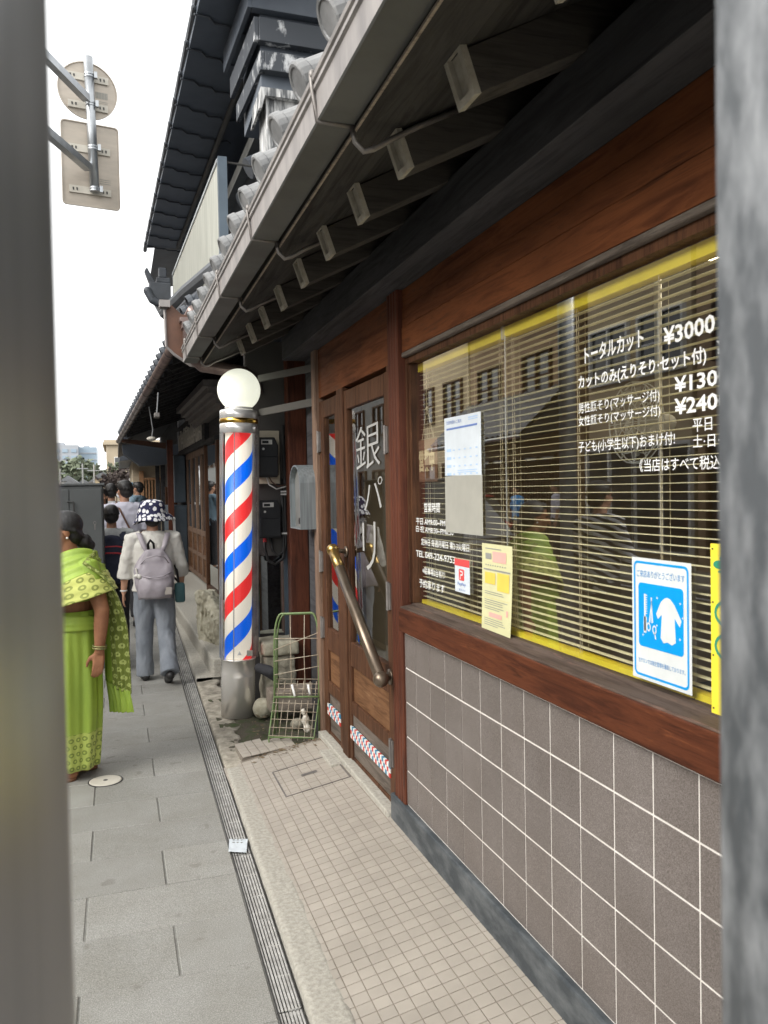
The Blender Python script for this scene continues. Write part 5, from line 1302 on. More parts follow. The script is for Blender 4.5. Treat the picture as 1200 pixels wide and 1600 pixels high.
for z, w in ((5.78, .20), (5.50, .19), (5.07, .20), (4.66, .20)):
    b = MB(); b.prism([sp(-w, z - .035, .003), sp(w, z - .035, .003), sp(w, z + .035, .003), sp(-w, z + .035, .003)], nb * .016)
    for q_ in (-w + .04, -w + .075, w - .075, w - .04): b.prism([sp(q_ - .006, z - .012, .0192), sp(q_ + .006, z - .012, .0192), sp(q_ + .006, z + .014, .0192), sp(q_ - .010, z + .014, .0192)], nb * .003, 1)
    b.build('mounting_rail', ['bracket_pale', 'dark_iron'], s_)
    b = MB(); x = .01 + .03 * (5.96 - z) / 1.32
    for k in (-.012, .012): b.lathe([(.049, z + k - .008), (.049, z + k + .008)], tuple(sp(x - .004, 0, .065)), 18)
    b.box(*(lambda p: (p.x + .02, p.x + .05, p.y - .02, p.y + .02))(sp(x + .02, 0, .09)), z - .03, z + .03); b.build('clamp', 'zinc', s_)
b = MB()
for k in range(8): b.prism([sp(.075 + .015 * k, 5.60, .0025), sp(.086 + .015 * k, 5.60, .0025), sp(.086 + .015 * k, 5.665, .0025), sp(.075 + .015 * k, 5.665, .0025)], nb * .001)
for z in (5.57, 5.555, 5.54, 5.525): b.prism([sp(.07, z, .0025), sp(.19, z, .0025), sp(.19, z + .004, .0025), sp(.07, z + .004, .0025)], nb * .001)
b.build('data_label', 'ink_grey', s_); b = MB()
for z in (4.79, 4.77, 4.75): b.prism([sp(.09, z, .0025), sp(.2, z, .0025), sp(.2, z + .005, .0025), sp(.09, z + .005, .0025)], nb * .001)
b.build('data_label', 'ink_grey', s_)
for z in (5.55, 4.87):
    b = MB(); a0, a1 = sp(-.02, z - .015, .11), Vector((-1.35, 6.3, z + .12)); dd = (a1 - a0)
    b.prism([a0 + Vector((0, 0, -.035)), a0 + Vector((.025, -.01, -.035)), a0 + Vector((.025, -.01, .035)), a0 + Vector((0, 0, .035))], dd); b.prism([a0 + Vector((0, 0, -.035)), a0 + Vector((-.04, .02, -.035)), a0 + Vector((-.04, .02, -.028)), a0 + Vector((0, 0, -.028))], dd); b.prism([a0 + Vector((0, 0, .028)), a0 + Vector((-.04, .02, .028)), a0 + Vector((-.04, .02, .035)), a0 + Vector((0, 0, .035))], dd)
    b.build('arm', 'zinc', s_)
b = MB(); b.tube([(-1.37, 6.27, -.05), (-1.37, 6.27, 6.1)], .075, 18); b.build('post', 'zinc', s_, smooth=True)

# ------------------------------------------------------------------ the two posts the picture was taken between
t = thing('street_post', 'smooth grey metal post standing out of focus at the left edge of the photo', 'post', (-.07, .34, 0))
b = MB(); u_ = Vector((math.cos(R(-18)), math.sin(R(-18)), 0)); v_ = Vector((-u_.y, u_.x, 0)); cc = Vector((-.079, .338, 0)); h_ = .048; rr_ = .014
pts = []
for (sx, sy, a0) in ((1, 1, 0), (-1, 1, 90), (-1, -1, 180), (1, -1, 270)):
    for k in range(5): a = R(a0 + 22.5 * k); pts.append(cc + u_ * (sx * (h_ - rr_) + rr_ * math.cos(a)) + v_ * (sy * (h_ - rr_) + rr_ * math.sin(a)))
b.rings([[p + Vector((0, 0, z)) for p in pts] for z in (-.01, 2.7)]); b.build('shaft', 'post_steel', t, smooth=True)
b = MB(); b.rings([[cc + (p - cc) * 1.6 + Vector((0, 0, z)) for p in pts] for z in (0, .012)]); b.build('base_plate', 'post_steel', t)
t = thing('street_post', 'mottled blue-grey square post standing out of focus at the right edge of the photo', 'post', (.30, .27, 0))
b = MB(); cc = Vector((.3247, .2657, 0)); h_ = .058; rr_ = .012; pts = []
for (sx, sy, a0) in ((1, 1, 0), (-1, 1, 90), (-1, -1, 180), (1, -1, 270)):
    for k in range(5): a = R(a0 + 22.5 * k); pts.append(cc + u_ * (sx * (h_ - rr_) + rr_ * math.cos(a)) + v_ * (sy * (h_ - rr_) + rr_ * math.sin(a)))
b.rings([[p + Vector((0, 0, z)) for p in pts] for z in (-.01, 2.7)]); b.build('shaft', 'post_mottled', t, smooth=True)
b = MB(); b.rings([[cc + (p - cc) * 1.5 + Vector((0, 0, z)) for p in pts] for z in (0, .012)]); b.build('base_plate', 'post_mottled', t)

# ------------------------------------------------------------------ dark grey street cabinet
t = thing('street_cabinet', 'tall dark grey street cabinet with a small latch standing on the pavement', 'cabinet', (-.5, 7.75, 0))
b = MB(); b.box(-.95, -.118, 7.6, 8.15, .06, 1.69); b.build('body', 'cabinet', t, bevel=.008)
b = MB(); b.box(-.97, -.10, 7.585, 8.165, 1.691, 1.712); b.build('lid', 'cabinet', t, bevel=.004)
b = MB(); b.box(-.93, -.14, 7.62, 8.13, -.01, .059); b.build('plinth', 'concrete', t)
b = MB(); b.box(-.93, -.40, 7.590, 7.599, .12, 1.66); b.box(-.39, -.13, 7.590, 7.599, .12, 1.66)
b.build('door', 'cabinet', t, bevel=.003)
b = MB(); b.tube([(-.415, 7.585, 1.55), (-.36, 7.575, 1.55), (-.36, 7.575, 1.40), (-.415, 7.585, 1.40)], .006, 6); b.build('latch', 'dark_iron', t)
b = MB()
for x in (-.30, -.19): b.rings([[(x + .012 * math.cos(2 * PI * k / 14), 7.5885, 1.36 + .016 * math.sin(2 * PI * k / 14)) for k in range(14)], [(x + .009 * math.cos(2 * PI * k / 14), 7.5885, 1.36 + .012 * math.sin(2 * PI * k / 14)) for k in range(14)]], capa=False, capb=False); b.box(x - .004, x + .004, 7.588, 7.5895, 1.30, 1.345)
b.build('lifting_point', 'hinge', t)

# ------------------------------------------------------------------ people
def hand(mb, w, d, palm, side, s=1.0, curl=.5, m=0):
    """five-fingered hand: w wrist, d pointing direction, palm normal, side = thumb direction"""
    w, d, palm, side = Vector(w), Vector(d).normalized(), Vector(palm).normalized(), Vector(side).normalized()
    k = w + d * .085 * s
    for q in (-1.2, -.4, .4, 1.2): mb.tube([w + side * q * .010 * s, w + d * .04 * s + side * q * .017 * s, k + side * q * .0175 * s], [.0145 * s, .0135 * s, .0115 * s], 8, m, True, True)
    for i, (q, ln) in enumerate(((1.3, .068), (.45, .078), (-.4, .073), (-1.25, .057))):
        a = k + side * q * .0185 * s; p1 = a + (d + palm * .25 * curl) * ln * .45 * s; p2 = p1 + (d + palm * .9 * curl) * ln * .32 * s; p3 = p2 + (d * .7 + palm * 1.3 * curl) * ln * .25 * s
        mb.tube([a, p1, p2, p3], [.0095 * s, .0088 * s, .0080 * s, .0068 * s], 8, m, True, True)
    t0 = w + d * .022 * s + side * .018 * s; t1 = t0 + (d * .6 + side * .75 + palm * .2) * .035 * s; t2 = t1 + (d * .9 + side * .35 + palm * .3) * .03 * s; t3 = t2 + (d + palm * .25) * .024 * s
    mb.tube([t0, t1, t2, t3], [.014 * s, .012 * s, .010 * s, .008 * s], 8, m, True, True)

def head_mesh(mb, c, s=1.0, yaw=0.0, pitch=0.0, m=0, face=True):
    """c: centre of the skull; the face looks along +Y turned by yaw"""
    rot = Matrix.Rotation(yaw, 3, 'Z') @ Matrix.Rotation(pitch, 3, 'X'); c = Vector(c)
    def T(x, y, z): return c + rot @ Vector((x * s, y * s, z * s))
    def el(p, r, nu=18, nv=12):
        rs = []
        for i in range(1, nv):
            a = -PI / 2 + PI * i / nv
            rs.append([T(p[0] + r[0] * math.cos(a) * math.cos(2 * PI * k / nu), p[1] + r[1] * math.cos(a) * math.sin(2 * PI * k / nu), p[2] + r[2] * math.sin(a)) for k in range(nu)])
        mb.rings(rs, m)
    el((0, -.012, .025), (.074, .092, .088)); el((0, .018, -.035), (.060, .070, .075)); el((0, .052, -.085), (.034, .030, .026)); el((0, .02, -.07), (.05, .055, .04))
    if face:
        mb.tube([T(0, .086, .015), T(0, .100, -.022), T(0, .108, -.034)], [.009 * s, .013 * s, .015 * s], 8, m, True, True)
        el((.0, .086, -.062), (.022, .010, .006)); el((0, .084, -.072), (.019, .010, .006))
        for sx in (-1, 1): el((sx * .030, .078, .022), (.024, .012, .008)); el((sx * .04, .062, -.03), (.022, .022, .022))
    for sx in (-1, 1):
        el((sx * .076, -.008, -.012), (.010, .020, .031), 10, 8)
    return T

def person(name, label, loc, heading, H, pose, top, bottom, hair, skin='skin', shoes='shoe', voxel=.009, top_len=.86, sleeve=.5, longhair=False, mask=False, build_hair=True, group=None, wide=1.0, mats=None):
    """one continuous body with hair and clothing as children; heading 0 faces +Y. pose: dict of leg/arm swing"""
    root = thing(name, label, 'person', loc, group, rot=(0, 0, heading))
    k = H / 1.70
    P = lambda x, y, z: Vector((x * k * (wide if abs(z - 1.2) < .4 else 1), y * k, z * k))
    L_ = pose.get('l', (.0, .0)); R_ = pose.get('r', (.0, .0)); lean = pose.get('lean', .0)
    hips = {s: P(s * .085, 0, .90) for s in (-1, 1)}
    legs = {}
    for s, (sw, bend) in ((-1, L_), (1, R_)):
        kn = hips[s] + P(s * .005, math.sin(sw) * .43, -math.cos(sw) * .43); a2 = sw - bend
        an = kn + P(0, math.sin(a2) * .40, -math.cos(a2) * .40); legs[s] = (hips[s], kn, an, a2)
    lo = min(l[2].z for l in legs.values()) - .075 * k
    dz = Vector((0, 0, -lo))
    sh = {s: P(s * .175, lean * .5, 1.40) + dz for s in (-1, 1)}
    arms = {}
    for s, key in ((-1, 'al'), (1, 'ar')):
        sw, bend, out = pose.get(key, (.05, .15, .10))
        e = sh[s] + P(s * (.03 + out * .25), math.sin(sw) * .28, -math.cos(sw) * .28); a2 = sw + bend
        w = e + P(s * out * .1, math.sin(a2) * .25, -math.cos(a2) * .25); arms[s] = (sh[s], e, w, a2)
    body = MB()
    def bl(p, r): body.ellip(p + dz, tuple(q * k for q in r))
    body.loft([((p := P(0, y, z)).x, p.y, p.z + dz.z, rx * k * wide, ry * k) for (y, z, rx, ry) in ((0, .84, .10, .09), (0, .93, .155, .105), (lean * .1, 1.04, .135, .095), (lean * .25, 1.18, .15, .10), (lean * .4, 1.32, .165, .10), (lean * .5, 1.41, .14, .08), (lean * .55, 1.45, .06, .06))], 20)
    nk0, nk1 = P(0, lean * .55, 1.42) + dz, P(0, lean * .75 + .015, 1.54) + dz
    body.tube([nk0, nk1], [.058 * k, .052 * k], 12, 0, True, True)
    hc = P(0, lean * .8 + .02, 1.60) + dz
    T = head_mesh(body, hc, k * .98, pose.get('turn', 0), pose.get('nod', 0))
    for s in (-1, 1):
        h, kn, an, a2 = (x + dz if isinstance(x, Vector) else x for x in legs[s])
        body.tube([h, h.lerp(kn, .5), kn, kn.lerp(an, .35), an], [.085 * k, .072 * k, .055 * k, .052 * k, .036 * k], 12, 0, True, True)
        f = Vector((0, math.cos(a2 * .6), math.sin(a2 * .6) - .12))
        body.tube([an + Vector((0, -.03 * k, -.03 * k)), an + f * .10 * k + Vector((0, 0, -.045 * k)), an + f * .17 * k + Vector((0, 0, -.052 * k))], [.036 * k, .034 * k, .026 * k], 10, 0, True, True)
        a, e, w, q = arms[s]
        body.tube([P(s * .10, lean * .5, 1.40) + dz, a, a.lerp(e, .5), e, e.lerp(w, .4), w], [.055 * k, .058 * k, .047 * k, .039 * k, .038 * k, .026 * k], 12, 0, True, True)
        d = (w - e).normalized()
        hand(body, w, d, (-s, .15, 0), (0, 1, 0), k * .98, pose.get('curl', .45))
    bo = body.build('body', skin, root, local=True, remesh=voxel * .75, relax=3, smooth=True)
    # eyes
    for sx in (-1, 1):
        e_ = MB(); c_ = T(sx * .030, .078, .010); e_.ellip(c_, (.009 * k,) * 3, 0, 10, 8); e_.build('eye', 'eye', root, local=True, smooth=True)
    # hair
    if build_hair:
        hb = MB(); rot = Matrix.Rotation(pose.get('turn', 0), 3, 'Z'); hp = lambda x, y, z: hc + rot @ (Vector((x, y, z)) * k)
        hb.ellip(hp(0, -.025, .040), (.086 * k, .098 * k, .088 * k), 0, 20, 14); hb.ellip(hp(0, -.058, -.02), (.078 * k, .058 * k, .070 * k), 0, 16, 10); hb.ellip(hp(0, .035, .085), (.066 * k, .052 * k, .034 * k), 0, 14, 8)
        for q in range(26):
            a = random.uniform(0, 2 * PI); hb.tube([hp(.06 * math.cos(a), -.03 + .07 * math.sin(a), .075), hp(.088 * math.cos(a), -.03 + .098 * math.sin(a), .015 if math.sin(a) < .3 else .06)], [.016 * k, .007 * k], 6, 0, True, True)
        if longhair: hb.tube([hp(0, -.08, .0), hp(0, -.10, -.10), hp(0, -.09, -.22)], [.07 * k, .065 * k, .03 * k], 10, 0, True, True)
        hb.build('hair', hair, root, local=True, remesh=voxel * .7, relax=1, smooth=True)
    # trousers
    tb = MB(); tb.loft([(p.x, p.y, p.z + dz.z, rx * k * wide, ry * k) for (p, rx, ry) in ((P(0, 0, .82), .13, .105), (P(0, 0, .92), .178, .128), (P(0, lean * .05, 1.02), .158, .115))], 20)
    for s in (-1, 1):
        h, kn, an, a2 = (x + dz if isinstance(x, Vector) else x for x in legs[s]); cuff = pose.get('cuff', .068)
        en = kn.lerp(an, pose.get('hem', .93))
        tb.tube([h + Vector((0, 0, .02)), h.lerp(kn, .5), kn, kn.lerp(en, .5), en], [.102 * k, .09 * k * pose.get('leg', 1), .076 * k * pose.get('leg', 1), .07 * k * pose.get('leg', 1.05), cuff * k], 16)
    tb.build('trousers', bottom, root, local=True, remesh=voxel, relax=3, wrinkle=(.008 * k, (13, 13, 7)), smooth=True)
    # top
    sb = MB(); fl = pose.get('flare', 1.0)
    sb.loft([(p.x, p.y, p.z + dz.z, rx * k * wide, ry * k) for (p, rx, ry) in ((P(0, lean * .03, top_len), .178 * fl, .128 * fl), (P(0, lean * .1, 1.02), .170, .122), (P(0, lean * .25, 1.18), .176, .124), (P(0, lean * .4, 1.32), .186, .122), (P(0, lean * .5, 1.415), .155, .098), (P(0, lean * .55, 1.465), .076, .072))], 24)
    for s in (-1, 1):
        a, e, w, q = arms[s]; full = [a, e, w]
        tot = sleeve * 2; pts = [P(s * .11, lean * .5, 1.40) + dz, a]; rs_ = [.070 * k, .074 * k]
        if tot <= 1: pts.append(a.lerp(e, tot)); rs_.append(.068 * k)
        else: pts += [e, e.lerp(w, tot - 1)]; rs_ += [.060 * k, pose.get('sleeve_r', .056) * k]
        sb.tube(pts, rs_, 16)
    sb.build('top', top, root, local=True, remesh=voxel, relax=3, wrinkle=(.010 * k, (12, 12, 9)), smooth=True)
    # shoes
    for s in (-1, 1):
        h, kn, an, a2 = (x + dz if isinstance(x, Vector) else x for x in legs[s]); f = Vector((0, math.cos(a2 * .6), math.sin(a2 * .6) - .12)); b_ = MB()
        b_.tube([an + Vector((0, -.045 * k, -.036 * k)), an + f * .06 * k + Vector((0, 0, -.036 * k)), an + f * .12 * k + Vector((0, 0, -.046 * k)), an + f * .19 * k + Vector((0, 0, -.056 * k))], [.042 * k, .046 * k, .044 * k, .030 * k], 12, 0, True, True)
        b_.build('shoe', shoes, root, local=True, remesh=.008, relax=2, smooth=True)
    if mask:
        b_ = MB(); b_.ellip(T(0, .075, -.055), (.052 * k, .05 * k, .045 * k), 0, 14, 10); b_.build('mask', 'mask_white', root, local=True, smooth=True)
        for sx in (-1, 1):
            b_ = MB(); b_.tube([T(sx * .05, .07, -.045), T(sx * .079, .0, -.012)], .003 * k, 6); b_.build('mask_loop', 'mask_white', root, local=True)
    root['_'] = 1; del root['_']
    return root, dict(hc=hc, sh=sh, arms=arms, k=k, dz=dz, T=T, P=P, legs=legs)

# the woman in the flowered hat
hat, q = person('person', 'person in a navy and white flowered hat walking away with a lilac backpack', (.285, 7.2, 0), R(3), 1.50, {'l': (.10, .04), 'r': (-.16, .42), 'al': (.06, .10, .16), 'ar': (.10, .55, .18), 'turn': R(-12), 'nod': R(-6), 'cuff': .088, 'flare': 1.06, 'sleeve_r': .076, 'leg': 1.12, 'hem': 1.06, 'lean': .02}, 'white_cloth', 'denim', 'hair', shoes='shoe', top_len=.88, sleeve=.72, wide=1.10, build_hair=False)
k = q['k']; hc = q['hc']; P_ = q['P']; dz = q['dz']
b = MB(); hcz = hc + Vector((0, -.005, .0))
prof = [(.168, -.055), (.150, -.02), (.120, .025), (.114, .05), (.110, .098), (.094, .128), (.055, .142), (.004, .146)]
rs = []
for r, z in prof:
    rs.append([(hcz.x + r * (1 + (.10 * math.sin(3 * a + 1) if z < 0 else .02 * math.sin(4 * a))) * math.cos(a), hcz.y + r * 1.08 * (1 + (.10 * math.sin(3 * a + 1) if z < 0 else 0)) * math.sin(a), hcz.z + z + (.022 * math.sin(2 * a - .6) if z < -.01 else 0) + (0.045 * max(0, math.cos(a)) if z < -.01 else 0)) for a in [2 * PI * j / 44 for j in range(44)]])
b.rings(rs, capa=False); b.build('hat', 'hat', hat, local=True, smooth=True, solid=.004, sub=1)
b = MB(); b.ellip(hc + Vector((0, -.045, -.045)), (.07 * k, .06 * k, .05 * k)); b.build('hair', 'hair', hat, local=True, smooth=True)
def backpack(root, q, w, h, d, mat, z0, x0=0.0, pocket=True, name_parts=True, lean=.0):
    """a soft daypack on the back (the back faces -Y)"""
    k, dz = q['k'], q['dz']; yb = -.115 * k - d * .5
    b = MB(); rows = []
    for i in range(13):
        t = i / 12; z = z0 + h * t
        rx = w * .5 * (0.86 + .22 * math.sin(PI * min(t * 1.1, 1)) - .55 * max(0, t - .62) ** 1.3 * 2.2); ry = d * .5 * (0.8 + .35 * math.sin(PI * min(1, t * 1.2 + .05)) - .7 * max(0, t - .6))
        if i in (0, 12): rx *= .86; ry *= .7
        ring = []
        for j in range(28):
            a = 2 * PI * j / 28; ca, sa = math.cos(a), math.sin(a); e = .62
            ring.append((x0 + rx * math.copysign(abs(ca) ** e, ca), yb + ry * math.copysign(abs(sa) ** e, sa) + .03 * t, z))
        rows.append(ring)
    b.rings(rows); b.build('backpack', mat, root, local=True, sub=1, smooth=True, wrinkle=(.010, (14, 14, 11)))
    bag = [c for c in root.children if c.name.startswith('backpack')][-1]
    return bag, yb
bag, yb = backpack(hat, q, .305, .425, .15, 'bag_lilac', .725 , -.01)
b = MB(); rows = []
for i in range(9):
    t = i / 8; z = .735 + .20 * t; rx = .135 * (1 + .04 * math.sin(PI * t)); y_ = yb - .085 - .028 * math.sin(PI * min(1, t * .9 + .08))
    rows.append([(-.01 + rx * s, y_ + .05 * abs(s) ** 3, z - .02 * (1 - abs(s)) * t) for s in [(-1 + 2 * j / 14) for j in range(15)]])
b.rings(rows, close=False); b.build('pocket', 'bag_lilac', bag, local=True, solid=.008, smooth=True, wrinkle=(.008, (16, 16, 14)))
b = MB(); b.tube([(-.14, yb - .055, .935), (-.06, yb - .112, .915), (.04, yb - .112, .92), (.12, yb - .06, .95)], .0055, 6); b.tube([(-.125, yb - .02, 1.02), (-.08, yb - .06, 1.075), (.0, yb - .075, 1.095), (.07, yb - .06, 1.075), (.115, yb - .02, 1.01)], .0045, 6); b.build('zip', 'bag_lilac', bag, local=True, smooth=True)
b = MB(); b.box(.06, .115, yb - .112, yb - .107, .77, .83); b.build('patch', 'bag_beige', bag, local=True)
b = MB()
for off in (0, .006): b.tube([(-.05, yb + .03, 1.13), (-.058, yb + .0, 1.185), (-.035, yb + .02, 1.22), (-.01, yb + .02, 1.19), (-.005, yb + .03, 1.135)], .011, 6)
b.build('grab_loop', 'strap_black', bag, local=True, smooth=True)
b = MB(); b.ellip((-.155, yb - .05, .93), (.025, .02, .018)); b.ellip((-.135, yb - .06, .925), (.02, .018, .02)); b.tube([(-.15, yb - .05, .93), (-.16, yb - .05, .99)], .008, 6, 0, True, True); b.build('ribbon', 'white_cloth', bag, local=True, smooth=True)
for s in (-1, 1):
    b = MB(); rows = []
    for (x, y, z) in ((s * .05, yb + .05, 1.10), (s * .085, -.10, 1.17), (s * .115, -.06, 1.265), (s * .12, .02, 1.28), (s * .125, .10, 1.20), (s * .13, .13, 1.05), (s * .15, .05, .86)):
        rows.append([(x - .022, y - .012, z), (x + .022, y - .012, z)])
    b.rings(rows, close=False); b.build('shoulder_strap', 'bag_lilac', bag, local=True, solid=.008, smooth=True)
b = MB(); b.tube([(.145, -.02, 1.02), (.155, -.06, .90), (.20, -.05, .84), (.195, .02, .95), (.16, .05, 1.05)], .011, 8); b.build('sling_strap', 'strap_black', hat, local=True, smooth=True)
b = MB(); b.box(.165, .25, -.10, -.04, .67, .84); b.build('side_bag', 'teal', hat, local=True, bevel=.02, smooth=True)
b = MB(); wr = q['arms'][-1][2]; b.lathe([(.029, -.006), (.031, 0), (.029, .006)], tuple(wr + Vector((0, 0, .012))), 18, caps=False); b.build('wrist_band', 'white', hat, local=True, smooth=True)
b = MB(); b.tube([(.20, .10, 1.14), (.19, .09, 1.37)], .012, 8); b.ellip((.188, .088, 1.385), (.018, .018, .018)); o = b.build('umbrella_handle', 'white', hat, local=True, smooth=True)

# the person with the navy backpack
bp, q = person('person', 'person with short black hair and a navy backpack with red trim', (-.055, 8.35, 0), R(0), 1.49, {'l': (.12, .05), 'r': (-.1, .2), 'ar': (.0, .1, .2)}, 'check_cloth', 'dark_cloth', 'hair', top_len=.86, sleeve=.45, voxel=.011)
bag, yb = backpack(bp, q, .29, .47, .15, 'navy', .75, 0)
b = MB(); b.tube([(-.12, yb - .05, 1.09), (-.05, yb - .082, 1.115), (.04, yb - .082, 1.115), (.12, yb - .045, 1.10)], .007, 6); b.tube([(-.13, yb - .06, 1.02), (-.05, yb - .092, 1.055), (.05, yb - .092, 1.05), (.13, yb - .055, 1.03)], .008, 6); b.build('red_trim', 'red_strap', bag, local=True, smooth=True)
for s in (-1, 1):
    b = MB(); b.rings([[(s * .10 - .03, y, z), (s * .10 + .03, y, z)] for (y, z) in ((yb + .07, 1.16), (-.06, 1.24), (.03, 1.26), (.11, 1.1), (.06, .85))], close=False); b.build('shoulder_strap', 'navy', bag, local=True, solid=.01)
# men ahead
m1, q = person('person', 'person in a loose white tee with a face mask and brown shoulder strap', (.09, 10.4, 0), R(2), 1.76, {'l': (.1, .05), 'r': (-.12, .2), 'turn': R(28)}, 'lilac_cloth', 'dark_cloth', 'hair', top_len=.80, sleeve=.48, mask=True, voxel=.012, wide=1.06)
b = MB(); b.rings([[(x - .012, y, z), (x + .012, y, z)] for x, y, z in ((-.10, -.02, 1.53), (-.05, -.14, 1.40), (.05, -.15, 1.18), (.17, -.11, .98))], close=False); b.build('bag_strap', 'brown_metal', m1, local=True, solid=.006)
m2, q = person('person', 'person in a pale grey checked shirt walking ahead beside the cabinet', (-.08, 13.0, 0), R(-3), 1.76, {'l': (-.1, .1), 'r': (.12, .05)}, 'check_cloth', 'dark_cloth', 'hair', voxel=.013, sleeve=.45)
m3, q = person('person', 'person in a grey-blue tee standing under the eave beside the wooden lattice', (.42, 17.2, 0), R(60), 1.84, {'al': (.3, 1.2, .2)}, 'blue_cloth', 'dark_cloth', 'hair', voxel=.014, sleeve=.42)
m4, q = person('person', 'person with long dark hair walking towards the camera behind the cabinet', (-.20, 12.3, 0), R(170), 1.68, {'l': (.1, .1)}, 'dark_cloth', 'dark_cloth', 'hair', voxel=.014, longhair=True)
# seen only in the shop window
m5, q = person('person', 'person in a black and white striped top standing in the street beyond the left post', (-.95, 5.15, 0), R(80), 1.62, {'al': (.2, .8, .2)}, 'zebra', 'dark_cloth', 'hair', voxel=.012, sleeve=.7)
m6, q = person('person', 'person in a white tee waiting on the opposite pavement', (-6.6, 15.4, 0), R(-70), 1.70, {}, 'lilac_cloth', 'dark_cloth', 'hair', voxel=.014)
m7, q = person('person', 'person in a blue top waiting on the opposite pavement', (-6.6, 17.2, 0), R(-90), 1.66, {}, 'poster_blue', 'dark_cloth', 'hair', voxel=.014)

# the woman in the green sari, facing left, her left arm towards the camera
sx, sy = -.265, 4.92
sari = thing('person', 'person in a lime green sari with patterned shawl end, facing left near the cabinet', 'person', (sx, sy, 0), rot=(0, 0, R(95)))
ks = 1.50 / 1.62
S = lambda x, y, z: Vector((x, y, z)) * ks
b = MB()
b.loft([(0, -.01, .0 + .60 * ks, .13 * ks, .10 * ks), (0, -.02, .86 * ks, .150 * ks, .125 * ks), (0, 0, 1.0 * ks, .15 * ks, .13 * ks), (0, -.01, 1.15 * ks, .16 * ks, .125 * ks), (0, -.03, 1.27 * ks, .175 * ks, .12 * ks), (0, -.035, 1.345 * ks, .15 * ks, .09 * ks), (0, -.02, 1.38 * ks, .065 * ks, .065 * ks)], 22)
b.tube([S(0, -.02, 1.34), S(0, .02, 1.45)], [.058 * ks, .052 * ks], 12, 0, True, True)
hcs = S(0, .035, 1.515)
Ts = head_mesh(b, hcs, ks * .98, R(10), R(-8))
armL = (S(-.168, -.10, 1.305), S(-.240, -.165, 1.045), S(-.235, -.145, .805))
for pts in (armL, (S(.165, -.03, 1.315), S(.215, .0, 1.05), S(.19, .12, .84))):
    b.tube([pts[0] * .82 + S(0, 0, 1.315) * .18, pts[0], pts[0].lerp(pts[1], .5), pts[1], pts[1].lerp(pts[2], .35), pts[2]], [.055 * ks, .060 * ks, .054 * ks, .045 * ks, .043 * ks, .029 * ks], 14, 0, True, True)
hand(b, armL[2], (.03, .10, -1), (.9, .15, .1), (.15, .9, 0), ks * 1.06, .5)
hand(b, S(.19, .12, .84), (-.1, .4, -.9), (-1, 0, 0), (0, 1, 0), ks, .4)
for s, dy in ((-1, .10), (1, -.12)):
    b.tube([S(s * .09, 0, .80), S(s * .09, dy * .5, .45), S(s * .085, dy * .6, .085)], [.085 * ks, .06 * ks, .038 * ks], 12, 0, True, True)
    b.tube([S(s * .085, dy * .6 - .04, .045), S(s * .085, dy * .6 + .06, .04), S(s * .09, dy * .6 + .14, .03)], [.036 * ks, .036 * ks, .024 * ks], 10, 0, True, True)
    for q_ in range(5):
        xo = s * .09 + (q_ - 2) * .014 * s; b.tube([S(xo, dy * .6 + .13, .028), S(xo, dy * .6 + .185 - .012 * q_, .022)], [.011 * ks, .008 * ks], 6, 0, True, True)
b.build('body', 'skin_brown', sari, local=True, remesh=.0055, relax=3, smooth=True)
for s in (-1, 1):
    e_ = MB(); e_.ellip(Ts(s * .030, .078, .010), (.009,) * 3, 0, 10, 8); e_.build('eye', 'eye', sari, local=True, smooth=True)
    e_ = MB(); e_.ellip(Ts(s * .083, -.004, -.042), (.007,) * 3, 0, 10, 8); e_.build('earring', 'pearl', sari, local=True, smooth=True)
    e_ = MB(); dy = .10 if s < 0 else -.12; y0 = dy * .6
    e_.loft([(s * .088 * ks, (y0 + .06) * ks, z, .046 * ks, .125 * ks) for z in (.002, .018)], 20); e_.tube([S(s * .05, y0 + .10, .03), S(s * .088, y0 + .09, .078), S(s * .13, y0 + .10, .03)], .010, 8); e_.tube([S(s * .05, y0 + .02, .03), S(s * .088, y0 - .0, .09), S(s * .13, y0 + .02, .03)], .008, 8); e_.build('sandal', 'sandal', sari, local=True, smooth=True)
# swept-back greying hair with a bun
b = MB(); hr = Matrix.Rotation(R(10), 3, 'Z') @ Matrix.Rotation(R(-8), 3, 'X'); hp = lambda x, y, z: hcs + hr @ (Vector((x, y, z)) * ks)
b.ellip(hp(0, -.028, .036), (.083 * ks, .100 * ks, .088 * ks), 0, 20, 14); b.ellip(hp(0, -.062, -.03), (.074 * ks, .055 * ks, .07 * ks), 0, 16, 10)
b.ellip(hp(0, -.115, -.085), (.045 * ks, .048 * ks, .050 * ks), 0, 14, 10); b.ellip(hp(.0, -.145, -.115), (.030 * ks, .034 * ks, .034 * ks), 0, 12, 8); b.ellip(hp(0, .03, .082), (.055 * ks, .05 * ks, .03 * ks), 0, 14, 8)
for q_ in range(30):
    a = PI * (q_ / 29) ; b.tube([hp(.078 * math.cos(a), .03 * math.sin(a), .07 * math.sin(a) + .012), hp(.074 * math.cos(a), -.06, .05 * math.sin(a) - .01), hp(.02 * math.cos(a), -.12, -.07)], [.009, .010, .009], 6, 0, True, True)
b.build('hair', 'hair_grey', sari, local=True, remesh=.0055, relax=1, smooth=True)
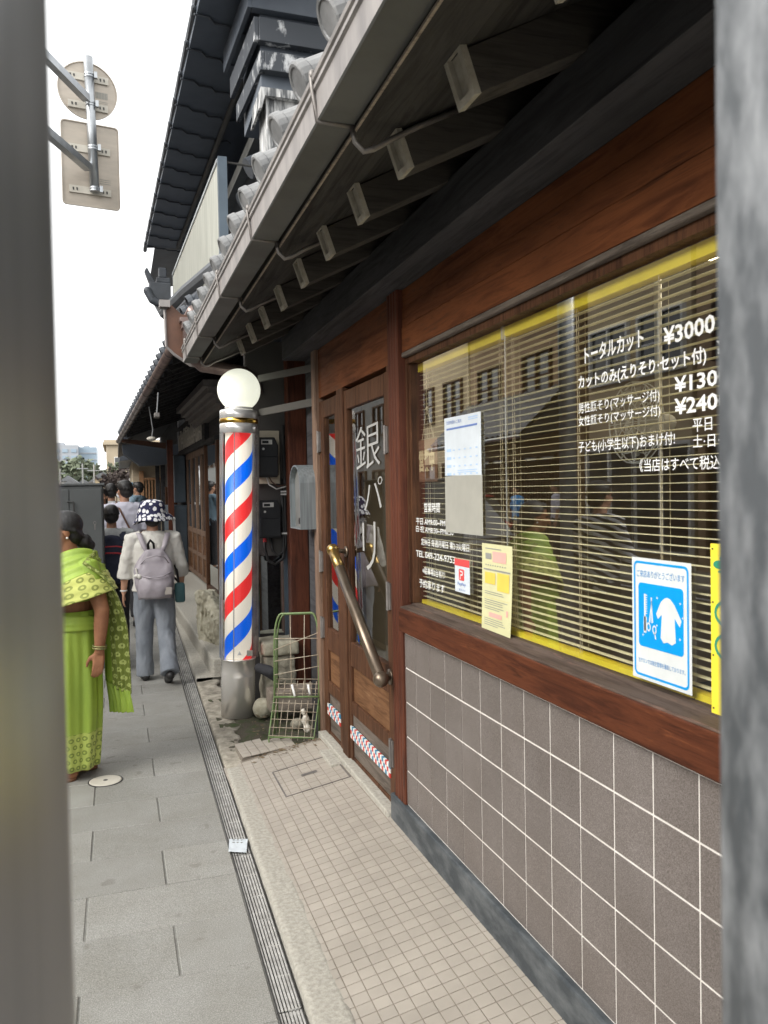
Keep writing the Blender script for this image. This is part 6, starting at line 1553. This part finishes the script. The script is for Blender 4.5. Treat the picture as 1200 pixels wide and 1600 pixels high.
# blouse
b = MB(); b.loft([(0, -.01, 1.09 * ks, .168 * ks, .135 * ks), (0, -.03, 1.27 * ks, .185 * ks, .128 * ks), (0, -.035, 1.345 * ks, .155 * ks, .098 * ks), (0, -.02, 1.385 * ks, .08 * ks, .075 * ks)], 24)
for pts in (armL, (S(.165, -.03, 1.315), S(.215, .0, 1.05), S(.19, .12, .84))): b.tube([pts[0] * .8 + S(0, 0, 1.315) * .2, pts[0], pts[0].lerp(pts[1], .38)], [.062 * ks, .065 * ks, .063 * ks], 16)
b.build('blouse', 'sari_lime', sari, local=True, remesh=.007, relax=2, smooth=True)
# skirt with long folds and a printed hem
def folded(rows, seg, amp, name, mat, hem=None):
    b = MB(); rs = []
    for (cx, cy, z, rx, ry, f) in rows:
        ring = []
        for j in range(seg):
            a = 2 * PI * j / seg; w = 1 + amp * f * (math.sin(9 * a + 1.7 * math.sin(a)) * .55 + math.sin(17 * a + 2) * .25 + .6 * noise.noise(Vector((math.cos(a) * 2, math.sin(a) * 2, z * 2.2))))
            ring.append((cx + rx * w * math.cos(a), cy + ry * w * math.sin(a), z))
        rs.append(ring)
    b.rings(rs, capa=False, capb=False)
    nring = len(rows) - 1
    for i in range(nring):
        for j in range(seg):
            fi = i * seg + j; u0, u1, v0, v1 = j / seg, (j + 1) / seg, i / nring, (i + 1) / nring
            b.uv[fi] = [(u0, v0), (u1, v0), (u1, v1), (u0, v1)]
            if hem and rows[i][2] < hem: b.m[fi] = 1
    return b.build(name, mat, sari, local=True, smooth=True, solid=.004)
rows = []
for i in range(26):
    t = i / 25; z = (.065 + .97 * t) * ks
    rx = lerp(.140, .172, t) + .030 * math.sin(PI * t); ry = lerp(.135, .142, t) + .030 * math.sin(PI * t)
    rows.append((.0, .01 * (1 - t) - .005, z, rx * ks, ry * ks, 1 - .75 * t))
folded(rows, 120, .14, 'skirt', ['sari_lime', 'sari_hem'], .24)
# pleated wrap across the back and over the left shoulder
def strip(name, A, B, n, m_, mat, fold=.01, nf=5, thick=.003, vflip=False):
    """cloth spanning two space curves A and B (lists of points), gathered into nf soft folds"""
    def cat(pts, t):
        p = [Vector(x) for x in pts]; q = t * (len(p) - 1); i = min(int(q), len(p) - 2); f = q - i
        p0, p1, p2, p3 = p[max(i - 1, 0)], p[i], p[i + 1], p[min(i + 2, len(p) - 1)]
        return .5 * ((2 * p1) + (p2 - p0) * f + (2 * p0 - 5 * p1 + 4 * p2 - p3) * f * f + (3 * p1 - p0 - 3 * p2 + p3) * f ** 3)
    b = MB(); rows = []
    for i in range(n + 1):
        t = i / n; a, c = cat(A, t), cat(B, t); a2, c2 = cat(A, min(1, t + .02)), cat(B, min(1, t + .02)); tang = ((a2 + c2) - (a + c))
        if tang.length < 1e-6: tang = (a + c) - (cat(A, t - .02) + cat(B, t - .02))
        nr = tang.cross(c - a)
        nr = nr.normalized() if nr.length > 1e-9 else Vector((0, 0, 1))
        rows.append([a.lerp(c, j / m_) + nr * fold * (math.sin(nf * PI * j / m_ * 2 + t * 1.5) + .5 * math.sin(nf * 2 * PI * j / m_ * 2.3 + 2)) * (.4 + .6 * math.sin(PI * j / m_)) for j in range(m_ + 1)])
    b.rings(rows, close=False)
    for i in range(n):
        for j in range(m_):
            b.uv[i * m_ + j] = [(j / m_, i / n), ((j + 1) / m_, i / n), ((j + 1) / m_, (i + 1) / n), (j / m_, (i + 1) / n)]
    return b.build(name, mat, sari, local=True, smooth=True, solid=thick)
# over the left shoulder: a lime fold with a printed yellow border, sloping down to the front
cA_ = [S(.04, -.15, 1.34), S(-.07, -.13, 1.395), S(-.115, -.03, 1.41), S(-.08, .09, 1.36), S(.06, .15, 1.24)]
cC_ = [S(.02, -.215, 1.25), S(-.15, -.20, 1.275), S(-.245, -.07, 1.265), S(-.19, .11, 1.17), S(.02, .19, 1.03)]
cB_ = [S(.00, -.24, 1.13), S(-.19, -.262, 1.165), S(-.325, -.11, 1.135), S(-.235, .13, 1.05), S(.0, .215, .91)]
strip('shoulder_wrap', cA_, cC_, 30, 18, 'sari_lime', .006, 3)
strip('shoulder_drape', cC_, cB_, 30, 12, 'sari_yellow', .003, 2)
strip('waist_wrap', [S(.18, .0, 1.02), S(.10, .15, 1.04), S(-.08, .16, 1.04), S(-.185, .03, 1.02), S(-.14, -.13, 1.0), S(.05, -.16, .99)], [S(.185, .0, .92), S(.10, .165, .93), S(-.09, .17, .92), S(-.19, .03, .92), S(-.14, -.145, .92), S(.05, -.165, .91)], 30, 8, 'sari_lime', .004, 3)
strip('shawl', [S(-.10, -.145, 1.40), S(-.06, -.19, 1.22), S(-.03, -.225, .95), S(-.02, -.235, .70), S(-.01, -.24, .52)], [S(-.25, -.06, 1.33), S(-.25, -.21, 1.20), S(-.23, -.30, .98), S(-.18, -.325, .72), S(-.13, -.335, .50)], 44, 34, 'sari_olive', .012, 4)
strip('shawl_border', [S(.06, -.20, .56), S(.045, -.215, .45), S(.04, -.22, .36)], [S(-.135, -.32, .515), S(-.145, -.335, .44), S(-.14, -.345, .385)], 14, 40, 'sari_lime', .014, 5)
strip('shawl_edge', [S(.06, -.15, 1.30), S(.06, -.185, 1.1), S(.07, -.20, .85), S(.065, -.20, .56)], [S(-.10, -.148, 1.395), S(-.06, -.186, 1.22), S(-.03, -.22, .95), S(-.015, -.237, .54)], 30, 14, 'sari_lime', .010, 3)
b = MB(); d = (armL[2] - armL[1]).normalized(); c_ = armL[2] - d * .02
for o_ in (-.006, .006):
    up = d.cross(Vector((0, 1, 0))).normalized(); sd = d.cross(up); cc = c_ + d * o_
    b.tube([cc + (up * math.cos(2 * PI * j / 20) + sd * math.sin(2 * PI * j / 20)) * .036 for j in range(21)], .0045, 6)
b.build('bangle', 'bangle', sari, local=True, smooth=True)
# ------------------------------------------------------------------ the far side of the street (seen in the shop glass)
def tiled_slab(y0, y1, xe, ze, xr, zr, pitch=.30, mat='roof_tile'):
    """tiled roof plane from eave (xe,ze) up to (xr,zr), running along Y"""
    b = MB(); n = int((y1 - y0) / (pitch / 6)); L_ = math.hypot(xr - xe, zr - ze); m = max(2, int(L_ / .25)); rows = []
    for i in range(m + 1):
        for e in (0.0, .96):
            t = min(1, (i + e) / (m + 1)); x, z = lerp(xe, xr, t), lerp(ze, zr, t) + (.035 if e == 0 else 0)
            rows.append([(x, y0 + pitch / 6 * k, z + .028 * math.cos(2 * PI * k / 6)) for k in range(n + 1)])
    b.rings(rows, close=False)
    return b
def opp_house(name, label, y0, y1, h, wall, roof_h, storeys, win_mat='window_dark', frame='wood_door', lower_roof=False, depth=8, parapet=False):
    X = -7.8
    t = thing(name, label, 'house', (X, (y0 + y1) / 2, 0))
    b = MB(); b.box(X - depth, X, y0 + .02, y1 - .02, -.15, h); b.build('wall', wall, t)
    if parapet:
        b = MB(); b.box(X - depth, X + .12, y0, y1, h + .001, h + .25); b.build('parapet', 'grey_wall', t)
    else:
        tiled_slab(y0 - .2, y1 + .2, X + .9, h - .15, X - depth / 2, h + roof_h).build('roof', 'roof_tile_dark', t)
        b = MB(); b.prism([(X + .88, y0 - .2, h - .25), (X - depth / 2, y0 - .2, h + roof_h - .1), (X - depth - .5, y0 - .2, h - .25)], (0, y1 - y0 + .4, 0)); b.build('gable', wall, t)
    n = max(2, int((y1 - y0) / 2.1))
    for s in range(storeys):
        zb = (.25 if s == 0 else .9) + s * 2.9
        for k in range(n):
            yc = y0 + (k + .5) * (y1 - y0) / n; w = .72 if s else .9; hh = 2.2 if s == 0 else 1.25
            if zb + hh > h - .2: continue
            f = MB()
            for (ya, yb, za, zz) in ((yc - w, yc + w, zb, zb + .07), (yc - w, yc + w, zb + hh - .07, zb + hh), (yc - w, yc - w + .07, zb + .07, zb + hh - .07), (yc + w - .07, yc + w, zb + .07, zb + hh - .07), (yc - .03, yc + .03, zb + .07, zb + hh - .07)): f.box(X + .001, X + .09, ya, yb, za, zz)
            if s: f.box(X + .001, X + .05, yc - w + .07, yc - .03, zb + hh * .5 - .02, zb + hh * .5 + .02); f.box(X + .001, X + .05, yc + .03, yc + w - .07, zb + hh * .5 - .02, zb + hh * .5 + .02)
            fo = f.build('window', frame, t)
            g = MB(); g.box(X + .002, X + .02, yc - w + .072, yc - .032, zb + .072, zb + hh - .072); g.box(X + .002, X + .02, yc + .032, yc + w - .072, zb + .072, zb + hh - .072); g.build('pane', win_mat, fo)
    if lower_roof:
        tiled_slab(y0 - .1, y1 + .1, X + 1.3, 2.85, X + .02, 4.1).build('lower_roof', 'roof_tile', t)
        b = MB(); b.prism([(X + 1.28, y0 - .1, 2.72), (X + .02, y0 - .1, 3.0), (X + .02, y0 - .1, 4.0), (X + 1.28, y0 - .1, 2.82)], (0, y1 - y0 + .2, 0)); b.build('eave', 'wood_dark', t)
        b = MB(); b.tube([(X + 1.36, y0 - .1, 2.80), (X + 1.36, y1 + .1, 2.78)], .05, 10); b.build('gutter', 'zinc', t, smooth=True)
        b = MB()
        for k in range(int((y1 - y0) / .14)): b.box(X + .095, X + .13, y0 + .1 + .14 * k, y0 + .14 + .14 * k, .4, 2.3)
        b.build('lattice', 'wood_door', t)
    return t
opp_house('house', 'brown rendered three storey house across the street', 5.0, 12.4, 8.6, 'brown_wall', 1.6, 3)
opp_house('house', 'ochre shop house with glazed doors across the street', 12.5, 16.0, 7.2, 'tan_wall', 1.5, 2, frame='white')
opp_house('house', 'old townhouse with wide tiled lower roof and wooden lattice across the street', 16.9, 22.4, 6.3, 'brown_wall', 1.8, 2, lower_roof=True)
opp_house('house', 'tall plain tan house beyond the tiled townhouse', 22.5, 29.5, 10.5, 'tan_wall', .5, 3, parapet=True)
opp_house('house', 'grey rendered corner house far along the opposite side', 29.8, 38.0, 8.0, 'grey_wall', 1.4, 2)
opp_house('house', 'black plastered storehouse across the street nearest the camera', -8.0, 4.8, 4.6, 'kura_black', 1.2, 1)
for i, (y0, y1, h, wl) in enumerate(((38.2, 47, 6.2, 'white_plaster'), (47.2, 56, 7.0, 'brown_wall'), (56.2, 66, 6.0, 'beige_wall'), (66.2, 78, 7.5, 'grey_wall'))):
    opp_house('house', ['white plastered house far down the opposite side', 'brown house farther down the opposite side', 'beige house third from the far end of the row', 'grey house at the far end of the opposite row'][i], y0, y1, h, wl, 1.4, 2)

def make_car(name, label, loc, rz, paint, lit=True):
    t = thing(name, label, 'car', loc, 'cars in the street', rot=(0, 0, rz))
    # side profile rings from tail (-Y) to nose (+Y)
    prof = [(-2.1, .55, .95, .78), (-2.05, .35, 1.0, .84), (-1.6, .28, 1.04, .87), (0, .26, 1.02, .88), (1.2, .28, .98, .87), (1.85, .34, .86, .84), (2.1, .42, .72, .74), (2.15, .5, .66, .66)]
    b = MB(); rs = []
    for y, z0, z1, w in prof:
        rs.append([(-w, y, z0 + .12), (-w * .96, y, z0), (w * .96, y, z0), (w, y, z0 + .12), (w, y, lerp(z0, z1, .7)), (w * .93, y, z1), (w * .5, y, z1 + .03), (-w * .5, y, z1 + .03), (-w * .93, y, z1), (-w, y, lerp(z0, z1, .7))])
    b.rings(rs); body = b.build('body', paint, t, local=True, sub=1, smooth=True)
    b = MB(); rs = []
    for y, z0, z1, w0, w1 in ((-1.75, .98, 1.02, .80, .78), (-1.35, .98, 1.50, .82, .64), (-.2, .98, 1.60, .83, .66), (.5, .98, 1.52, .83, .64), (1.25, .96, 1.0, .80, .76)):
        rs.append([(-w0, y, z0), (w0, y, z0), (w1, y, z1), (-w1, y, z1)])
    b.rings(rs); b.build('cabin_glass', 'window_dark', t, local=True, bevel=.03)
    b = MB(); b.prism([(-.60, -1.3, 1.535), (.60, -1.3, 1.535), (.62, -.2, 1.615), (.60, .42, 1.545), (-.60, .42, 1.545), (-.62, -.2, 1.615)], (0, 0, .03)); b.build('roof', paint, t, local=True, bevel=.015)
    for sx in (-1, 1):
        for y in (-1.3, 1.32):
            b = MB(); b.lathe([(.20, -.09), (.29, -.10), (.32, -.06), (.32, .06), (.29, .10), (.20, .09)], (sx * .80, y, .32), 24, 0, 'X'); w = b.build('wheel', 'tyre', t, local=True, smooth=True)
            b = MB(); b.lathe([(.03, sx * .095), (.19, sx * .085), (.20, sx * .10)], (sx * .80, y, .32), 14, 0, 'X'); b.build('rim', 'zinc', w, local=True)
        b = MB(); b.ellip((sx * .60, 1.98, .66), (.15, .12, .055), 0, 14, 8); b.build('headlight', 'headlight' if lit else 'white', t, local=True, smooth=True)
        b = MB(); b.box(sx * .62 - .14, sx * .62 + .14, -2.11, -2.0, .70, .86); b.build('tail_light', 'red', t, local=True, bevel=.02)
        b = MB(); b.ellip((sx * .95, .75, 1.03), (.09, .05, .07), 0, 10, 6); b.build('mirror', paint, t, local=True, smooth=True)
    b = MB(); b.box(-.45, .45, 2.08, 2.16, .46, .60); b.build('grille', 'dark_iron', t, local=True, bevel=.02)
    b = MB(); b.box(-.17, .17, 2.161, 2.175, .40, .48); b.build('number_plate', 'white', t, local=True)
    return t
make_car('parked_car', 'black car with lit headlights facing the camera in the near lane', (-2.55, 12.2, -.12), PI, 'car_black')
make_car('parked_car', 'silver car behind the black car in the near lane', (-2.55, 19.5, -.12), PI, 'car_grey')
make_car('parked_car', 'red car in the lane across the road', (-4.9, 17.5, -.12), 0, 'car_red', False)

# ------------------------------------------------------------------ buildings farther along the near side
t = thing('lattice_house', 'house with pale upper band and vertical wooden lattice at the end of the eave', 'house', (1.0, 24, 0))
b = MB(); b.box(.45, 6, 24.1, 30, -.1, 2.95); b.build('wall', 'beige_wall', t)
b = MB(); b.box(.62, .74, 23.95, 24.09, 0, 2.28); b.box(.62, 3, 23.96, 24.09, 2.02, 2.09); b.box(.62, 3, 23.96, 24.09, .9, 1.0)
for k in range(12): b.box(.78 + .085 * k, .815 + .085 * k, 23.97, 24.08, 1.0, 2.02)
b.build('lattice', 'lattice', t)
b = MB(); b.prism([(.1, 23.6, 2.55), (3, 23.6, 2.9), (3, 23.6, 3.1), (.1, 23.6, 2.7)], (0, 7, 0)); b.build('roof', 'roof_tile_dark', t)
t = thing('dark_shop', 'dark timber shop with a low black eave just past the brown gutter', 'shop', (.9, 17, 0))
b = MB(); b.prism([(.06, 16.7, 2.62), (1.6, 16.7, 3.4), (1.6, 16.7, 3.5), (.06, 16.7, 2.72)], (0, 6.6, 0)); b.build('roof', 'roof_tile_dark', t)
b = MB(); b.prism([(.12, 16.75, 2.60), (.14, 16.75, 2.42), (.45, 16.75, 2.18), (.95, 16.75, 2.2), (1.5, 16.75, 2.6)], (0, .5, 0)); b.build('eave_bracket', 'kura_black', t)
b = MB(); b.box(1.2, 5, 16.6, 23.9, -.1, 3.4); b.build('wall', 'wood_dark', t)
for y in (17.0, 19.3): 
    b = MB(); b.box(.86, .95, y, y + .09, 0, 2.5); b.build('post', 'wood_dark', t)
b = MB(); b.box(.92, 1.15, 16.62, 16.72, .95, 1.75)
for k in range(5): b.box(.925 + .045 * k, .945 + .045 * k, 16.60, 16.62, .95, 1.75)
b.build('slatted_screen', 'wood_door', t)
t = thing('banner', 'narrow pale blue vertical banner beside the lattice house', 'banner', (.33, 20, 0))
b = MB(); b.box(.30, .37, 20.0, 20.02, 1.2, 1.9); b.build('cloth', 'sky_blue_flag', t); b = MB(); b.tube([(.30, 20, 0), (.30, 20, 2.0)], .012, 6); b.build('pole', 'white', t)
t = thing('barrier', 'low yellow slatted barrier in front of the wooden lattice', 'barrier', (.8, 22, 0))
b = MB(); b.box(.62, 1.08, 22, 22.04, 1.22, 1.36); b.box(.62, 1.08, 22, 22.04, 1.08, 1.18); b.build('rail', 'barrier', t)
b = MB(); b.box(.63, .68, 22.041, 22.08, 0, 1.38); b.box(1.02, 1.07, 22.041, 22.08, 0, 1.38); b.build('leg', 'barrier', t)

def leafy(name, label, c, r, mat, trunk_h, n=900, leaf=.22, seed=1, squash=.8):
    t = thing(name, label, 'tree', (c[0], c[1], 0)); rnd = random.Random(seed)
    b = MB(); top = Vector((c[0], c[1], trunk_h)); b.tube([(c[0], c[1], -.1), (c[0] + .05, c[1], trunk_h * .5), tuple(top)], [r * .09, r * .07, r * .05], 8)
    for k in range(6): a = k * 1.05; b.tube([tuple(top), (c[0] + math.cos(a) * r * .6, c[1] + math.sin(a) * r * .6, trunk_h + r * .6 * (k % 3) / 2)], [r * .045, r * .015], 6)
    b.build('trunk', 'bark', t)
    b = MB(); cl = [(Vector((rnd.gauss(0, .42), rnd.gauss(0, .42), rnd.uniform(-.3, .8) * squash)) * r, rnd.uniform(.28, .5) * r) for _ in range(14)]
    for _ in range(n):
        q, rr0 = rnd.choice(cl); d = Vector((rnd.gauss(0, 1), rnd.gauss(0, 1), rnd.gauss(0, 1))).normalized() * rr0 * rnd.uniform(.6, 1.05)
        p = Vector((c[0], c[1], trunk_h + r * .35)) + q + d; u = Vector((rnd.gauss(0, 1), rnd.gauss(0, 1), rnd.gauss(0, .6))).normalized(); v = u.cross(d).normalized() if u.cross(d).length > 1e-6 else Vector((1, 0, 0)); l = leaf * rnd.uniform(.6, 1.3)
        b.quad(p - u * l, p - v * l * .5, p + u * l, p + v * l * .5)
    b.build('crown', mat, t); return t
leafy('tree', 'dark reddish shrubby tree against the beige building', (.35, 40, 0), 1.0, 'foliage_dark', 1.7, 900, .13, 3)
leafy('tree', 'small pale green tree in front of the beige building', (-.05, 48, 0), .45, 'foliage', 2.9, 400, .09, 8)
for i, (x, y, r) in enumerate(((-5.6, 112, 2.6), (-3.6, 116, 2.3), (-7.6, 118, 2.4), (-2.0, 120, 1.8))):
    leafy('tree', ['broad green tree below the grey office building', 'green tree right of the broad tree far down the street', 'leftmost green tree far down the street', 'smallest green tree far down the street'][i], (x, y, 0), r, 'foliage', 3.2, 700, .4, 20 + i)
t = thing('beige_building', 'beige rendered tower-like building with a cornice rising behind the far eaves', 'building', (.8, 60, 0))
b = MB(); b.box(-.62, 4, 60, 70, -.1, 5.15); b.build('wall', 'beige_wall', t); b = MB(); b.box(-.85, 4.2, 59.8, 70.2, 5.16, 5.33); b.box(-.78, 4.1, 59.9, 70.1, 5.331, 5.5); b.build('cornice', 'beige_wall', t)
for z in (1.9, 3.4):
    b = MB(); b.box(-.1, .5, 59.93, 59.999, z, z + .9); f = b.build('window', 'white', t); b = MB(); b.box(-.05, .45, 59.9, 59.929, z + .05, z + .85); b.build('pane', 'window_dark', f)
t = thing('office_building', 'large grey office building with a glazed right half on the horizon', 'building', (-9, 210, 0))
b = MB(); b.box(-17, -8.6, 210, 230, -.1, 14.0); b.build('wall', 'office_grey', t); b = MB(); b.box(-8.59, -4.4, 212, 230, -.1, 13.6); b.build('glazed_wing', 'office_glass', t)
for r_ in range(6):
    b = MB()
    for c_ in range(4): b.box(-16.2 + 2.0 * c_, -15.0 + 2.0 * c_, 209.85, 209.99, 4.2 + 1.6 * r_, 5.0 + 1.6 * r_)
    b.build('window', 'office_glass', t)
    b = MB(); b.box(-8.55, -4.45, 211.8, 211.99, 4.0 + 1.6 * r_, 4.25 + 1.6 * r_); b.build('floor_band', 'office_grey', t)
b = MB(); b.box(-15, -12, 214, 220, 14.01, 14.8); b.box(-7.6, -6.2, 216, 220, 13.61, 14.2); b.build('roof_plant', 'office_grey', t)
rnd = random.Random(12)
spots = [(-6.2, 92, 2.4), (-4.7, 96, 2.9), (-3.3, 99, 2.6), (-2.0, 92, 3.0), (-5.5, 104, 3.4), (-1.3, 84, 3.3), (-7.4, 98, 3.2), (-3.9, 108, 3.0)]
names = ['low white house with a dark roof at the far end of the street, left', 'low ochre house at the far end of the street', 'low grey house at the far end of the street', 'low house nearest the beige tower building', 'low brown house behind the ochre one', 'low dark roofed house under the far eave', 'leftmost low house at the far end of the street', 'low pale house behind the grey one']
for i, (x, y, h) in enumerate(spots):
    t = thing('far_house', names[i], 'house', (x, y, 0), 'low houses at the far end of the street')
    wl = ['white_plaster', 'tan_wall', 'grey_wall', 'brown_wall'][i % 4]
    b = MB(); b.box(x - .75, x + .75, y, y + 5, -.1, h); b.build('wall', wl, t)
    b = MB(); b.prism([(x - .95, y - .3, h), (x + .95, y - .3, h), (x, y - .3, h + .7)], (0, 5.6, 0)); b.build('roof', 'far_roof', t)
    b = MB(); b.box(x - .4, x + .1, y - .05, y - .001, h - 1.4, h - .5); b.build('window', 'window_dark', t)
for i, (x, y, h) in enumerate(((-2.95, 80, 4.6), (-1.6, 66, 4.0), (-5.4, 88, 4.4))):
    t = thing('utility_pole', ['slender pale utility pole right of the far green trees', 'utility pole close to the beige tower building', 'utility pole in front of the far office building'][i], 'pole', (x, y, 0))
    b = MB(); b.tube([(x, y, -.1), (x, y, h)], [.09, .06], 10); b.build('shaft', 'grey_wall', t, smooth=True); b = MB(); b.box(x - .5, x + .5, y - .05, y + .05, h - .5, h - .42); b.build('cross_arm', 'zinc', t)
